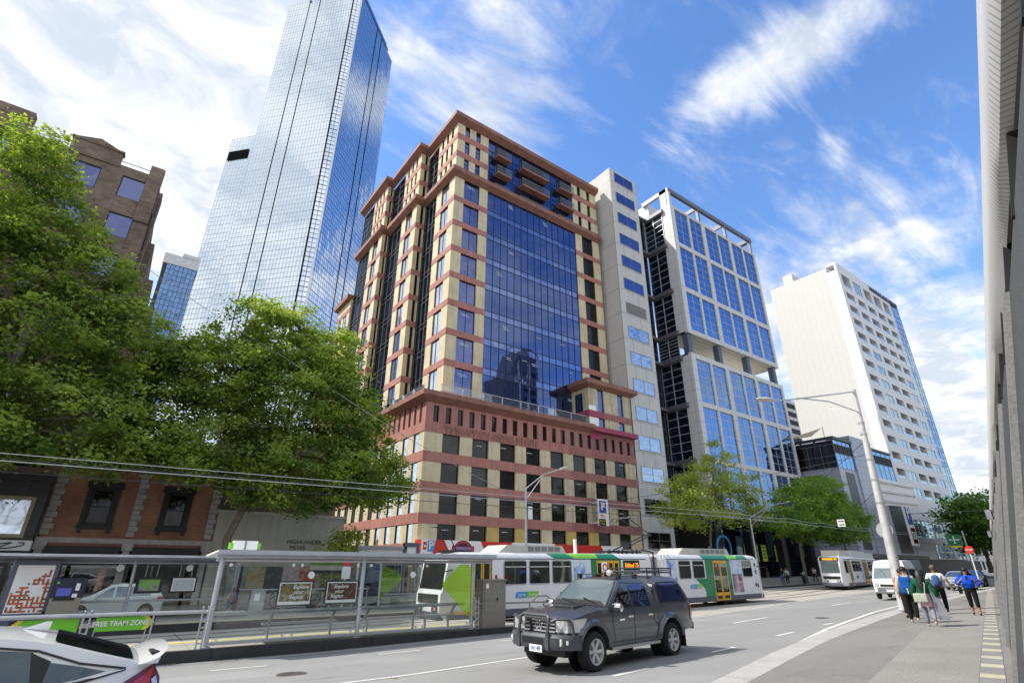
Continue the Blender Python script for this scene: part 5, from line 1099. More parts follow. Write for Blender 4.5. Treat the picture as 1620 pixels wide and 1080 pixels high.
# ================================================================ FAR PLATFORM
def far_shelter(x0, x1, posts, label, y=31.9):
    t = thing('tram_shelter', label, 'shelter', ((x0+x1)/2, y, FPZ), group='shelters on the far platform')
    for x in posts: mb = MB(); mb.cyl((x, y-.1, FPZ), (x-.05, y-.1, 1.8), .07, None, 10); mb.build('post', 'alu', t, smooth=True)
    mb = MB(); mb.prism([(y-1.5, 1.95), (y+.6, 1.72), (y+.6, 1.78), (y-1.5, 2.05)], 'x', x0, x1); mb.build('roof', 'alu', t)
    mb = MB(); mb.tube([(x0, y-.1, 1.72), (x1, y-.1, 1.72)], .05, 6); mb.build('beam', 'alu', t)
    n = max(1, round((x1-x0)/2.2))
    for i in range(n):
        mb = MB(); mb.box(x0+(x1-x0)*i/n+.08, x0+(x1-x0)*(i+1)/n-.08, y, y+.015, FPZ+.15, 1.6); mb.build('glass_pane', 'clear', t)
    mb = MB(); mb.tube([(x0+.3, y-.35, .12), (x1-.3, y-.35, .12)], .05, 6); mb.build('lean_rail', 'alu', t)
    mb = MB(); mb.box(x0+1.8, x0+3.6, y-.7, y-.35, -.24, -.19)
    for x in (x0+2.1, x0+3.3): mb.box(x-.03, x+.03, y-.55, y-.5, FPZ, -.24)
    mb.build('bench_seat', 'alu', t)
    return t
fs1 = far_shelter(-3.3, 5.95, (-2.75, 1.5, 5.88), 'far platform shelter at left holding the maze poster and ticket machine')
fs2 = far_shelter(13.6, 20.0, (13.75, 19.9), 'far platform shelter at right with a green decal, behind the near glass')
mb = MB(); mb.box(5.9, 5.92, 30.6, 31.8, FPZ+.1, 1.6); mb.build('glass_pane', 'clear', fs1)
mb = MB(); mb.add([(13.8, 31.86, 1.58), (14.3, 31.86, 1.58), (15.2, 31.86, .95), (13.85, 31.86, -.2)], [(0, 1, 2, 3)]); mb.build('lime_decal', 'lime_g', fs2)
for x in (1.9, 4.7):
    mb = MB(); mb.lathe([(0, 0), (.15, 0), (.15, .006), (0, .006)], 'y', (x-1., 31.7, 1.5), 18); mb.build('round_sticker', 'sign_w', fs1)
# maze poster panel
MP = thing('lit_poster', 'blue framed backlit poster with an orange and brown maze of blocks', 'poster', (-2, 31.3, FPZ))
mb = MB(); mb.box(-2.78, -1.25, 31.2, 31.4, FPZ, 1.78, 0); mb.build('frame', 'bluecol', MP)
mz = MB(); mz.box(-2.62, -1.4, 31.185, 31.2, -.22, 1.6, 2); cw_ = .0735
for i in range(16):
    for j in range(24):
        x, z = -2.58+i*cw_, -.18+j*cw_
        lim = .55+.95*(x+2.58)/1.2
        if z > lim-.0 or (abs(x+1.85) < .2 and abs(z-.62) < .22): continue
        if (i % 2 == 0 and j % 2 == 0) or (((i % 2) != (j % 2)) and rnd.random() < .74):
            mz.box(x, x+cw_*.96, 31.178, 31.184, z, z+cw_*.96, 0 if rnd.random() < .7 else 1)
mz.build('maze_print', [pbr('maze_orange', (.5, .12, .04), .5), pbr('maze_brown', (.2, .05, .03), .5), 'white'], MP)
MP2 = thing('lit_poster', 'dark purple poster cut by the picture edge left of the maze poster', 'poster', (-3.8, 31.3, FPZ))
mb = MB(); mb.box(-4.6, -3.0, 31.2, 31.4, FPZ, 1.7, 0); mb.box(-4.5, -3.1, 31.185, 31.2, -.3, 1.55, 1); mb.build('frame', ['black', poster('purple_poster', [(.02, .015, .03), (.08, .04, .09), (.2, .12, .16), (.02, .02, .03)], 2.2, 4)], MP2)
text('E', 'sign_w', MP2, (-3.25, 31.17, .62), .25)
TM = thing('ticket_machine', 'dark blue ticket machine with small screen beside the maze poster', 'ticket machine', (-.75, 30.9, FPZ))
mb = MB(); mb.box(-1.25, -.2, 30.7, 31.2, FPZ, .35, 1); mb.box(-1.28, -.17, 30.68, 31.2, .35, 1.1, 0); mb.build('body', ['navy', 'inox'], TM)
mb = MB(); mb.box(-1.1, -.62, 30.66, 30.68, .42, .72); mb.build('screen', pbr('lit_screen', (.07, .09, .4), .2, emit=.25), TM)
mb = MB(); mb.box(-1.15, -.42, 30.655, 30.68, .25, .36); mb.build('coin_tray', 'black', TM)
mb = MB(); mb.box(-.5, -.36, 30.66, 30.68, .62, .9, 0); mb.box(-.55, -.38, 30.655, 30.675, .36, .5, 0); mb.build('notice', 'sign_w', TM); mb = MB(); mb.lathe([(0, 0), (.05, 0), (.05, .01), (0, .01)], 'y', (-1.12, 30.665, .93), 12); mb.build('badge', 'green_s', TM)
def board(name, x0, x1, z0, z1, label, mats, y=31.75, legs=True, group=None):
    t = thing(name, label, 'notice board', ((x0+x1)/2, y, FPZ), group=group)
    mb = MB(); mb.box(x0, x1, y, y+.07, z0, z1, 0); mb.box(x0+.07, x1-.07, y-.012, y, z0+.07, z1-.07, 1); mb.box(x0+.12, x1-.12, y-.02, y-.012, z0+.22 if legs else z0+.1, z1-.12, 2); mb.build('panel', mats, t)
    for x in (x0+.3, x1-.3): mb = MB(); mb.box(x-.04, x+.04, y+.01, y+.06, FPZ, z0) if legs else mb.box(x-.02, x+.02, y+.02, y+.05, z1, 1.7); mb.build('leg' if legs else 'hanger', 'frame_gy', t)
    return t
board('info_screen', 1.66, 2.72, .42, 1.12, 'dark framed info screen with green patch hung in the far shelter', ['black', 'frame_dk', poster('info_print', [(.25, .28, .26), (.2, .5, .06), (.35, .36, .35), (.06, .07, .07)], 2.4, 1)], legs=False)
board('route_map', 3.05, 4.15, .42, 1.12, 'pale route map board hung in the far shelter', ['black', 'white', poster('map_print', [(.62, .66, .7), (.45, .55, .62), (.68, .7, .72)], 6, 2)], legs=False)
b1 = board('advert_board', 7.95, 9.75, -.32, .88, 'gold and olive advertisement board on the far platform', ['black', 'white', poster('gold_advert', [(.03, .02, .01), (.35, .24, .05), (.05, .05, .02), (.4, .38, .2), (.15, .03, .02)], 2.2, 8)], 31.5)
b2 = board('advert_board', 10.45, 12.3, -.3, .88, 'dark red advertisement board on the far platform', ['black', 'white', poster('red_advert', [(.02, .015, .012), (.16, .02, .02), (.04, .03, .02), (.3, .2, .14)], 2.2, 15)], 31.5)
for t, x in ((b1, 9.1), (b2, 11.3)):
    for i, s_ in enumerate(('Explore', 'your', 'Region')): text(s_, 'sign_w', t, (x-.1*i, 31.46, .58-.24*i), .26, shear=.3, bold=.004)
GC = thing('grey_cabinet', 'waist high grey box with a white notice on the far platform', 'cabinet', (6.95, 31.3, FPZ))
mb = MB(); mb.box(6.62, 7.3, 31.2, 31.6, FPZ, .45); mb.box(6.58, 7.34, 31.16, 31.64, .45, .5); mb.build('body', 'galv', GC); mb = MB(); mb.box(6.8, 7.05, 31.185, 31.2, .0, .33); mb.build('notice', 'sign_w', GC)
SG = thing('stop_pole', 'red topped tram stop pole with timetable behind the shelter glass', 'sign', (10.8, 31.4, FPZ))
mb = MB(); mb.cyl((11.75, 32.3, FPZ), (11.75, 32.3, 2.), .05, None, 8); mb.build('pole', 'white', SG); mb = MB(); mb.box(11.5, 12.0, 32.2, 32.25, .95, 1.6); mb.build('timetable', 'sign_w', SG); mb = MB(); mb.lathe([(0, -.03), (.26, -.03), (.26, .03), (0, .03)], 'y', (11.75, 32.25, 1.85), 16); mb.build('disc', 'sign_red', SG)
SG2 = thing('tram_flag', 'small white stop flag on a thin pole by the tram front', 'sign', (16.2, 30, FPZ))
mb = MB(); mb.cyl((15.9, 30.4, FPZ), (15.9, 30.4, 1.6), .035, None, 6); mb.build('pole', 'galv', SG2); mb = MB(); mb.box(15.65, 16.1, 30.35, 30.38, 1.1, 1.6, 0); mb.box(15.72, 16.03, 30.34, 30.35, 1.38, 1.52, 1); mb.box(15.72, 16.03, 30.34, 30.35, 1.18, 1.3, 1); mb.build('flag', ['white', 'frame_dk'], SG2)
mb = MB(); mb.tube([(-10, 32.6, .2), (-3.2, 32.6, .2)], .05, 6); mb.tube([(6.3, 32.6, .3), (13.4, 32.6, .25)], .045, 6)
FN = thing('far_handrail', 'thin pale handrail along the back of the far platform', 'handrail', (9, 32.6, FPZ))
mb = MB(); mb.tube([(6.3, 32.6, .45), (13.4, 32.6, .4)], .04, 6); mb.build('rail', 'galv', FN)
for x in (6.4, 8.7, 11, 13.3): mb = MB(); mb.cyl((x, 32.6, FPZ), (x, 32.6, .43), .03, None, 6); mb.build('stanchion', 'galv', FN)
# bicycles leaning at the far kerb
def bicycle(x, y, label):
    z = G(x, y)+.14; t = thing('bicycle', label, 'bicycle', (x, y, z), group='bicycles leaning by the rendered wall')
    for d in (-.52, .52):
        mb = MB(); mb.lathe([(.3, -.018), (.345, -.018), (.345, .018), (.3, .018), (.3, -.018)], 'y', (x+d, y, z+.345), 20)
        for k in range(8): a = math.pi*k/8; mb.tube([(x+d-.3*math.cos(a), y, z+.345-.3*math.sin(a)), (x+d+.3*math.cos(a), y, z+.345+.3*math.sin(a))], .004, 3)
        mb.build('wheel', 'tyre', t)
    mb = MB(); A = (x-.52, y, z+.345); B_ = (x-.1, y, z+.32); C_ = (x-.22, y, z+.85); D_ = (x+.36, y, z+.86); E_ = (x+.52, y, z+.345)
    for p, q in ((A, B_), (B_, C_), (A, C_), (C_, D_), (B_, D_), (D_, E_)): mb.cyl(p, q, .018, None, 6)
    mb.build('frame', 'black', t); mb = MB(); mb.tube([(x+.34, y-.22, z+1.0), (x+.36, y, z+.98), (x+.34, y+.22, z+1.)], .014, 5); mb.tube([(x+.36, y, z+.86), (x+.36, y, z+.98)], .014, 5); mb.build('handlebar', 'black', t)
    mb = MB(); mb.box(x-.36, x-.1, y-.06, y+.06, z+.93, z+.98); mb.cyl((x-.23, y, z+.85), (x-.23, y, z+.93), .012, None, 5); mb.build('saddle', 'black', t)
bicycle(8.95, 37.75, 'black bicycle with one wheel behind the gold advertisement, left one'); bicycle(12.4, 37.75, 'black bicycle seen between the two advertisement boards')

# ================================================================ POLES, LAMPS, SIGNS
def lean_pole(name, label, base, top, r0, r1, mat='polegrey'):
    t = thing(name, label, 'street lamp', base); mb = MB(); b, q = Vector(base), Vector(top); n = 5
    for i in range(n): mb.cyl(b.lerp(q, i/n), b.lerp(q, (i+1)/n), r0+(r1-r0)*i/n, r0+(r1-r0)*(i+1)/n, 14)
    mb.build('pole', mat, t, smooth=True)
    return t, b, q
PL, b, q = lean_pole('street_lamp', 'big weathered grey street lamp pole carrying a blank white sign, on the footpath', (29.1, 10.35, -.05), (30.35, 10.5, 10.4), .24, .1)
mb = MB()
for z in (1.2, 4.6, 5.7, 6.7, 8.0, 8.6): p = b.lerp(q, z/10.45); r = .24-.14*z/10.45; mb.cyl(p-Vector((0, 0, .05)), p+Vector((0, 0, .05)), r+.025, None, 14)
mb.each('pole_band', 'galv', PL)
p1, p2 = b.lerp(q, .99), b.lerp(q, .88); tip = Vector((23.2, 11.4, 8.72))
mid = p1.lerp(tip, .55)
mb = MB(); mb.tube([p1, tip+Vector((1.3, -.15, .22)), tip], .035, 6); mb.tube([p2, p2.lerp(tip, .35)+Vector((0, 0, .35)), p2.lerp(tip, .7)+Vector((0, 0, .3)), tip+Vector((1.3, -.15, .2))], .03, 6); mb.build('lamp_arm', 'galv', PL)
mb = MB(); d_ = (tip-p1); d_.z = 0; d_.normalize(); s_ = Vector((d_.y, -d_.x, 0)); vs = []
for u, w_, h_ in ((-.1, .05, .05), (.15, .16, .1), (.6, .2, .11), (1.0, .14, .07), (1.2, .03, .02)):
    for k in range(8): a = 2*math.pi*k/8; pz_ = tip+d_*u+s_*w_*math.cos(a)+Vector((0, 0, h_*math.sin(a)-.1*u)); vs.append(tuple(pz_))
mb.add(vs, [(i*8+k, i*8+(k+1) % 8, (i+1)*8+(k+1) % 8, (i+1)*8+k) for i in range(4) for k in range(8)]); mb.build('lamp_head', 'ac', PL, smooth=True)
BS = thing('direction_sign', 'white back of a large road sign clamped to the grey lamp pole', 'sign', (33, 10.6, 5))
mb = MB(); A_, B2, z0, z1 = Vector((30.15, 10.55, 0)), Vector((36.3, 10.9, 0)), 4.45, 5.95
mb.add([(A_.x, A_.y, z0+.05), (B2.x, B2.y, z0+.35), (B2.x+.05, B2.y, z1-.2), (B2.x-.25, B2.y, z1+.02), (A_.x, A_.y, z1-.1), (A_.x, A_.y+.06, z0+.05), (B2.x, B2.y+.06, z0+.35), (B2.x+.05, B2.y+.06, z1-.2), (B2.x-.25, B2.y+.06, z1+.02), (A_.x, A_.y+.06, z1-.1)], [(0, 1, 2, 3, 4), (9, 8, 7, 6, 5), (0, 5, 6, 1), (1, 6, 7, 2), (2, 7, 8, 3), (3, 8, 9, 4), (4, 9, 5, 0)]); mb.build('sign_board', 'white', BS)
for f in (.12, .5, .88):
    mb = MB(); za = z0+.1+f*1.25; zb_ = z0+.35+f*1.2; mb.add([(A_.x, A_.y-.06, za-.05), (B2.x-.1, B2.y-.06, zb_-.05), (B2.x-.1, B2.y-.06, zb_+.05), (A_.x, A_.y-.06, za+.05), (A_.x, A_.y, za-.05), (B2.x-.1, B2.y, zb_-.05), (B2.x-.1, B2.y, zb_+.05), (A_.x, A_.y, za+.05)], [(0, 1, 2, 3), (0, 4, 5, 1), (3, 2, 6, 7), (1, 5, 6, 2), (0, 3, 7, 4)]); mb.build('stiffener', 'frame_wh', BS)
RS = thing('round_sign', 'pale round sign back fixed behind the grey lamp pole', 'sign', (29.6, 10.9, 3.2))
mb = MB(); mb.lathe([(0, -.02), (.36, -.02), (.36, .02), (0, .02)], 'x', (30.2, 10.72, 3.35), 24); mb.build('disc', 'galv', RS)
def lamp2(x, y, ztop, tipv, label):
    z0 = G(x, y)+.14; t = thing('street_lamp', label, 'street lamp', (x, y, z0)); mb = MB(); mb.cyl((x, y, z0), (x, y, ztop), .13, .08, 10); mb.build('pole', 'galv', t, smooth=True)
    tp = Vector(tipv); a = Vector((x, y, ztop)); m1 = a.lerp(tp, .5)+Vector((0, 0, .35)); mb = MB(); mb.tube([a, m1, tp], .05, 6); mb.tube([a-Vector((0, 0, .9)), m1-Vector((0, 0, .05))], .035, 6); mb.build('lamp_arm', 'galv', t)
    mb = MB(); d = (tp-m1).normalized(); mb.cyl(tp, tp+d*.9, .12, .05, 8); mb.build('lamp_head', 'ac', t, smooth=True)
    return t
l1 = lamp2(27.3, 35.2, 7.6, (31.0, 35.0, 9.55), 'slim steel street lamp in front of the banded block behind the tram')
mb = MB(); mb.box(27.45, 27.9, 35.1, 35.16, 5.2, 6.2); mb.build('pole_notice', 'sign_w', l1)
lamp2(56.9, 33., 6.7, (66., 33.2, 9.0), 'street lamp with long arm before the blue glass office between the trees')
NS = thing('stop_sign', 'red octagonal stop sign on a white post at the far crossing', 'sign', (66, 17.3, .4))
sx_, sy_ = 66., 16.85; mb = MB(); mb.cyl((sx_, sy_, .2), (sx_, sy_, 3.4), .05, None, 6); mb.build('post', 'white', NS)
mb = MB(); mb.cyl((sx_-.05, sy_, 3.3), (sx_+.02, sy_, 3.3), .36, None, 8); mb.build('plate', 'sign_red', NS); text('STOP', 'sign_w', NS, (sx_-.07, sy_, 3.3), .22, (R(90), 0, R(-90)))
RG = thing('road_sign', 'green square direction sign above the road near the hotel', 'sign', (88, 24, 3))
mb = MB(); mb.box(87.9, 88.05, 22.9, 24.4, 4.4, 5.7, 0); mb.box(87.85, 87.9, 23.6, 23.72, 4.6, 5.5, 1); mb.box(87.85, 87.9, 23.1, 24.2, 5.0, 5.12, 1); mb.box(87.87, 88.02, 23., 24.2, 4.15, 4.35, 2); mb.build('board', ['sign_green', 'sign_w', 'yel_s'], RG); mb = MB(); mb.cyl((88, 22.6, .5), (88, 22.6, 6.1), .09, None, 8); mb.build('post', 'galv', RG)
TL = thing('lane_sign', 'small white tram lane sign hanging from the span wire', 'sign', (48, 20, 5))
mb = MB(); mb.box(48.0, 48.06, 19.75, 20.3, 4.75, 5.3); mb.build('board', 'white', TL); text('TRAM', 'sign_k', TL, (47.98, 20.02, 5.15), .17, (R(90), 0, R(-90)), bold=.006); text('LANE', 'sign_k', TL, (47.98, 20.02, 4.9), .17, (R(90), 0, R(-90)), bold=.006)

# ================================================================ OVERHEAD WIRES
def wire(pts, label, r=.018, sag=0., mat='frame_dk'):
    P = []
    for a, b in zip(pts, pts[1:]):
        a, b = Vector(a), Vector(b); n = max(1, int((b-a).length/3))
        for i in range(n): u = i/n; q = a.lerp(b, u); q.z -= sag*4*u*(1-u); P.append(q)
    P.append(Vector(pts[-1])); mb = MB(); mb.tube(P, r, 4); o = mb.build('overhead_wire', mat); return tag(o, label, 'wire', 'tram wires over the street')
trk = [(-40, 23.03), (38, 23.03), (48, 24.1), (58, 26.0), (75, 28.6), (100, 31.6)]
wire([(s, t, 4.35+.02*max(0, s)) for s, t in trk], 'contact wire above the nearer tram track', .02, .05, 'galv')
wire([(s, t, 4.65+.02*max(0, s)) for s, t in trk], 'carrier wire just above the nearer contact wire', .017, .12, 'galv')
wire([(s, t+3.3, 4.4+.02*max(0, s)) for s, t in trk], 'contact wire above the farther tram track', .02, .05)
wire([(s, t+3.3, 4.95+.02*max(0, s)) for s, t in trk], 'carrier wire above the farther contact wire', .016, .12)
wire([(-9, 43.8, 26.), (7.0, 35.0, 14.3), (27.3, 35.2, 6.6)], 'long cable falling from the brown warehouse across the banded block', .022, .5, 'frame_gy')
wire([(29.9, 10.5, 6.9), (27.3, 35.2, 5.9)], 'span wire from the big lamp pole across to the slim lamp', .016, .35)
wire([(30.0, 10.5, 7.6), (56.9, 33, 5.6)], 'upper span wire from the big lamp pole to the lamp before the office', .016, .5)
wire([(30.1, 10.5, 5.3), (48, 20.02, 5.32), (75, 34, 6.2)], 'span wire holding the tram lane sign', .016, .2)
wire([(20, 23, 4.75), (27.3, 35.2, 6.0)], 'short pull wire from the contact wire to the slim lamp', .014, .05)
wire([(46, 24, 5.3), (53, 33, 6.0), (62, 45.9, 8)], 'pull wire running into the trees before the office', .014, .1)
wire([(32, 23, 4.9), (56.9, 33, 5.2)], 'slanting pull wire above the tram roof', .014, .2)
wire([(94, 30, 9.), (140, 14, 12.6)], 'dark span wire in the sky near the distant tree', .06, .2)

# ================================================================ TREES
def tree(name, label, base, h0, lobes, nclump, per, leaf, mat, seed, r0=.28, spread=.55, group='street trees', fork=None, bark='bark'):
    rg = random.Random(seed); t = thing(name, label, 'tree', base, group=group)
    b = Vector(base); fk = Vector(fork) if fork else Vector((base[0]+rg.uniform(-.3, .3), base[1], h0))
    mb = MB(); m1 = b.lerp(fk, .5)+Vector((rg.uniform(-.15, .15), 0, 0))
    mb.cyl(b-Vector((0, 0, .3)), b+Vector((0, 0, .3)), r0*1.5, r0*1.1, 9); mb.cyl(b+Vector((0, 0, .3)), m1, r0*1.1, r0*.9, 9); mb.cyl(m1, fk, r0*.9, r0*.8, 9)
    top = sum((Vector(c) for c, rr in lobes), Vector())/len(lobes); top = Vector((top.x, top.y, max(c[2] for c, rr in lobes)-1.)); fork0 = fk; m0 = fk.lerp(top, .5)+Vector((rg.uniform(-.4, .4), rg.uniform(-.3, .3), 0)); mb.cyl(fk, m0, r0*.8, r0*.5, 7); mb.cyl(m0, top, r0*.5, r0*.15, 6)
    for c, rr in lobes:
        c = Vector(c); h_ = min(.92, max(.02, (c.z-fork0.z)/(top.z-fork0.z)*.62)); fk = fork0.lerp(m0, h_*2) if h_ < .5 else m0.lerp(top, h_*2-1)
        k1 = fk.lerp(c, .35)+Vector((rg.uniform(-.4, .4), rg.uniform(-.4, .4), .35+.1*(c-fk).length)); k2 = fk.lerp(c, .7)+Vector((rg.uniform(-.4, .4), rg.uniform(-.4, .4), .3)); r = r0*.36
        mb.cyl(fk, k1, r, r*.8, 6); mb.cyl(k1, k2, r*.8, r*.5, 6); mb.cyl(k2, c, r*.5, r*.25, 5)
        for _ in range(7):
            d = Vector((rg.gauss(0, 1), rg.gauss(0, 1), rg.gauss(.2, .8))).normalized(); e = c+Vector((d.x*rr[0], d.y*rr[1], d.z*rr[2]))*.85; mb.cyl(k2.lerp(c, rg.uniform(.3, 1)), e, r*.22, .015, 4)
    mb.build('trunk', bark, t, smooth=True)
    vol = [rr[0]*rr[1]*rr[2] for c, rr in lobes]; tot_ = sum(v**.67 for v in vol); cr = MB()
    for (c, rr), v in zip(lobes, vol):
        c = Vector(c)
        for _ in range(max(3, int(nclump*v**.67/tot_))):
            d = Vector((rg.gauss(0, 1), rg.gauss(0, 1), rg.gauss(0, 1))).normalized(); rad = rg.uniform(.3, 1.08)**.5*rg.uniform(.82, 1.2)
            p = c+Vector((d.x*rr[0], d.y*rr[1], d.z*rr[2]))*rad; cs = spread*rg.uniform(.55, 1.25)
            tilt = Vector((d.x*.5, d.y*.5, 1.)).normalized()
            for _ in range(int(per*rg.uniform(.6, 1.3))):
                q = p+Vector((rg.gauss(0, cs), rg.gauss(0, cs), rg.gauss(0, cs*.5)))
                n = (tilt+Vector((rg.gauss(0, .55), rg.gauss(0, .55), rg.gauss(0, .4)))).normalized(); a = n.orthogonal().normalized(); a.rotate(Matrix.Rotation(rg.uniform(0, 6.28), 3, n)); bb = n.cross(a)
                s = leaf*rg.uniform(.6, 1.25); dr = n*(-.22*s)
                o = len(cr.v); cr.v += [tuple(q-a*s*.55), tuple(q+bb*s*.45+dr), tuple(q+a*s*.6+dr*.6), tuple(q-bb*s*.45+dr)]; cr.f.append([o, o+1, o+2, o+3]); cr.m.append(0)
    cr.build('crown', mat, t, fix=False)
    return t
FZ = lambda s, t: G(s, t)+.14
tree('plane_tree', 'tallest leafy plane tree in front of the brown brick warehouse', (-6.5, 38.2, FZ(-6.5, 38)), 4.6,
     [((-9.4, 38, 24.3), (2.2, 2, 2.6)), ((-11.5, 38, 19.5), (4.4, 3.5, 3.6)), ((-7.0, 38, 20.3), (2.8, 2.2, 2.6)), ((-13.5, 38, 13.), (4.5, 4, 4.4)), ((-7, 38, 13.5), (5, 4, 4.2)), ((-4.2, 38, 17.2), (2.6, 2.4, 2.4)), ((-1.6, 38, 14.), (3.4, 3, 2.6)), ((.6, 38, 11.3), (2.8, 2.6, 2.4)), ((-3, 37.5, 9.2), (4.2, 3.5, 2.3)), ((-10, 38, 9.), (4.5, 4, 2.4)), ((-6, 37, 7.4), (2.6, 2.6, 1.3)), ((.4, 37.5, 8.2), (2.6, 2., 1.4)), ((-1.5, 37.2, 6.8), (2.4, 1.8, 1.)), ((-8.5, 37.2, 6.4), (3., 2., 1.1)), ((1.6, 38, 13.6), (2.2, 2.2, 2.2)), ((-12, 37, 6.2), (3, 2, 1))], 1250, 78, .235, 'leafA', 3, .4, .46)
tree('plane_tree', 'broad leafy plane tree over the rendered wall beside the banded block', (6.3, 38.1, FZ(6, 38)), 4.0,
     [((6.2, 38, 17.2), (3.2, 3, 2.5)), ((10.3, 38, 15.9), (2.7, 2.6, 2.3)), ((3.9, 38, 13.2), (3.2, 3, 2.6)), ((8.5, 38, 12.6), (4.8, 4, 3.6)), ((12.8, 38, 12.), (2.5, 2.6, 2.6)), ((14.6, 38, 9.), (2.9, 2.6, 1.9)), ((10, 38, 8.2), (4.3, 4, 2.1)), ((5, 38, 8.6), (3.8, 3.4, 2.1)), ((16.7, 37.6, 7.1), (1.7, 1.6, .9)), ((13, 37.6, 6.6), (2., 1.6, 1.)), ((7.4, 37.2, 6.), (2.2, 1.6, .9)), ((3.4, 37.2, 7.2), (2.2, 1.8, 1.1)), ((10.6, 37., 5.6), (1.9, 1.2, .7)), ((14.6, 37.2, 6.4), (2.2, 1.6, .9))], 1080, 78, .23, 'leafA', 5, .3, .46, fork=(6.1, 38.1, 3.2))
tree('young_tree', 'small pale young tree at the side street corner left of the banded block', (14.3, 41, FZ(14, 41)), 1.6, [((14.3, 41, 2.6), (1.0, 1., 1.1)), ((14.9, 41, 3.6), (.8, .8, .8)), ((13.8, 41, 1.4), (.6, .6, .7))], 70, 26, .22, 'leafC', 8, .09)
tree('street_tree', 'thin wind blown yellow green tree in front of the pale tower and blue office', (53.5, 36, FZ(53, 36)), 4.2,
     [((50, 36, 8.3), (3.6, 2.8, 2.3)), ((54, 36, 10.3), (4.2, 3, 2.5)), ((58.8, 36, 9.6), (4.2, 2.8, 2.4)), ((57, 36, 13.), (2.2, 1.8, 1.4)), ((47.6, 36, 7.), (2., 2., 1.5)), ((62., 36, 8.), (2.4, 2., 1.6)), ((53.8, 36, 6.6), (4.2, 2.8, 1.2)), ((63.4, 36, 12.2), (1.4, .8, .5)), ((56.4, 36, 15.4), (.9, .6, .7)), ((59.8, 36, 14.4), (1.4, .7, .5)), ((61.5, 36, 10.6), (1.6, 1.2, .9))], 270, 55, .24, 'leafC', 13, .17)
tree('street_tree', 'rounded maple like street tree with pale forked trunk before the blue office', (68.3, 33.8, FZ(68, 34)), 4.0,
     [((65.6, 34, 6.8), (3., 2.6, 1.6)), ((70.6, 34, 9.2), (3.8, 3, 2.6)), ((75.4, 34, 8.8), (3.4, 3, 2.6)), ((70.5, 34, 6.2), (3.8, 2.8, 1.5)), ((75.5, 34, 11.2), (2.6, 2.4, 1.5)), ((78.2, 34, 7.), (2.6, 2.4, 1.6))], 360, 44, .3, 'leafD', 17, .2)
tree('street_tree', 'darker rounded street tree behind the approaching tram', (84.5, 35.5, FZ(84, 35)), 4.0,
     [((84.5, 36, 9.8), (4.6, 3.2, 3.)), ((82.5, 36, 12.2), (3.1, 2.8, 1.8)), ((89, 36, 8.), (3.4, 3, 2.4)), ((81, 36, 8.), (3., 2.8, 2.)), ((86, 36, 6.4), (4, 2.8, 1.6))], 320, 44, .3, 'leafD', 19, .2)
tree('street_tree', 'distant dark green tree at the street end beside the leaning wall', (128, 30.5, 1.3), 4., [((124, 31, 10.6), (3.6, 4, 3.2)), ((131, 31, 11.4), (5.2, 4, 3.4)), ((139, 31, 9.4), (6, 4, 4.)), ((127, 31, 6.8), (4, 3.4, 2.2)), ((148, 31, 9.), (7, 4, 4.5))], 520, 30, .55, 'leafE', 23, .35, .8)

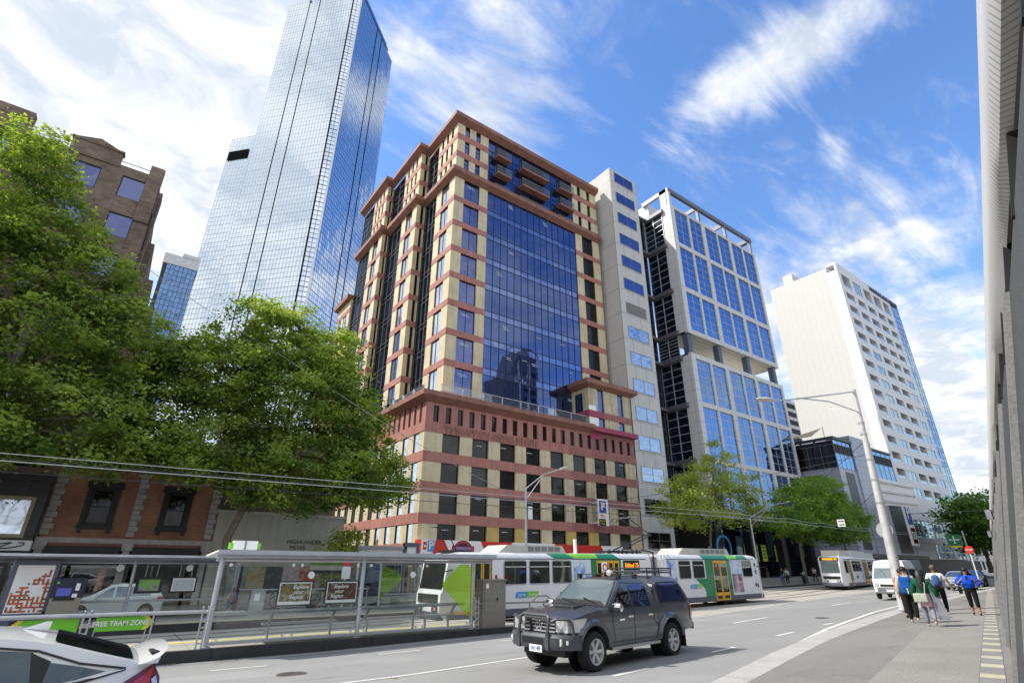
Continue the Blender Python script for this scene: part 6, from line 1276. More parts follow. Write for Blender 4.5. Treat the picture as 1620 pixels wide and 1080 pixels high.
# ================================================================ VEHICLES
def arc(cx, cz, r, a0, a1, n=9): return [(cx+r*math.cos(R(a0+(a1-a0)*i/n)), cz+r*math.sin(R(a0+(a1-a0)*i/n))) for i in range(n+1)]
def frange(a, b, n): return [a+(b-a)*i/n for i in range(n+1)]
class Shell:
    """body from a side outline (x, z), full width, then pressed into shape by hw(x, z) (half width) and a roof crown"""
    def __init__(s, hw, crown=None, cx=(), cz=()): s.hw = hw; s.crown = crown; s.cx = cx; s.cz = cz
    def y(s, x, z, f): return f*s.hw(x, z)
    def _cut(s, bm, ys=()):
        for axis, vals in ((0, s.cx), (2, s.cz), (1, ys)):
            for v in vals:
                no = [0, 0, 0]; no[axis] = 1; co_ = [0, 0, 0]; co_[axis] = v
                bmesh.ops.bisect_plane(bm, geom=bm.verts[:]+bm.edges[:]+bm.faces[:], plane_co=co_, plane_no=no)
    def _fin(s, bm, name, mats, parent, ang=32):
        bmesh.ops.triangulate(bm, faces=[f for f in bm.faces if len(f.verts) > 4]); bmesh.ops.recalc_face_normals(bm, faces=bm.faces)
        me = bpy.data.meshes.new(name); bm.to_mesh(me); bm.free()
        for k in (mats if isinstance(mats, (list, tuple)) else [mats]): me.materials.append(M[k])
        me.shade_smooth(); me.set_sharp_from_angle(angle=R(ang)); return link(name, me, parent, True)
    def body(s, name, outline, mats, parent, f0=-1., f1=1., ang=32):
        bm = bmesh.new(); vs = [bm.verts.new((x, f0, z)) for x, z in outline]; f = bm.faces.new(vs)
        r = bmesh.ops.extrude_face_region(bm, geom=[f]); bmesh.ops.translate(bm, verts=[v for v in r['geom'] if isinstance(v, bmesh.types.BMVert)], vec=(0, f1-f0, 0))
        s._cut(bm, [f0+(f1-f0)*k for k in (.08, .25, .5, .75, .92)])
        for v in bm.verts:
            x, f, z = v.co; c = s.crown(x, z)*(1-f*f) if s.crown else 0
            v.co = (x, s.y(x, z, f), z+c)
        return s._fin(bm, name, mats, parent, ang)
    def panel(s, name, poly, mat, parent, side, off=.006, thick=0.):
        bm = bmesh.new(); bm.faces.new([bm.verts.new((x, 0, z)) for x, z in poly])
        if thick:
            r = bmesh.ops.extrude_face_region(bm, geom=bm.faces[:]); bmesh.ops.translate(bm, verts=[v for v in r['geom'] if isinstance(v, bmesh.types.BMVert)], vec=(0, thick, 0))
        s._cut(bm)
        for v in bm.verts: x, d, z = v.co; v.co = (x, side*(s.hw(x, z)+off+d), z)
        return s._fin(bm, name, mat, parent)
    def strip(s, name, pts, wd, mat, parent, side, off=.007):
        """thin line along the side surface"""
        mb = MB(); vs = []
        P = []
        for (a, b), (c, d) in zip(pts, pts[1:]):
            n = max(1, int(math.hypot(c-a, d-b)/.12))
            P += [(a+(c-a)*i/n, b+(d-b)*i/n) for i in range(n)]
        P.append(pts[-1])
        for i, (x, z) in enumerate(P):
            q, p = P[min(i+1, len(P)-1)], P[max(i-1, 0)]; dx, dz = q[0]-p[0], q[1]-p[1]; L_ = math.hypot(dx, dz) or 1; nx, nz = -dz/L_*wd/2, dx/L_*wd/2
            vs += [(x-nx, side*(s.hw(x-nx, z-nz)+off), z-nz), (x+nx, side*(s.hw(x+nx, z+nz)+off), z+nz)]
        mb.add(vs, [(2*i, 2*i+2, 2*i+3, 2*i+1) for i in range(len(P)-1)]); return mb.build(name, mat, parent, local=True)
    def slope(s, name, A, B, fa, fb_, mat, parent, off=.008, n=8, inset=0.):
        """glass or panel lying on a sloping top surface between outline points A and B; fa, fb_ = part of the width it spans"""
        d = Vector((B[0]-A[0], 0, B[1]-A[1])).normalized(); nr = Vector((-d.z, 0, d.x)); 
        if nr.z < 0: nr = -nr
        mb = MB(); vs = []
        for i in range(5):
            u = i/4; x, z = A[0]+(B[0]-A[0])*u, A[1]+(B[1]-A[1])*u; k = fa+(fb_-fa)*u
            for j in range(n+1): f = (-1+2*j/n)*k; c = s.crown(x, z)*(1-f*f) if s.crown else 0; vs.append((x+nr.x*off, s.hw(x, z)*f, z+c+nr.z*off))
        mb.add(vs, [(i*(n+1)+j, i*(n+1)+j+1, (i+1)*(n+1)+j+1, (i+1)*(n+1)+j) for i in range(4) for j in range(n)]); return mb.build(name, mat, parent, smooth=True, local=True)
def wheel(parent, x, y, r, wd, side, spokes=6, double=True, hub='alloy', dish=.62):
    mb = MB(); w2 = wd/2
    mb.lathe([(r*dish, -w2*.9), (r*.86, -w2), (r*.97, -w2*.75), (r, -w2*.4), (r, w2*.4), (r*.97, w2*.75), (r*.86, w2), (r*dish, w2*.9)], 'y', (0, 0, 0), 28)
    o = mb.build('wheel', 'tyre', parent, smooth=True, local=True); o.location = (x, y, r)
    mb = MB(); f = side*w2
    mb.lathe([(r*dish, f*.86), (r*(dish+.02), f*.95), (r*dish*.94, f*.9), (r*dish*.9, f*.2), (0, f*.15)], 'y', (0, 0, 0), 28, 0)
    rr = r*dish*.95
    for k in range(spokes):
        for da in ((-.11, .11) if double else (0,)):
            a = 2*math.pi*k/spokes+da; ca, sa = math.cos(a), math.sin(a); t_ = rr*.085; p = []
            for rad, yy, tw in ((rr*.14, f*.62, 1.2), (rr, f*.82, .9)):
                for sgn in (-1, 1): p += [(rad*ca-sgn*tw*t_*sa, yy, rad*sa+sgn*tw*t_*ca)]
            q = [(a_, b_-f*.25, c_) for a_, b_, c_ in p]; mb.add(p+q, [(0, 1, 3, 2), (4, 6, 7, 5), (0, 4, 5, 1), (2, 3, 7, 6), (0, 2, 6, 4), (1, 5, 7, 3)], 0)
    mb.cyl((0, f*.4, 0), (0, f*.72, 0), rr*.24, rr*.18, 12); mb.lathe([(0, f*.1), (rr*.97, f*.12)], 'y', (0, 0, 0), 20, 1)
    mb.build('rim', [hub, 'black'], o, smooth=True, local=True)
    return o
def plate(parent, x, y0, z, w_, h_, txt, sgn=1):
    mb = MB(); mb.box(x-.006, x+.006, y0-w_/2, y0+w_/2, z-h_/2, z+h_/2); o = mb.build('number_plate', 'sign_w', parent, local=True)
    if txt: text(txt, 'sign_blue', parent, (x+sgn*.01, y0, z), h_*.8, (R(90), 0, R(90 if sgn > 0 else -90)), local=True, ext=.001, sx=.8)
def mirror_pod(parent, x, y, z, side, mat='chrome'):
    mb = MB(); mb.lathe([(0, -.12), (.07, -.1), (.1, 0), (.08, .1), (0, .12)], 'y', (0, 0, 0), 14); o = mb.build('wing_mirror', mat, parent, smooth=True, local=True); o.location = (x, y+side*.14, z); o.scale = (.75, 1.1, 1.05)
    mb = MB(); mb.box(-.03, .03, -.16, -.04, -.09, -.05) if side > 0 else mb.box(-.03, .03, .04, .16, -.09, -.05); mb.build('mirror_arm', 'plastic', o, local=True)

# ---------------------------------------------------------------- dark grey ute
U = thing('ute', 'dark grey double cab ute with bull bar, canopy and roof rack driving left', 'ute', (10.5, 10.35, 0), R(187.2), ry=0)
U.location.z = G(10.35, 10.2)+.0; U.scale = (1.015,)*3
def uhw(x, z):
    b = .865
    if x > 1.75: b -= .16*((x-1.75)/.62)**2
    if x < -2.35: b -= .03*((-2.35-x)/.3)**2
    if z > 1.14: b -= (.30 if x > -.95 else .2)*(z-1.14)
    if z > 1.62: b -= .25*(z-1.62)
    if z < .62: b -= .1*(.62-z)
    b += .012*math.exp(-((z-.98)/.09)**2)
    return b
us = Shell(uhw, lambda x, z: (.035 if z > 1.6 else .03 if (x > 1.0 and z > .85) else 0.), cx=frange(-2.4, 2.3, 20), cz=(.5, .62, .74, .86, .96, 1.06, 1.14, 1.25, 1.38, 1.5, 1.62, 1.7))
ol = [(-2.66, .6), (-2.68, .8), (-2.67, 1.12), (-1.0, 1.14), (-.97, 1.3), (-.9, 1.62), (-.78, 1.72), (-.5, 1.765), (.1, 1.765), (.32, 1.735), (1.02, 1.19), (1.25, 1.165), (1.8, 1.1), (2.14, 1.02), (2.26, .95), (2.3, .75), (2.28, .55), (2.08, .47)]+arc(1.54, .4, .475, 8, 172, 12)+[(1.0, .41), (-1.0, .41)]+arc(-1.545, .4, .475, 8, 172, 12)+[(-2.1, .55), (-2.5, .58)]
ub = us.body('body', ol, 'ute', U)
CAN = [(-2.66, 1.13), (-1.02, 1.13), (-.99, 1.5), (-1.04, 1.74), (-1.15, 1.8), (-2.0, 1.795), (-2.22, 1.74), (-2.5, 1.42), (-2.66, 1.2)]
us.body('canopy', CAN, 'ute', U, -.985, .985)
for sd in (1, -1):
    us.panel('canopy_window', [(-2.42, 1.24), (-1.22, 1.24), (-1.2, 1.6), (-1.28, 1.655), (-2.1, 1.655), (-2.2, 1.61)], 'carglass2', U, sd, .008)
    us.strip('window_trim', [(-2.44, 1.22), (-1.2, 1.22), (-1.18, 1.61), (-1.27, 1.675), (-2.11, 1.675), (-2.22, 1.63), (-2.44, 1.22)], .03, 'plastic', U, sd, .01)
    us.panel('side_window', [(-.72, 1.17), (-.02, 1.17), (-.02, 1.645), (-.5, 1.655), (-.68, 1.6)], 'carglass2', U, sd); us.panel('side_window', [(.06, 1.17), (.8, 1.17), (.74, 1.27), (.34, 1.6), (.22, 1.64), (.06, 1.645)], 'carglass', U, sd)
    for pts in (((.85, 1.14), (.86, .9), (.78, .5)), ((.02, 1.68), (.02, .44)), ((-.8, 1.15), (-.82, .85), (-1.02, .72)), ((.85, 1.14), (-.8, 1.15)), ((-1.0, 1.14), (-1.0, .62)), ((-.76, 1.15), (-.7, 1.66), (.25, 1.69), (.86, 1.17))): us.strip('door_seam', list(pts), .012, 'black', U, sd)
    us.strip('sill_trim', [(.98, .5), (-1., .5)], .03, 'bullbar', U, sd)
    for x in (.2, -.62):
        mb = MB(); mb.box(-.1, .1, -.02, .025, -.02, .02); o = mb.build('door_handle', 'chrome', U, local=True); o.location = (x, sd*(uhw(x, .98)+.01), .985)
    # arch flares
    for cx in (1.54, -1.545):
        mb = MB(); P = arc(cx, .4, .475, 5, 175, 16); Q = arc(cx, .4, .6, 5, 175, 16); vs = []
        for (a, b), (c, d) in zip(P, Q): vs += [(a, sd*(uhw(a, b)+.05), b), (a*.4+c*.6, sd*(uhw(c, d)+.075), b*.4+d*.6), (c, sd*(uhw(c, d)+.0), d), (a, sd*(uhw(a, b)-.12), b)]
        mb.add(vs, [(4*i+j, 4*i+4+j, 4*i+4+(j+1) % 4, 4*i+(j+1) % 4) for i in range(16) for j in range(4)]); mb.build('arch_flare', 'ute', U, smooth=True, local=True)
        wheel(U, cx, sd*.78, .385, .27, sd, 6)
        mb = MB(); mb.lathe([(0, -.01), (.47, -.01)], 'y', (cx, sd*.5, .42), 18); mb.build('wheel_well', 'black', U, local=True)
    mirror_pod(U, .86, sd*.88, 1.2, sd)
    mb = MB(); mb.box(-.95, .98, sd*.8-.1, sd*.8+.1, .36, .42); mb.box(-.9, -.8, sd*.7-.06, sd*.7+.06, .36, .46); mb.build('side_step', 'step', U, local=True)
    us.panel('head_lamp', [(1.9, .84), (2.24, .78), (2.22, .98), (2.1, 1.01), (1.78, 1.03)], 'lamp', U, sd, .01); us.panel('tail_lamp', [(-2.66, .78), (-2.56, .78), (-2.55, 1.1), (-2.66, 1.1)], 'tail', U, sd, .01)
    mb = MB(); mb.box(-2.1, -2.07, sd*.78-.14, sd*.78+.14, .2, .62); mb.build('mud_flap', 'black', U, local=True)
    mb = MB(); mb.box(-.98, .9, sd*.66-.02, sd*.66+.02, 1.8, 1.83)
    us.strip('badge', [(.62, .93), (.42, .93)], .035, 'chrome', U, sd, .012)
us.slope('windscreen', (.36, 1.70), (.98, 1.22), .9, .93, 'scrglass', U, .02)
for fa in (-.94, .94):
    pass
us.slope('screen_border', (.33, 1.725), (1.03, 1.19), .95, .97, 'black', U, .012); mb = MB(); mb.tube([(1.0, .55, 1.25), (.86, .05, 1.36)], .012, 4); mb.tube([(1.02, -.1, 1.24), (.88, -.6, 1.33)], .012, 4); mb.each('wiper', 'black', U, local=True)
us.slope('scoop', (1.15, 1.18), (1.5, 1.14), .28, .28, 'black', U, .03)
mb = MB(); mb.prism([(1.05, 1.17), (1.55, 1.14), (1.55, 1.21), (1.1, 1.23)], 'y', -.3, .3); mb.build('bonnet_scoop', 'ute', U, local=True)
mb = MB(); mb.box(1.54, 1.56, -.26, .26, 1.17, 1.2); mb.build('scoop_mouth', 'black', U, local=True)
mb = MB(); mb.box(2.27, 2.31, -.46, .46, .66, 1.0, 1)
for z in (.7, .77, .84, .91, .97): mb.box(2.29, 2.335, -.45, .45, z-.015, z+.015, 0)
mb.build('grille', ['chrome', 'black'], U, local=True)
mb = MB(); mb.lathe([(.075, -.01), (.095, -.01), (.095, .01), (.075, .01), (.075, -.01)], 'x', (2.345, 0, .87), 20); mb.lathe([(.03, -.01), (.042, -.01), (.042, .01), (.03, .01), (.03, -.01)], 'x', (2.35, 0, .885), 16); o = mb.build('emblem', 'chrome', U, local=True)
for sd in (1, -1):
    mb = MB(); mb.prism([(1.88, sd*.8), (2.3, sd*.5), (2.31, sd*.46), (2.31, sd*.78), (2.0, sd*.86)], 'z', .77, 1.0); mb.build('head_lamp', 'lamp', U, local=True)
# bull bar with winged bumper
mb = MB(); P = [(2.05, .93), (2.3, .86), (2.48, .62), (2.52, .3), (2.52, -.3), (2.48, -.62), (2.3, -.86), (2.05, -.93)]; vs = []
for x, y in P: vs += [(x, y, .46), (x+.03, y*1.005, .52), (x+.03, y*1.005, .68), (x-.02, y, .73), (x-.25, y*.85, .73), (x-.25, y*.85, .46)]
mb.add(vs, [(6*i+j, 6*i+6+j, 6*i+6+(j+1) % 6, 6*i+(j+1) % 6) for i in range(7) for j in range(6)]+[tuple(range(6)), tuple(range(42, 48))]); mb.build('bumper', 'bullbar', U, local=True, smooth=True)
mb = MB(); mb.tube([(2.5, .42, .5), (2.54, .42, .75), (2.48, .42, 1.02), (2.46, .36, 1.08), (2.46, -.36, 1.08), (2.48, -.42, 1.02), (2.54, -.42, .75), (2.5, -.42, .5)], .036, 8)
for s in (1, -1): mb.tube([(2.47, s*.42, .95), (2.42, s*.6, 1.02), (2.3, s*.8, 1.02), (2.24, s*.85, .95), (2.22, s*.88, .7)], .03, 8)
mb.box(2.48, 2.56, .38, .46, .45, .75); mb.box(2.48, 2.56, -.46, -.38, .45, .75); mb.build('bull_bar', 'bullbar', U, local=True, smooth=True)
for s in (1, -1):
    mb = MB(); mb.lathe([(0, .02), (.075, .02), (.09, 0)], 'x', (2.44, s*.66, .6), 14); mb.build('fog_lamp', 'lamp', U, local=True); mb = MB(); mb.lathe([(0, .02), (.035, .02), (.045, 0)], 'x', (2.36, s*.81, .6), 10); mb.build('indicator', 'orange' if 0 else 'lamp', U, local=True)
mb = MB(); mb.box(2.53, 2.56, -.3, .3, .55, .66); mb.build('bumper_slot', 'black', U, local=True)
plate(U, 2.58, .12, .47, .36, .13, '1AU 4EF')
mb = MB(); mb.box(1.3, 2.2, -.6, .6, .3, .46); mb.box(-2.4, 1.3, -.45, .45, .32, .45); mb.cyl((1.54, -.75, .38), (1.54, .75, .38), .06); mb.cyl((-1.545, -.75, .38), (-1.545, .75, .38), .07); mb.build('underbody', 'black', U, local=True)
mb = MB(); mb.box(-2.78, -2.66, -.8, .8, .55, .7); mb.box(-2.9, -2.75, -.06, .06, .5, .56); mb.build('rear_bumper', 'bullbar', U, local=True)
mb = MB()
for s in (.62, -.62): mb.tube([(-2.2, s, 2.0), (-1.05, s, 2.0)], .018, 6); mb.tube([(-2.2, s, 1.9), (-1.05, s, 1.9)], .018, 6)
for x in (-2.2, -1.62, -1.05): mb.tube([(x, -.62, 1.9), (x, .62, 1.9)], .016, 6); [mb.tube([(x, s, 1.79), (x, s, 2.0)], .016, 6) for s in (.62, -.62)]
mb.tube([(-2.2, -.62, 2.), (-2.2, .62, 2.)], .018, 6); mb.tube([(-1.05, -.62, 2.), (-1.05, .62, 2.)], .018, 6); mb.build('canopy_rack', 'plastic', U, local=True)
for x in (-.5, .18):
    mb = MB(); mb.box(x-.02, x+.02, -.68, .68, 1.85, 1.87); mb.box(x-.05, x+.05, .56, .64, 1.76, 1.87); mb.box(x-.05, x+.05, -.64, -.56, 1.76, 1.87); mb.build('roof_bar', 'plastic', U, local=True)
mb = MB(); mb.tube([(.25, .5, 1.93), (-2.3, .52, 1.95)], .02, 6); mb.build('roof_ladder_rail', 'frame_gy', U, local=True)
mb = MB(); mb.lathe([(0, 0), (.07, .02), (.07, .1), (0, .12)], 'x', (.25, .45, 1.9), 12); mb.build('spot_lamp', 'lamp', U, local=True)

# ---------------------------------------------------------------- white hatchback, cut by the lower left corner
CV = thing('white_car', 'white sedan with rear spoiler and red tail lamp, half out of the picture', 'car', (-1.47, 8.1, 0), R(181.)); CV.location.z = G(-1.5, 8.1)-.05
def chw(x, z):
    b = .9
    if x < -1.5: b -= .2*((-1.5-x)/.8)**2
    if x > 1.6: b -= .2*((x-1.6)/.75)**2
    if z > .93: b -= .42*(z-.93)+.12*max(0, z-1.25)
    if z < .5: b -= .08*(.5-z)
    b += .022*math.exp(-((z-.86)/.05)**2)-.012*math.exp(-((z-.7)/.07)**2)
    return b
cs = Shell(chw, lambda x, z: .04 if z > .98 else 0, cx=frange(-2.25, 2.25, 22), cz=(.35, .5, .6, .68, .74, .8, .84, .88, .93, 1.0, 1.08, 1.16, 1.24, 1.32))
co_ = [(-2.28, .42), (-2.31, .6), (-2.28, .84), (-2.25, 1.02), (-2.18, 1.09), (-2.04, 1.13), (-1.32, 1.345), (-.95, 1.41), (-.3, 1.44), (.35, 1.4), (1.15, .98), (1.3, .95), (1.95, .84), (2.25, .68), (2.3, .45), (2.2, .25), (1.75, .22)]+arc(1.38, .33, .37, 5, 175, 12)+[(.98, .2), (-.95, .2)]+arc(-1.33, .33, .37, 5, 175, 12)+[(-1.72, .25), (-2.2, .3)]
cs.body('body', co_, 'carwhite', CV)
for sd in (1, -1):
    cs.panel('side_window', [(-1.22, 1.0), (-.2, .96), (-.2, 1.345), (-.7, 1.345), (-1.16, 1.29), (-1.26, 1.21)], 'carglass3', CV, sd); cs.panel('side_window', [(-.1, .955), (.95, .93), (.35, 1.3), (-.1, 1.34)], 'carglass', CV, sd); cs.panel('quarter_window', [(-1.3, 1.01), (-1.31, 1.2), (-1.55, 1.15), (-1.78, 1.09), (-1.55, 1.045)], 'carglass3', CV, sd)
    cs.strip('window_trim', [(-1.95, 1.09), (-1.6, 1.02), (-1.2, .985), (-.2, .945), (1.0, .91)], .022, 'black', CV, sd, .01); cs.strip('window_trim', [(-1.95, 1.095), (-1.55, 1.175), (-1.2, 1.3), (-.7, 1.37), (.3, 1.35)], .018, 'black', CV, sd, .01); cs.panel('pillar_trim', [(-1.3, 1.005), (-1.22, 1.0), (-1.15, 1.29), (-1.32, 1.21)], 'black', CV, sd, .009)
    cs.panel('quarter_trim', [(-1.56, 1.042), (-1.79, 1.088), (-1.95, 1.09), (-1.7, 1.045)], 'carwhite', CV, sd, .012)
    cs.strip('door_seam', [(-1.3, .99), (-1.36, .85), (-1.2, .72), (-.98, .62), (-.98, .3)], .01, 'black', CV, sd); cs.strip('door_seam', [(.14, .93), (.14, .28)], .01, 'black', CV, sd)
    cs.strip('fuel_flap', [(-1.5, .68), (-1.48, .86), (-1.52, .9), (-1.74, .9), (-1.79, .87), (-1.8, .7)], .008, 'frame_gy', CV, sd)
    cs.panel('tail_lamp', [(-1.94, .97), (-2.2, 1.11), (-2.28, .98), (-2.3, .82), (-2.1, .84)], 'taildk', CV, sd, .012); cs.panel('tail_lamp', [(-2.04, .97), (-2.12, 1.02), (-2.21, 1.09), (-2.19, .97), (-2.24, .84), (-2.12, .86)], 'tail', CV, sd, .018); cs.panel('reverse_lamp', [(-2.2, .97), (-2.24, 1.), (-2.28, .87), (-2.25, .86)], 'lamp', CV, sd, .022)
    mb = MB(); mb.box(-.12, .12, -.02, .035, -.02, .02); o = mb.build('door_handle', 'chrome', CV, local=True); o.location = (-.62, sd*(chw(-.6, .88)+.01), .885)
    for x in (1.38, -1.33): wheel(CV, x, sd*.78, .325, .22, sd, 5)
    mirror_pod(CV, .85, sd*.9, 1.0, sd, 'carwhite')
cs.slope('rear_window', (-2.0, 1.142), (-1.3, 1.35), .86, .88, 'carglass', CV, .012); cs.slope('windscreen', (.4, 1.375), (1.12, 1.0), .9, .93, 'scrglass', CV, .012)
mb = MB(); vs = []
for i in range(13):
    f = -1+i/6; y = f*.8; c = 1-f*f; k = abs(f)**3
    vs += [(-2.05, y, 1.12+.025*c), (-2.14, y, 1.14+.05*c), (-2.24, y, 1.18+.045*c), (-2.35+.12*k, y, 1.2+.04*c-.02*k), (-2.33+.12*k, y, 1.18+.04*c-.03*k), (-2.22, y, 1.12+.02*c)]
mb.add(vs, [(6*i+j, 6*i+6+j, 6*i+6+(j+1) % 6, 6*i+(j+1) % 6) for i in range(12) for j in range(6)]+[tuple(range(6)), tuple(range(72, 78))]); mb.build('spoiler', 'carwhite', CV, local=True, smooth=True)
mb = MB(); mb.box(-2.24, -2.16, .3, .6, 1.19, 1.205); mb.build('spoiler_slot', 'black', CV, local=True)
mb = MB(); mb.prism([(-1.22, 1.42), (-1.0, 1.44), (-1.18, 1.5), (-1.23, 1.5)], 'y', -.02, .02); o = mb.build('roof_fin', 'carwhite', CV, local=True)
mb = MB(); mb.box(-2.32, -2.27, -.75, .75, .3, .5); mb.build('rear_bumper', 'plastic', CV, local=True); plate(CV, -2.33, 0, .66, .38, .13, '', -1)

# ---------------------------------------------------------------- white van
V = thing('van', 'white high roof van coming toward the viewer behind the lamp pole', 'van', (44.0, 15.75, 0), R(190)); V.location.z = G(44, 15.6)
def vhw(x, z):
    b = .97
    if x > 1.9: b -= .14*((x-1.9)/.7)**2
    if z > 1.1: b -= .1*(z-1.1)
    return b-.2*max(0, z-2.0)
vsn = Shell(vhw, lambda x, z: .07 if z > 2 else .03 if x > 1.5 else 0, cx=frange(-2.4, 2.5, 14), cz=(.5, .8, 1.1, 1.4, 1.7, 2.0, 2.15))
vo = [(-2.45, .5), (-2.5, 1.2), (-2.42, 2.3), (-2.2, 2.36), (.95, 2.33), (1.2, 2.22), (1.42, 1.92), (1.95, 1.2), (2.4, 1.02), (2.5, .8), (2.5, .45), (2.2, .35)]+arc(1.6, .34, .4, 5, 175, 8)+[(1.1, .3), (-1.2, .3)]+arc(-1.65, .34, .4, 5, 175, 8)+[(-2.2, .4)]
vsn.body('body', vo, 'vanwhite', V)
vsn.slope('windscreen', (1.45, 1.88), (1.93, 1.23), .92, .94, 'scrglass', V, .015)
for sd in (1, -1):
    vsn.panel('side_window', [(.55, 1.25), (1.6, 1.25), (1.3, 1.85), (.55, 1.85)], 'carglass', V, sd); vsn.panel('side_window', [(-2.2, 1.25), (.35, 1.25), (.35, 1.85), (-2.2, 1.85)], 'carglass', V, sd)
    for x in (1.6, -1.65): wheel(V, x, sd*.86, .33, .22, sd, 5, hub='frame_gy')
    mb = MB(); mb.prism([(2.3, sd*.86), (2.49, sd*.6), (2.52, sd*.6), (2.5, sd*.8), (2.33, sd*.9)], 'z', .78, .99); mb.build('head_lamp', 'lamp', V, local=True); mirror_pod(V, 1.75, sd*.98, 1.35, sd, 'plastic')
mb = MB(); mb.box(2.47, 2.53, -.5, .5, .8, .92); mb.build('grille', 'black', V, local=True); mb = MB(); mb.prism([(2.2, .93), (2.5, .7), (2.58, .4), (2.58, -.4), (2.5, -.7), (2.2, -.93)], 'z', .4, .72); mb.build('bumper', 'frame_gy', V, local=True); plate(V, 2.6, 0, .55, .4, .14, '')

# ---------------------------------------------------------------- small cars
def car(name, label, loc, rz, mat, L_=1., h=1., group=None):
    t = thing(name, label, 'car', loc, rz, group); S = Shell(chw, lambda x, z: .04 if z > .98 else 0, cx=frange(-2.2, 2.2, 12), cz=(.5, .74, .86, .93, 1.1, 1.3))
    o_ = [(-2.0, .35), (-2.05, .8), (-1.95, .98), (-1.6, 1.35), (-1.2, 1.43), (-.1, 1.47), (.35, 1.42), (1.15, .99), (1.9, .84), (2.1, .65), (2.12, .4), (1.95, .25), (1.75, .22)]+arc(1.38, .33, .36, 5, 175, 8)+[(.98, .2), (-.95, .2)]+arc(-1.33, .33, .36, 5, 175, 8)+[(-1.72, .25)]
    S.body('body', o_, mat, t); S.slope('windscreen', (.4, 1.385), (1.1, 1.01), .9, .93, 'scrglass', t, .012); S.slope('rear_window', (-1.62, 1.32), (-1.93, 1.02), .85, .88, 'carglass', t, .015)
    for sd in (1, -1):
        S.panel('side_window', [(-1.4, .99), (.1, .95), (.1, 1.36), (-1.0, 1.36), (-1.45, 1.25)], 'carglass', t, sd); S.panel('side_window', [(.18, .95), (.95, .94), (.35, 1.3), (.18, 1.35)], 'carglass', t, sd)
        for x in (1.38, -1.33): wheel(t, x, sd*.79, .32, .21, sd, 5)
        mb = MB(); mb.prism([(1.75, sd*.74), (2.05, sd*.5), (2.1, sd*.5), (2.05, sd*.72), (1.8, sd*.86)], 'z', .62, .78); mb.build('head_lamp', 'lamp', t, local=True); mirror_pod(t, .85, sd*.9, 1., sd, mat)
        S.panel('tail_lamp', [(-1.7, .75), (-2.0, .75), (-1.97, .95), (-1.75, .95)], 'tail', t, sd, .01)
    mb = MB(); mb.box(2.06, 2.13, -.45, .45, .38, .5); mb.box(2.05, 2.11, -.35, .35, .62, .68); mb.build('grille', 'black', t, local=True); plate(t, 2.15, 0, .44, .36, .1, '')
    t.scale = (L_, 1, h); return t
car('silver_car', 'silver hatchback facing the viewer behind the woman in cobalt blue', (61.8, 17.1, G(61.8, 17)), R(188), 'carsilver')
car('parked_car', 'white car parked in deep shade before the pub, seen through the far shelter', (1.2, 36.0, G(1, 36)), R(180), 'carwhite', 1., 1.15)
car('parked_car', 'dark car parked beyond the white van at the far kerb', (99., 33.4, G(99, 33)), R(190), 'ute')
car('parked_car', 'dark hatchback half hidden behind the woman in cobalt blue', (71.5, 18.6, G(71, 18)), R(190), 'ute')
# motorcycle at the far kerb
MC = thing('motorcycle', 'parked motorcycle on the far footpath before the glass office', 'motorcycle', (66.8, 33.3, FZ(66.8, 33)), R(20))
for x in (-.7, .7): mb = MB(); mb.lathe([(.2, -.05), (.3, -.06), (.3, .06), (.2, .05), (.2, -.05)], 'y', (x, 0, .3), 16); mb.build('wheel', 'tyre', MC, local=True)
mb = MB(); mb.prism([(-.7, .75), (-.3, .72), (.1, .8), (.45, .95), (.6, .75), (.3, .35), (-.3, .3)], 'y', -.16, .16); mb.cyl((.7, 0, .3), (.5, 0, 1.0), .04); mb.build('body', 'black', MC, local=True)
mb = MB(); mb.tube([(.42, -.35, 1.05), (.5, 0, 1.02), (.42, .35, 1.05)], .025, 5); mb.build('handlebar', 'frame_gy', MC, local=True); mb = MB(); mb.box(-.75, -.05, -.13, .13, .78, .88); mb.build('seat', 'seat', MC, local=True); mb = MB(); mb.prism([(.5, .9), (.62, .9), (.5, 1.25), (.42, 1.2)], 'y', -.16, .16); mb.build('screen', 'frame_wh', MC, local=True)

# ================================================================ TRAMS
M['tramdark'] = mirror('tram_window', (.34, .38, .36), (.018, .026, .022), .62, .03, .02)
def leaf_door(S, t, x0, x1, z0, z1, side, n, mat='tramy'):
    """folding tram door: yellow framed leaves with tall dark panes"""
    w_ = (x1-x0)/n; e = .07
    S.panel('door_backing', [(x0-.06, z0), (x1+.06, z0), (x1+.06, z1+.04), (x0-.06, z1+.04)], 'black', t, side, .006)
    for i in range(n):
        a, b = x0+i*w_+.015, x0+(i+1)*w_-.015
        d = MB()
        def q(xa, xb, za, zb, m, o): d.add([(xa, side*(S.hw(xa, za)+o), za), (xb, side*(S.hw(xb, za)+o), za), (xb, side*(S.hw(xb, zb)+o), zb), (xa, side*(S.hw(xa, zb)+o), zb)], [(0, 1, 2, 3)], m)
        q(a, a+e, z0+.05, z1, 0, .03); q(b-e, b, z0+.05, z1, 0, .03); q(a+e, b-e, z1-.12, z1, 0, .03); q(a+e, b-e, z0+.05, z0+.5, 0, .03); q(a+e+.06, b-e-.06, z0+.14, z0+.32, 2, .034); q(a+e, b-e, z0+.5, z1-.12, 1, .022)
        d.build('door_leaf', [mat, 'tramdark', 'black'], t, local=True)
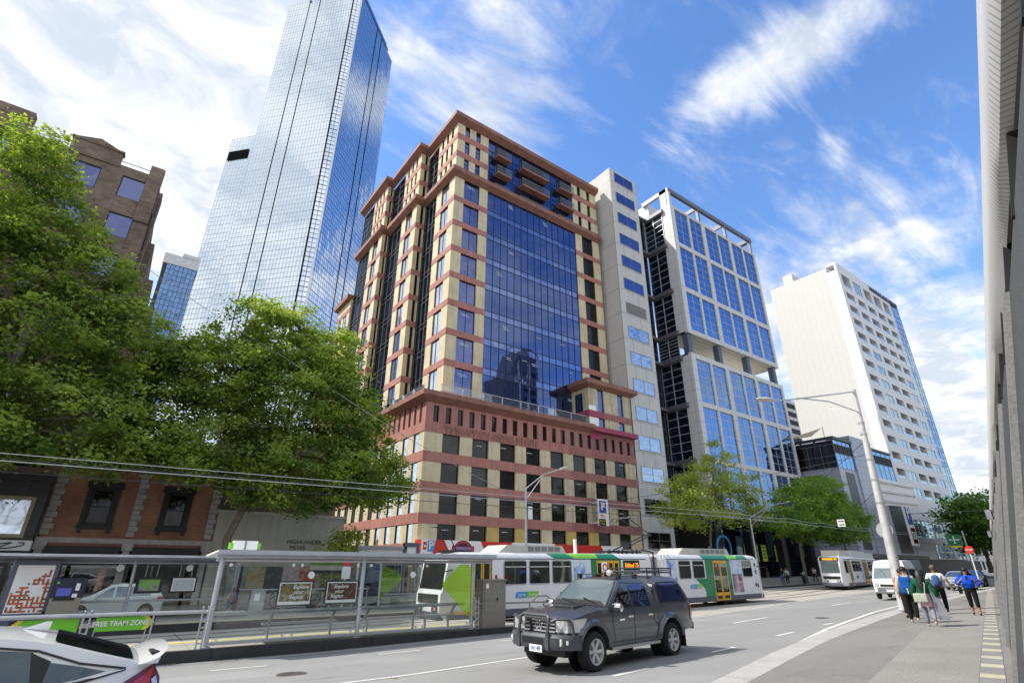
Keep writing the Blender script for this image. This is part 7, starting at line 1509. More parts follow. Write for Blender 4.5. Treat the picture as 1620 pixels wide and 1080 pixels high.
def twin(S, t, x0, x1, z0, z1, side, bar=.74):
    S.panel('window', [(x0, z0+.06), (x0+.06, z0), (x1-.06, z0), (x1, z0+.06), (x1, z1-.06), (x1-.06, z1), (x0+.06, z1), (x0, z1-.06)], 'tramdark', t, side, .012)
    P = [(x0, z0+.06), (x0+.06, z0), (x1-.06, z0), (x1, z0+.06), (x1, z1-.06), (x1-.06, z1), (x0+.06, z1), (x0, z1-.06), (x0, z0+.06)]
    S.strip('window_rubber', P, .05, 'frame_dk', t, side, .016); S.strip('window_rail', P, .022, 'frame_wh', t, side, .02)
    if bar: zb = z0+(z1-z0)*bar; S.strip('vent_bar', [(x0+.05, zb), (x1-.05, zb)], .045, 'frame_wh', t, side, .02)
def logo(S, t, x, z, side, k=1.):
    S.panel('company_logo', [(x-.05, z-.13*k), (x+.62*k, z-.13*k), (x+.7*k, z+.13*k), (x+.05, z+.13*k), (x, z+.06)], 'sky_blue', t, side, .02); S.panel('company_logo', [(x+.6*k, z-.13*k), (x+1.3*k, z-.1*k), (x+1.38*k, z+.13*k), (x+.7*k, z+.13*k)], 'traml', t, side, .024)
    for s_, dx in (('yarra', .33), ('trams', 1.0)): text(s_, 'sign_w', t, (x+dx*k, side*(S.hw(x, z)+.035), z), .21*k, (R(90), 0, 0 if side < 0 else R(180)), local=True, ext=.002)
TA = thing('tram', 'long articulated white and green tram with yellow doors stopped at the platform', 'tram', (25, 23.03, -.67), 0., ry=-.009)
def thw(x, z):
    b = 1.28; a = abs(x)
    if a > 11.5: b -= .3*((a-11.5)/1.6)**2
    if z > 2.76: b -= .75*(z-2.76)+1.2*max(0, z-2.95)
    if z < .5: b -= .1*(.5-z)
    return b
tS = Shell(thw, None, cx=(-12.9, -12.6, -12.3, -12, -11.7, -11.3, 11.3, 11.7, 12, 12.3, 12.6, 12.9), cz=(.55, 2.72, 2.8, 2.9, 2.97))
lft = [(1.1, .42), (1.1, 3.02), (-11.7, 3.02), (-12.2, 2.92), (-12.4, 2.65), (-12.62, 1.42), (-12.7, 1.3), (-12.73, .6), (-12.5, .35), (-12.2, .35), (-11.6, .42)]
tS.body('front_section', lft, 'tramw', TA); tS.body('rear_section', [(1.7, .42), (1.7, 3.02), (11.8, 3.02), (12.55, 2.92), (12.85, 2.65), (13.1, 1.42), (13.18, 1.3), (13.2, .6), (13., .35), (12.2, .35), (11.6, .42)], 'tramw', TA)
mb = MB()
for i in range(6): x = 1.08+i*.107; mb.box(x, x+.06, -1.2, 1.2, .5, 2.9); mb.box(x+.05, x+.11, -1.1, 1.1, .55, 2.85)
mb.build('bellows', 'frame_wh', TA, local=True)
for sd in (-1, 1):
    for a, b in ((-12.4, 1.09), (1.71, 12.7)):
        tS.panel('skirt', [(a, .3), (b, .3), (b, .56), (a, .56)], 'tramgy', TA, sd, .012); tS.strip('gutter_line', [(a+.4, 2.74), (b-.4, 2.74)], .035, 'frame_dk', TA, sd, .015); tS.strip('skirt_line', [(a, .58), (b, .58)], .03, 'frame_dk', TA, sd, .014)
    # green livery
    tS.panel('green_panel', [(-6.3, 2.77), (-1.5, 2.77), (-1.85, 3.0), (-6.7, 3.0)], 'tramg', TA, sd, .008); tS.panel('light_green_panel', [(-4.9, 2.77), (-3.2, 2.77), (-3.2, 3.0), (-5.4, 3.0)], 'traml', TA, sd, .014)
    tS.panel('green_panel', [(-3.75, .57), (-1.55, .57), (-1.4, 2.72), (-3.75, 2.72)], 'tramg', TA, sd, .008); tS.panel('green_panel', [(-4.9, 1.6), (-4.2, .9), (-3.75, .57), (-3.75, 1.6)], 'tramg', TA, sd, .007)
    tS.panel('green_panel', [(6.2, 2.77), (11.3, 2.77), (11.2, 3.0), (6.1, 3.0)], 'tramg', TA, sd, .008); tS.panel('light_green_panel', [(8.9, 2.77), (9.9, 2.77), (10.3, 3.), (9.0, 3.)], 'traml', TA, sd, .014)
    tS.panel('green_panel', [(6.1, .57), (9.1, .57), (9.1, 2.72), (6.35, 2.72), (6.35, 1.7), (6.1, 1.3)], 'tramg', TA, sd, .008); tS.panel('green_panel', [(5.2, 1.62), (6.0, 1.1), (6.1, .9), (6.4, 1.62)], 'tramg', TA, sd, .007)
    for a, b in ((-9.44, -8.11), (-7.92, -6.65), (-6.45, -5.17)): twin(tS, TA, a, b, 1.63, 2.65, sd)
    for a, b in ((3.67, 4.8), (5.05, 6.2)): twin(tS, TA, a, b, 1.66, 2.65, sd)
    twin(tS, TA, 10.5, 11.65, 1.66, 2.65, sd, .6)
    leaf_door(tS, TA, -11.15, -10.2, .35, 2.66, sd, 2); leaf_door(tS, TA, -3.36, -1.6, .35, 2.66, sd, 4); leaf_door(tS, TA, 7.1, 8.7, .3, 2.66, sd, 2)
    tS.panel('advert_panel', [(-5.0, 1.55), (-3.8, 1.55), (-3.8, 2.66), (-5.0, 2.66)], poster('alpine_advert', [(.3, .45, .75), (.6, .7, .85), (.7, .75, .85), (.12, .2, .5)], 1.3, 3), TA, sd, .013) if 0 else None
    mb = MB(); y = sd*(1.28+.014)
    mb.quad((-5.0, y, 1.05), (-3.8, y, 1.05), (-3.8, y, 1.6), (-5.0, y, 1.6), 1); mb.quad((-5., y, 1.6), (-3.8, y, 1.6), (-3.8, y, 2.66), (-5., y, 2.66), 0); mb.build('alpine_advert', [poster('alpine_print', [(.1, .22, .6), (.35, .5, .8), (.72, .76, .85), (.5, .58, .75)], 1.6, 3), 'navy'], TA, local=True)
    mb = MB(); mb.quad((9.2, y, .75), (10.35, y, .75), (10.35, y, 1.85), (9.2, y, 1.85), 1); mb.quad((9.2, y, 1.85), (10.35, y, 1.85), (10.35, y, 2.68), (9.2, y, 2.68), 0); mb.quad((2.5, y, 1.4), (3.4, y, 1.4), (3.4, y, 2.68), (2.5, y, 2.68), 0); mb.each('side_advert', [poster('alpine_print_two', [(.1, .22, .6), (.35, .5, .8), (.72, .76, .85), (.3, .4, .7)], 2., 9), poster('violet_print', [(.05, .03, .12), (.1, .06, .22), (.3, .2, .3), (.6, .5, .4)], 1.6, 5)], TA, local=True)
    tS.panel('destination_box', [(-1.25, 2.0), (.1, 2.0), (.1, 2.68), (-1.25, 2.68)], 'black', TA, sd, .014)
    text('Etihad 75', 'orange', TA, (-.55, sd*1.305, 2.42), .3, (R(90), 0, 0 if sd < 0 else R(180)), local=True, ext=.002, bold=.008)
    logo(tS, TA, -8.75, 1.17, sd); logo(tS, TA, 4.6, 1.2, sd, .9)
    tS.panel('warning_stripe', [(-12.4, .5), (-11.4, .5), (-11.4, .62), (-12.4, .62)], 'tramy', TA, sd, .02)
    for x, z in ((-5.9, 1.1), (8.95, 1.1), (11.95, 1.15), (12.25, 1.1), (12.2, 1.95), (12.15, 2.4)): mb = MB(); mb.box(x-.08, x+.08, sd*(thw(x, z)+.012)-.01, sd*(thw(x, z)+.012)+.01, z-.12, z+.12); mb.build('vent_grille', 'frame_dk', TA, local=True)
    mb = MB(); mb.box(-9.95, -9.85, sd*1.3-.01, sd*1.3+.01, 1.75, 2.05); mb.build('side_lamp', 'tail', TA, local=True)
text('217', 'frame_dk', TA, (-9.75, -1.3, 1.85), .14, local=True, ext=.002)
mb = MB(); mb.quad((-3.0, -1.32, 2.1), (-2.55, -1.32, 2.1), (-2.55, -1.32, 2.6), (-3.0, -1.32, 2.6), 0); mb.build('door_sticker', 'sign_w', TA, local=True)
mb = MB(); mb.lathe([(.13, -.004), (.19, -.004), (.19, .004), (.13, .004), (.13, -.004)], 'y', (-2.72, -1.325, 2.32), 18); mb.lathe([(.13, -.004), (.19, -.004), (.19, .004), (.13, .004), (.13, -.004)], 'y', (7.55, -1.32, 2.35), 18); mb.each('no_entry_ring', 'sign_red', TA, local=True)
# ends
tS.slope('windscreen', (-12.42, 2.56), (-12.6, 1.5), .86, .92, 'tramdark', TA, .03); tS.slope('windscreen', (12.87, 2.56), (13.08, 1.5), .86, .92, 'tramdark', TA, .03)
for sg in (-1, 1):
    mb = MB(); x = 13.2 if sg > 0 else -12.75; mb.box(min(x, x-sg*.3), max(x, x-sg*.3), -1.0, 1.0, .3, .56); mb.build('bumper', 'tramgy', TA, local=True)
    mb = MB(); mb.box(x-.012*sg-.02, x-.012*sg+.02, -.9, .9, .95, 1.3); mb.build('black_band', 'black', TA, local=True)
    for y in (-.7, .7):
        mb = MB(); mb.box(x-.03, x+.03, y-.22, y+.22, .62, .84, 0); mb.box(x-.035, x+.035, y-.18, y+.0, .66, .8, 1); mb.box(x-.036, x+.036, y+.03, y+.19, .66, .8, 2); mb.build('lamp_cluster', ['black', 'lamp', 'tail'], TA, local=True)
    mb = MB(); mb.tube([(x-sg*.7, -1.15, 2.3), (x+sg*.1, -1.45, 2.2), (x+sg*.1, -1.45, 1.9)], .025, 5); mb.box(x+sg*.1-.03, x+sg*.1+.03, -1.55, -1.35, 1.6, 1.95); mb.build('wing_mirror', 'black', TA, local=True)
    mb = MB(); mb.tube([(x-sg*.1, -.1, 1.55), (x-sg*.22, .35, 2.25)], .012, 4); mb.build('wiper', 'black', TA, local=True)
for x in (-9., 1.4, 9.6):
    mb = MB(); mb.box(x-1.3, x+1.3, -1.0, 1.0, .18, .42)
    for dx in (-.85, .85):
        for y in (-.75, .75): mb.lathe([(0, -.06), (.32, -.06), (.32, .06), (0, .06)], 'y', (x+dx, y, .33), 16)
    mb.build('bogie', 'black', TA, local=True)
# roof equipment
def pod(t, x0, x1, z0, z1, w_=.85, lou=True):
    mb = MB(); mb.prism([(x0, z0), (x0+.55, z1), (x1-.25, z1), (x1, z0)], 'y', -w_, w_, 0)
    mb.build('roof_pod', 'ac', t, local=True)
    if lou:
        mb = MB(); n = 5; a = x0+(x1-x0)*.42; L_ = (x1-x0)*.5
        for i in range(n): mb.box(a+L_*i/n, a+L_*(i+.82)/n, -w_-.012, -w_, z0+.08, z1-.06)
        mb.build('pod_louvre', 'louvre', t, local=True)
pod(TA, -9.5, -5.1, 3.02, 3.38); pod(TA, 4.3, 9.9, 3.02, 3.4)
mb = MB(); mb.box(-12.0, -10.8, -.5, .5, 3.0, 3.12); mb.build('roof_hatch', 'frame_dk', TA, local=True)
mb = MB(); mb.tube([(-12.6, -.3, 4.1), (-12.0, -.3, 3.1)], .025, 5); mb.tube([(-12.2, -.3, 4.15), (-11.5, -.3, 3.1)], .025, 5); mb.tube([(-12.9, -.3, 4.08), (-11.9, -.3, 4.18)], .02, 5); mb.build('roof_aerial', 'frame_dk', TA, local=True)
mb = MB(); mb.cyl((-4.1, -.5, 3.0), (-4.1, -.5, 3.75), .09, None, 8); mb.build('roof_antenna', 'white', TA, local=True)
mb = MB(); B0, E0, T0 = (-.2, 0, 3.25), (2.6, 0, 4.15), (.6, 0, 5.05)
mb.box(-1.6, 1.2, -.6, .6, 3.1, 3.2)
for y in (-.35, .35): mb.cyl((B0[0], y, B0[2]), (E0[0], y*.7, E0[2]), .04, None, 6); mb.cyl((E0[0], y*.7, E0[2]), (T0[0], y*.9, T0[2]), .03, None, 6)
mb.cyl((E0[0], -.3, E0[2]), (E0[0], .3, E0[2]), .05, None, 6)
for dx in (-.22, .22): mb.tube([(T0[0]+dx, -.95, T0[2]-.15), (T0[0]+dx, -.7, T0[2]+.04), (T0[0]+dx, .7, T0[2]+.04), (T0[0]+dx, .95, T0[2]-.15)], .03, 5)
for x in (-1.3, -.6, .6, 1.0): mb.cyl((x, -.4, 3.0), (x, -.4, 3.25), .07, .05, 6); mb.cyl((x, .4, 3.0), (x, .4, 3.25), .07, .05, 6)
mb.tube([(1.35, -.5, 3.25), (1.35, -1.31, 3.1), (1.35, -1.31, .9)], .05, 5); mb.build('pantograph', 'frame_dk', TA, local=True)
for x in (2.05, 2.35): mb = MB(); mb.box(x-.12, x+.12, -1.33, -1.29, 1.3, 2.95); mb.build('white_panel', 'white', TA, local=True)
# approaching tram
TB = thing('tram', 'shorter white tram coming toward the viewer with amber destination display', 'tram', (57.6, 26.0, G(57.6, 26)+.02), R(190.5))
def bhw(x, z):
    b = 1.28
    if x > -1.6: b -= .42*((x+1.6)/1.6)**2 if x < 0 else .42
    if z > 2.76: b -= .6*(z-2.76)
    return b
bS = Shell(bhw, None, cx=(-2, -1.5, -1.2, -.9, -.6, -.3, -.15), cz=(.55, 1.3, 2.0, 2.72, 2.86))
bS.body('body', [(-15, .4), (-15, 2.98), (-.5, 2.98), (-.22, 2.92), (-.12, 2.55), (.0, 1.4), (.05, 1.25), (.05, .5), (-.2, .35), (-1.6, .42)], 'tramw', TB)
for sd in (1, -1):
    bS.panel('skirt', [(-15, .32), (-.8, .32), (-.8, .62), (-15, .62)], 'tramgy', TB, sd, .012); bS.strip('gutter_line', [(-15, 2.74), (-.6, 2.74)], .05, 'frame_dk', TB, sd, .014)
    leaf_door(bS, TB, -2.5, -1.7, .35, 2.66, sd, 2); leaf_door(bS, TB, -9.6, -7.8, .35, 2.66, sd, 4)
    for a, b in ((-4.2, -3.1), (-5.4, -4.3), (-6.6, -5.5), (-11.2, -10.1), (-12.4, -11.3)): twin(bS, TB, a, b, 1.63, 2.6, sd)
    twin(bS, TB, -1.5, -.7, 1.5, 2.6, sd, 0)
    mb = MB(); y = sd*1.3; mb.quad((-7.6, y, .75), (-6.75, y, .75), (-6.75, y, 2.66), (-7.6, y, 2.66)); mb.build('side_advert', poster('round_print', [(.05, .1, .4), (.2, .35, .7), (.7, .72, .75), (.05, .08, .3)], 1.5, 4), TB, local=True)
    mb = MB(); mb.box(-4.8, -4.0, sd*1.29-.015, sd*1.29+.015, 1.0, 1.25); mb.build('company_logo', 'sign_green', TB, local=True)
mb = MB(); mb.add([(.0, -.78, 1.5), (.0, .78, 1.5), (-.1, .76, 2.5), (-.1, -.76, 2.5)], [(0, 1, 2, 3)]); o = mb.build('windscreen', 'tramdark', TB, local=True); o.location.x = .03
mb = MB(); mb.box(-.28, -.06, -.8, .8, 2.56, 2.9); mb.build('destination_box', 'black', TB, local=True)
mb = MB(); mb.box(-.06, -.045, -.55, .4, 2.64, 2.82); mb.box(-.06, -.045, .5, .72, 2.64, 2.82); mb.build('amber_display', 'orange', TB, local=True)
mb = MB(); mb.box(.04, .075, -.74, .74, .95, 1.2); mb.build('black_band', 'black', TB, local=True); mb = MB(); mb.box(-.1, .16, -.86, .86, .34, .62); mb.build('bumper', 'tramgy', TB, local=True)
for y in (-.55, .55): mb = MB(); mb.box(.05, .085, y-.18, y+.18, .68, .86, 0); mb.box(.07, .09, y-.15, y+.1, .7, .84, 1); mb.build('lamp_cluster', ['black', 'lamp'], TB, local=True)
pod(TB, -4., -1.0, 2.98, 3.55, .8, False)
mb = MB(); mb.box(-10.5, -4.6, -1.15, 1.15, 3.0, 3.6); mb.box(-14.8, -11, -1.1, 1.1, 3.0, 3.5); mb.each('roof_fairing', 'frame_wh', TB, local=True)
mb = MB(); mb.box(-3.2, -.9, -1., 1., .15, .4); mb.box(-13, -10.5, -1., 1., .15, .4); mb.each('bogie', 'black', TB, local=True)
mb = MB(); mb.tube([(-9, 0, 3.6), (-7.4, 0, 4.3), (-8.4, 0, 5.0)], .05, 5); mb.tube([(-8.4, -.8, 5.0), (-8.4, .8, 5.)], .04, 5); mb.build('pantograph', 'frame_dk', TB, local=True)

# ================================================================ PEOPLE
def skin(name, V_, E_, mat, parent, roots=(0,), sub=1):
    me = bpy.data.meshes.new(name); me.from_pydata([tuple(p) for p, r in V_], E_, []); o = bpy.data.objects.new(name, me); COL.objects.link(o)
    md = o.modifiers.new('skin', 'SKIN'); md.use_smooth_shade = True
    sv = me.skin_vertices[0].data
    for i, (p, r) in enumerate(V_):
        sv[i].radius = (r, r) if not isinstance(r, tuple) else r; sv[i].use_root = i in roots
    if sub: s2 = o.modifiers.new('sub', 'SUBSURF'); s2.levels = sub; s2.render_levels = sub
    dg = bpy.context.evaluated_depsgraph_get(); m2 = bpy.data.meshes.new_from_object(o.evaluated_get(dg)); bpy.data.objects.remove(o); bpy.data.meshes.remove(me)
    m2.name = name; m2.materials.clear(); m2.materials.append(M[mat]); m2.shade_smooth()
    q = bpy.data.objects.new(name, m2); COL.objects.link(q); q.parent = parent; return q
def person(label, loc, rz, H, look, arms, legs, lean=0., build=1., group=None, seat=None, head=0.):
    """local +Y is the facing direction. arms/legs: (upper direction, lower direction) for left then right"""
    t = thing('person', label, 'person', loc, R(rz), group)
    J = {}; V3 = Vector; nz = lambda d: V3(d).normalized()
    hip = V3((0, 0, .52*H)) if seat is None else V3((0, 0, seat+.075*H))
    sp = V3((0, math.sin(lean), math.cos(lean)))
    J['pel'] = hip+sp*.015*H; J['bel'] = hip+sp*.11*H; J['che'] = hip+sp*.215*H; J['nkb'] = hip+sp*.29*H; J['nk'] = hip+sp*.325*H+V3((0, .01*H, 0))
    hd_ = V3((0, math.sin(lean+head), math.cos(lean+head)))
    J['h1'] = J['nk']+hd_*.035*H+V3((0, .012*H, 0)); J['h2'] = J['nk']+hd_*.085*H; J['h3'] = J['nk']+hd_*.128*H
    for s, sx, a, l in ((-1, 'L', arms[0], legs[0]), (1, 'R', arms[1], legs[1])):
        J['sh'+sx] = hip+sp*.265*H+V3((s*.112*H*build**.5, 0, 0)); J['el'+sx] = J['sh'+sx]+nz(a[0])*.172*H; J['wr'+sx] = J['el'+sx]+nz(a[1])*.15*H; J['pa'+sx] = J['wr'+sx]+nz(a[1])*.035*H
        J['hp'+sx] = hip+V3((s*.052*H*build**.5, 0, -.012*H)); J['kn'+sx] = J['hp'+sx]+nz(l[0])*.245*H; J['an'+sx] = J['kn'+sx]+nz(l[1])*.238*H; d = nz(l[1]); J['to'+sx] = J['an'+sx]+V3((0, .085*H, -.024*H)) if d.y > -.5 else J['an'+sx]+V3((0, .03*H, -.08*H))
    low = min(J['anL'].z, J['anR'].z, J['toL'].z, J['toR'].z)-.024*H
    dz = -low
    if seat is None:
        for k in J: J[k] = J[k]+V3((0, 0, dz))
    RAD = dict(pel=.07*build, bel=.062*build, che=.068*build, nkb=.044, nk=.031, h1=.042, h2=.056, h3=.042)
    for sx in 'LR': RAD.update({'sh'+sx: .037*build**.5, 'el'+sx: .026*build**.5, 'wr'+sx: .019, 'pa'+sx: .02, 'hp'+sx: .055*build**.7, 'kn'+sx: .036*build**.5, 'an'+sx: .024, 'to'+sx: .019})
    def chain(edges, k=1., add=0., over={}):
        names = []; E_ = []
        for a, b in edges:
            for n in (a, b):
                if n not in names: names.append(n)
            E_.append((names.index(a), names.index(b)))
        return [(J[n], (over.get(n, RAD[n])*k+add)*H) for n in names], E_
    core = [('pel', 'bel'), ('bel', 'che'), ('che', 'nkb'), ('nkb', 'nk'), ('nk', 'h1'), ('h1', 'h2'), ('h2', 'h3')]
    armE = [e for sx in 'LR' for e in (('che', 'sh'+sx), ('sh'+sx, 'el'+sx), ('el'+sx, 'wr'+sx), ('wr'+sx, 'pa'+sx))]; legE = [e for sx in 'LR' for e in (('pel', 'hp'+sx), ('hp'+sx, 'kn'+sx), ('kn'+sx, 'an'+sx), ('an'+sx, 'to'+sx))]
    Vb, Eb = chain(core+armE+legE); roots = [0]
    # nose, ears, fingers as small chains rooted inside the head and palms
    def island(pts):
        o = len(Vb); roots.append(o)
        for p, r in pts: Vb.append((p, r*H))
        for i in range(len(pts)-1): Eb.append((o+i, o+i+1))
    hm = J['h2']; fwd = V3((0, math.cos(lean+head), -math.sin(lean+head)))
    island([(hm-hd_*.01*H+fwd*.035*H, .012), (hm-hd_*.018*H+fwd*.064*H, .009)])
    for s in (-1, 1): island([(hm+V3((s*.04*H, 0, 0)), .01), (hm+V3((s*.062*H, -.006*H, .004*H)), .011)])
    for s, sx, a in ((-1, 'L', arms[0]), (1, 'R', arms[1])):
        d = nz(a[1]); sd_ = d.cross(V3((1, 0, 0))); sd_ = nz(sd_) if sd_.length > .2 else V3((0, 0, 1)); inn = nz(d.cross(sd_))
        for i, L_ in enumerate((.046, .052, .05, .04)):
            b = J['pa'+sx]+sd_*(i-1.5)*.0115*H; k = b+d*(.014+L_*.45)*H; island([(b, .0058), (k, .0056), (k+(d*.8-inn*.45*s).normalized()*L_*.55*H, .0045)])
        b = J['wr'+sx]+d*.012*H-sd_*.01*H; island([(b, .007), (b-sd_*.022*H+d*.018*H, .0065), (b-sd_*.026*H+d*.042*H, .005)])
    skin('body', Vb, Eb, look.get('skin', 'skin'), t, roots)
    sl_ = look.get('sleeve', 1.)
    def garment(name, mat, edges, k, add, over={}): 
        V_, E_ = chain(edges, k, add, over); return skin(name, V_, E_, mat, t)
    if look.get('legs'):
        if look.get('cropped'):
            for sx in 'LR': J['cu'+sx] = J['kn'+sx].lerp(J['an'+sx], .55); RAD['cu'+sx] = .034*build**.5
            garment('trousers', look['legs'], [('bel', 'pel')]+[e for sx in 'LR' for e in (('pel', 'hp'+sx), ('hp'+sx, 'kn'+sx), ('kn'+sx, 'cu'+sx))], 1.06, .004)
        else: garment('trousers', look['legs'], [('bel', 'pel')]+[e for sx in 'LR' for e in (('pel', 'hp'+sx), ('hp'+sx, 'kn'+sx), ('kn'+sx, 'an'+sx))], 1.1, look.get('legw', .006))
    tops = [('pel', 'bel'), ('bel', 'che'), ('che', 'nkb')]
    for sx in 'LR':
        e_ = J['el'+sx] if sl_ >= 1 else J['sh'+sx].lerp(J['el'+sx], max(sl_, .3)); J['sl'+sx] = e_; RAD['sl'+sx] = .03*build**.5
        tops += [('che', 'sh'+sx), ('sh'+sx, 'sl'+sx)]
        if sl_ > 1: J['cf'+sx] = J['el'+sx].lerp(J['wr'+sx], sl_-1); RAD['cf'+sx] = .024; tops += [('sl'+sx, 'cf'+sx)]
    garment('top', look['top'], tops, 1.1, look.get('loose', .008), {'pel': RAD['pel']*look.get('hem', 1.)})
    if look.get('vest'): garment('vest', look['vest'], [('pel', 'bel'), ('bel', 'che'), ('che', 'nkb')], 1.2, .018)
    if look.get('tunic'): 
        mb = MB(); c = J['pel']; pr = [(.07*build*H, .05*H), (.082*build*H, .0), (.095*build*H, -.12*H), (.105*build*H, -.2*H)]; mb.lathe(pr, 'z', (c.x, c.y, c.z), 18); mb.build('tunic', look['tunic'], t, smooth=True, local=True)
    for sx in 'LR': skin('shoe', [(J['an'+sx]+V3((0, -.015*H, -.02*H)), .027*H), (J['an'+sx].lerp(J['to'+sx], .6)+V3((0, 0, -.006*H)), .026*H), (J['to'+sx]+V3((0, .02*H, 0)), .02*H)], [(0, 1), (1, 2)], look.get('shoes', 'c_black'), t)
    # hair cap
    mb = MB(); n = 14; vs = []
    for i in range(7):
        th = math.pi*.62*i/6
        for k in range(n):
            a = 2*math.pi*k/n; lift = max(0, math.sin(a))*.62 if i > 3 else 0; q = th*(1-lift*.45); vs.append(V3((math.sin(q)*math.cos(a)*.061*H, math.sin(q)*math.sin(a)*.066*H-.006*H, math.cos(q)*.062*H)))
    rot = Matrix.Rotation(-(lean+head), 3, 'X'); ctr = J['h2']+hd_*.018*H
    mb.add([tuple(ctr+rot @ v) for v in vs], [(i*n+k, i*n+(k+1) % n, (i+1)*n+(k+1) % n, (i+1)*n+k) for i in range(6) for k in range(n)]); mb.build('hair', look.get('hair', 'hair'), t, smooth=True, local=True)
    for s in (-1, 1):
        mb = MB(); e_ = hm+fwd*.05*H+V3((s*.021*H, 0, 0))+hd_*.004*H; mb.lathe([(0, -.008*H), (.007*H, -.004*H), (.008*H, .002*H), (0, .007*H)], 'y', (e_.x, e_.y, e_.z), 8); mb.build('eye', 'hair', t, local=True)
    mb = MB(); e_ = hm+fwd*.052*H-hd_*.042*H; mb.box(e_.x-.018*H, e_.x+.018*H, e_.y-.004*H, e_.y+.004*H, e_.z-.004*H, e_.z+.004*H); mb.build('mouth', 'c_pink', t, local=True)
    return t, J
def box_soft(name, mat, parent, c, sz, bev=.05):
    bm = bmesh.new(); bmesh.ops.create_cube(bm, size=1); bmesh.ops.scale(bm, vec=sz, verts=bm.verts); bmesh.ops.bevel(bm, geom=bm.edges[:], offset=bev, segments=3, affect='EDGES', profile=.6); bmesh.ops.translate(bm, vec=c, verts=bm.verts)
    me = bpy.data.meshes.new(name); bm.to_mesh(me); bm.free(); me.materials.append(M[mat]); me.shade_smooth(); me.set_sharp_from_angle(angle=R(50)); return link(name, me, parent, True)
fz = lambda s, t: G(s, t)+.082
AWAY = -76
walkL = (((0, .5, -.9), (0, -.1, -1)), ((0, -.32, -.95), (0, -.62, -.8)))
walkR = (((0, -.3, -.95), (0, -.55, -.85)), ((0, .42, -.9), (0, .0, -1)))
# backpack man
p, J = person('man in pale jacket with blue backpack and black trousers walking away', (23.3, 8.05, fz(23.3, 8.05)), AWAY, 1.74, dict(top='c_stone', sleeve=1.85, legs='c_black', shoes='shoe', loose=.016, legw=.012, hem=1.1), (((-.25, -.1, -1), (-.05, .15, -1)), ((.3, -.05, -1), (.1, .2, -1))), (((-.02, .1, -1), (0, -.1, -1)), ((.02, -.28, -.95), (0, -.5, -.9))), .05, 1.12, 'walking group on the footpath')
BP = thing('backpack', 'bright blue backpack with a yellow tag on the man in pale jacket', 'backpack', tuple(p.matrix_basis @ Vector((0, -.2, 1.15))), R(AWAY))
c = Vector((0, -.0, .0)); box_soft('bag', 'c_blue', BP, (0, -.02, .02), (.36, .24, .56), .09); box_soft('front_pocket', 'c_blue', BP, (0, -.16, -.1), (.27, .1, .26), .045)
for s in (-1, 1): mb = MB(); mb.tube([(s*.13, .02, .3), (s*.14, .2, .33), (s*.15, .33, .2)], .025, 6); mb.build('strap', 'c_blue', BP, local=True)
mb = MB(); mb.box(.02, .05, -.225, -.21, -.24, -.06); mb.build('tag', 'yel_s', BP, local=True)
# person in red ahead
p, J = person('person in a red top walking ahead, mostly hidden behind the backpack man', (25.0, 8.75, fz(25, 8.75)), AWAY, 1.66, dict(top='c_red', sleeve=1.8, legs='c_black'), (((-.2, .1, -1), (0, .3, -1)), ((.2, -.2, -1), (0, .1, -1))), walkR, .03, 1., 'walking group on the footpath')
# woman in green
p, J = person('woman with long dark hair in dark green cardigan walking away with a pale bag', (21.95, 7.15, fz(21.95, 7.15)), AWAY+4, 1.62, dict(top='c_green', sleeve=1.9, legs='c_leg', tunic='c_pink', shoes='shoe', loose=.02, skin='skin2', hem=1.35), (((-.3, .1, -1), (-.1, .35, -1)), ((.35, -.15, -1), (.1, .1, -1))), (((0, .22, -.97), (0, .0, -1)), ((.05, -.2, -.97), (0, -.75, -.7))), .06, 1.15, 'walking group on the footpath')
mb = MB(); vs = []
h2 = J['h2']
for i, (w_, y, z) in enumerate(((.085, -.05, .07), (.1, -.1, .0), (.105, -.12, -.12), (.11, -.15, -.26), (.1, -.17, -.4), (.06, -.17, -.56), (.02, -.16, -.62))):
    for k in range(8): a = 2*math.pi*k/8; vs.append((h2.x+w_*math.cos(a), h2.y+y+.045*math.sin(a), h2.z+z))
mb.add(vs, [(i*8+k, i*8+(k+1) % 8, (i+1)*8+(k+1) % 8, (i+1)*8+k) for i in range(6) for k in range(8)]); mb.build('long_hair', 'hair', p, smooth=True, local=True)
mb = MB(); sh = J['shR']; vs = []
for i in range(8):
    u = i/7; x0 = sh.x-.06+.1*u; x1 = sh.x+.1+.22*u
    vs += [(x0, sh.y-.1-.05*u, sh.z+.04-1.12*u), (x1, sh.y-.08+.05*math.sin(u*5), sh.z+.0-1.1*u)]
mb.add(vs, [(2*i, 2*i+1, 2*i+3, 2*i+2) for i in range(7)]); mb.build('shawl', 'c_grey', p, smooth=True, local=True)
SB_ = thing('shoulder_bag', 'mint and cream shoulder bag hanging on the woman in green', 'bag', tuple(p.matrix_basis @ Vector((-.12, -.2, .82))), R(AWAY+4))
box_soft('bag', 'c_bag', SB_, (0, 0, 0), (.36, .12, .26), .035); mb = MB(); mb.tube([(.14, .02, .12), (.2, .05, .4), (.16, .16, .58)], .014, 5); mb.build('strap', 'c_bag', SB_, local=True)
# man in blue vest
p, J = person('balding man in blue vest over white shirt walking away, arm swung out', (28.1, 8.6, fz(28.1, 8.6)), AWAY, 1.76, dict(top='c_white', sleeve=.8, vest='c_vest', legs='c_black', skin='skin2', hair='hair2', legw=.012), (((-.35, .0, -1), (-.15, .2, -1)), ((.55, -.1, -.85), (.35, -.15, -.9))), walkR, .04, 1.2, 'walking group on the footpath')
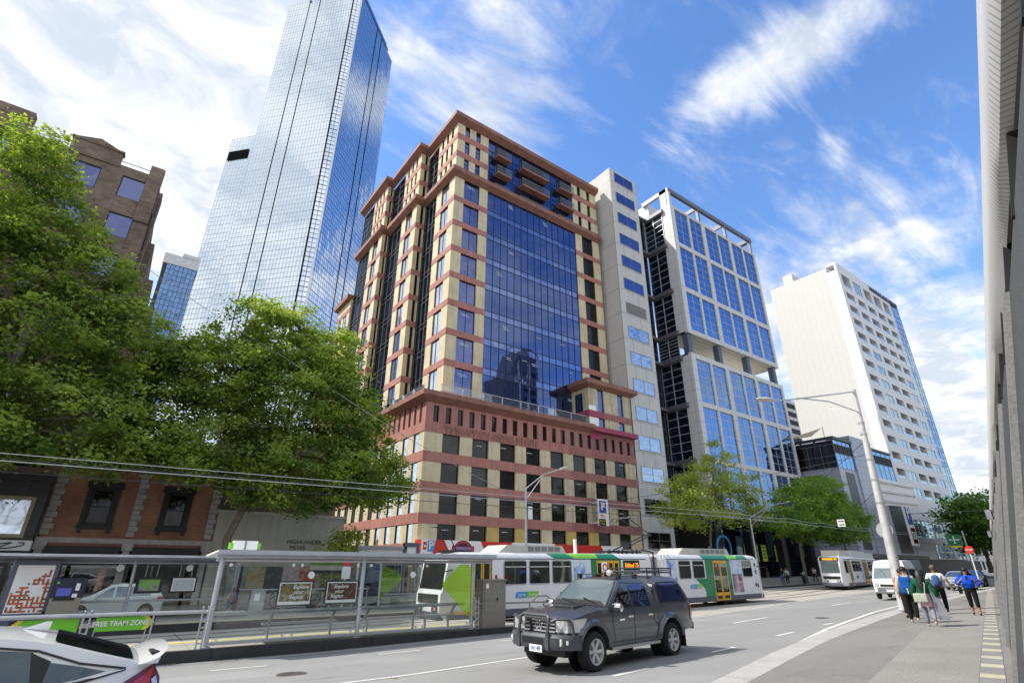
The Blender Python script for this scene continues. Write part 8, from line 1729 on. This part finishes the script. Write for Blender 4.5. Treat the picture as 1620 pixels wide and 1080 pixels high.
# woman in cobalt blouse facing the viewer
p, J = person('woman in cobalt blue blouse and black cropped trousers looking at her phone', (27.6, 7.42, fz(27.6, 7.42)), 106, 1.64, dict(top='c_cobalt', sleeve=1.35, legs='c_black', cropped=True, shoes='c_black', loose=.03, hem=1.25), (((-.5, .3, -.85), (.62, .75, .62)), ((.5, .3, -.85), (-.62, .75, .62))), (((0, .2, -.98), (0, -.05, -1)), ((0, -.12, -.99), (0, -.3, -.95))), .0, 1.3, head=.12)
h2 = J['h2']
mb = MB(); mb.box(h2.x-.085, h2.x+.085, h2.y+.075, h2.y+.1, h2.z-.012, h2.z+.026); mb.build('sunglasses', 'black', p, local=True)
mb = MB(); vs = []
for i, (w_, y, z) in enumerate(((.1, -.04, .07), (.115, -.06, -.02), (.125, -.06, -.12), (.11, -.07, -.24))):
    for k in range(8): a = 2*math.pi*k/8; vs.append((h2.x+w_*math.cos(a), h2.y+y+.05*math.sin(a), h2.z+z))
mb.add(vs, [(i*8+k, i*8+(k+1) % 8, (i+1)*8+(k+1) % 8, (i+1)*8+k) for i in range(3) for k in range(8)]); mb.build('long_hair', 'hair', p, smooth=True, local=True)
ph = (J['paL']+J['paR'])/2; PH = thing('phone', 'small dark phone held by the woman in cobalt blue', 'phone', tuple(p.matrix_basis @ (ph+Vector((0, .03, .05)))), R(106)); mb = MB(); mb.box(-.038, .038, -.006, .006, -.075, .075); mb.build('case', 'black', PH, local=True)
SB2 = thing('shoulder_bag', 'black shoulder bag at the hip of the woman in cobalt blue', 'bag', tuple(p.matrix_basis @ Vector((.3, -.02, .86))), R(106)); box_soft('bag', 'c_black', SB2, (0, 0, 0), (.12, .3, .24), .035); mb = MB(); mb.tube([(0, .1, .12), (-.08, .06, .5), (-.1, -.02, .55), (-.08, -.1, .5), (0, -.12, .12)], .012, 5); mb.build('strap', 'c_black', SB2, local=True)
# man seated on the far platform
SE = thing('bench', 'plain bench under the man in the lavender shirt', 'bench', (6.75, 31.95, FPZ)); mb = MB(); mb.box(6.2, 7.3, 31.6, 32.1, FPZ+.4, FPZ+.45)
for x in (6.3, 7.2): mb.box(x-.03, x+.03, 31.75, 31.95, FPZ, FPZ+.4)
mb.build('seat', 'galv', SE)
SE.location.x -= .75
for ch in SE.children: pass
p, J = person('seated man in lavender shirt bent over his phone on the far platform', (5.85, 31.75, FPZ), 180, 1.72, dict(top='c_lav', sleeve=.9, legs='c_vest', shoes='shoe', hair='hair2', cropped=True), (((-.1, .65, -.8), (.3, .8, .25)), ((.1, .65, -.8), (-.3, .8, .25))), (((-.18, 1, -.08), (-.02, .05, -1)), ((.18, 1, -.08), (.02, .0, -1))), .55, 1.1, seat=.45, head=.35)
# far footpath
person('person in dark clothes standing by the motorcycle on the far footpath, left one of two', (62.6, 33.6, FZ(62.6, 33.6)), 150, 1.7, dict(top='c_black', sleeve=1.8, legs='c_vest'), (((-.3, .3, -1), (.2, .6, -.6)), ((.3, .2, -1), (0, .5, -.8))), (((-.05, .05, -1), (0, -.05, -1)), ((.05, -.05, -1), (0, -.05, -1))), .1, 1.05)
person('person in olive jacket beside the motorcycle on the far footpath', (64.2, 33.9, FZ(64.2, 33.9)), 110, 1.68, dict(top='c_bag', sleeve=1.8, legs='c_black'), (((-.3, .3, -1), (.2, .6, -.6)), ((.3, .2, -1), (0, .5, -.8))), (((-.05, .05, -1), (0, -.05, -1)), ((.05, -.05, -1), (0, -.05, -1))), .05, 1.05)
person('pedestrian in white shirt on the far footpath beside the tree trunk', (71.0, 34.0, FZ(71, 34)), 80, 1.72, dict(top='c_white', sleeve=.7, legs='c_black'), (((-.2, .2, -1), (0, .2, -1)), ((.2, -.2, -1), (0, .1, -1))), walkR, .03, 1.05)
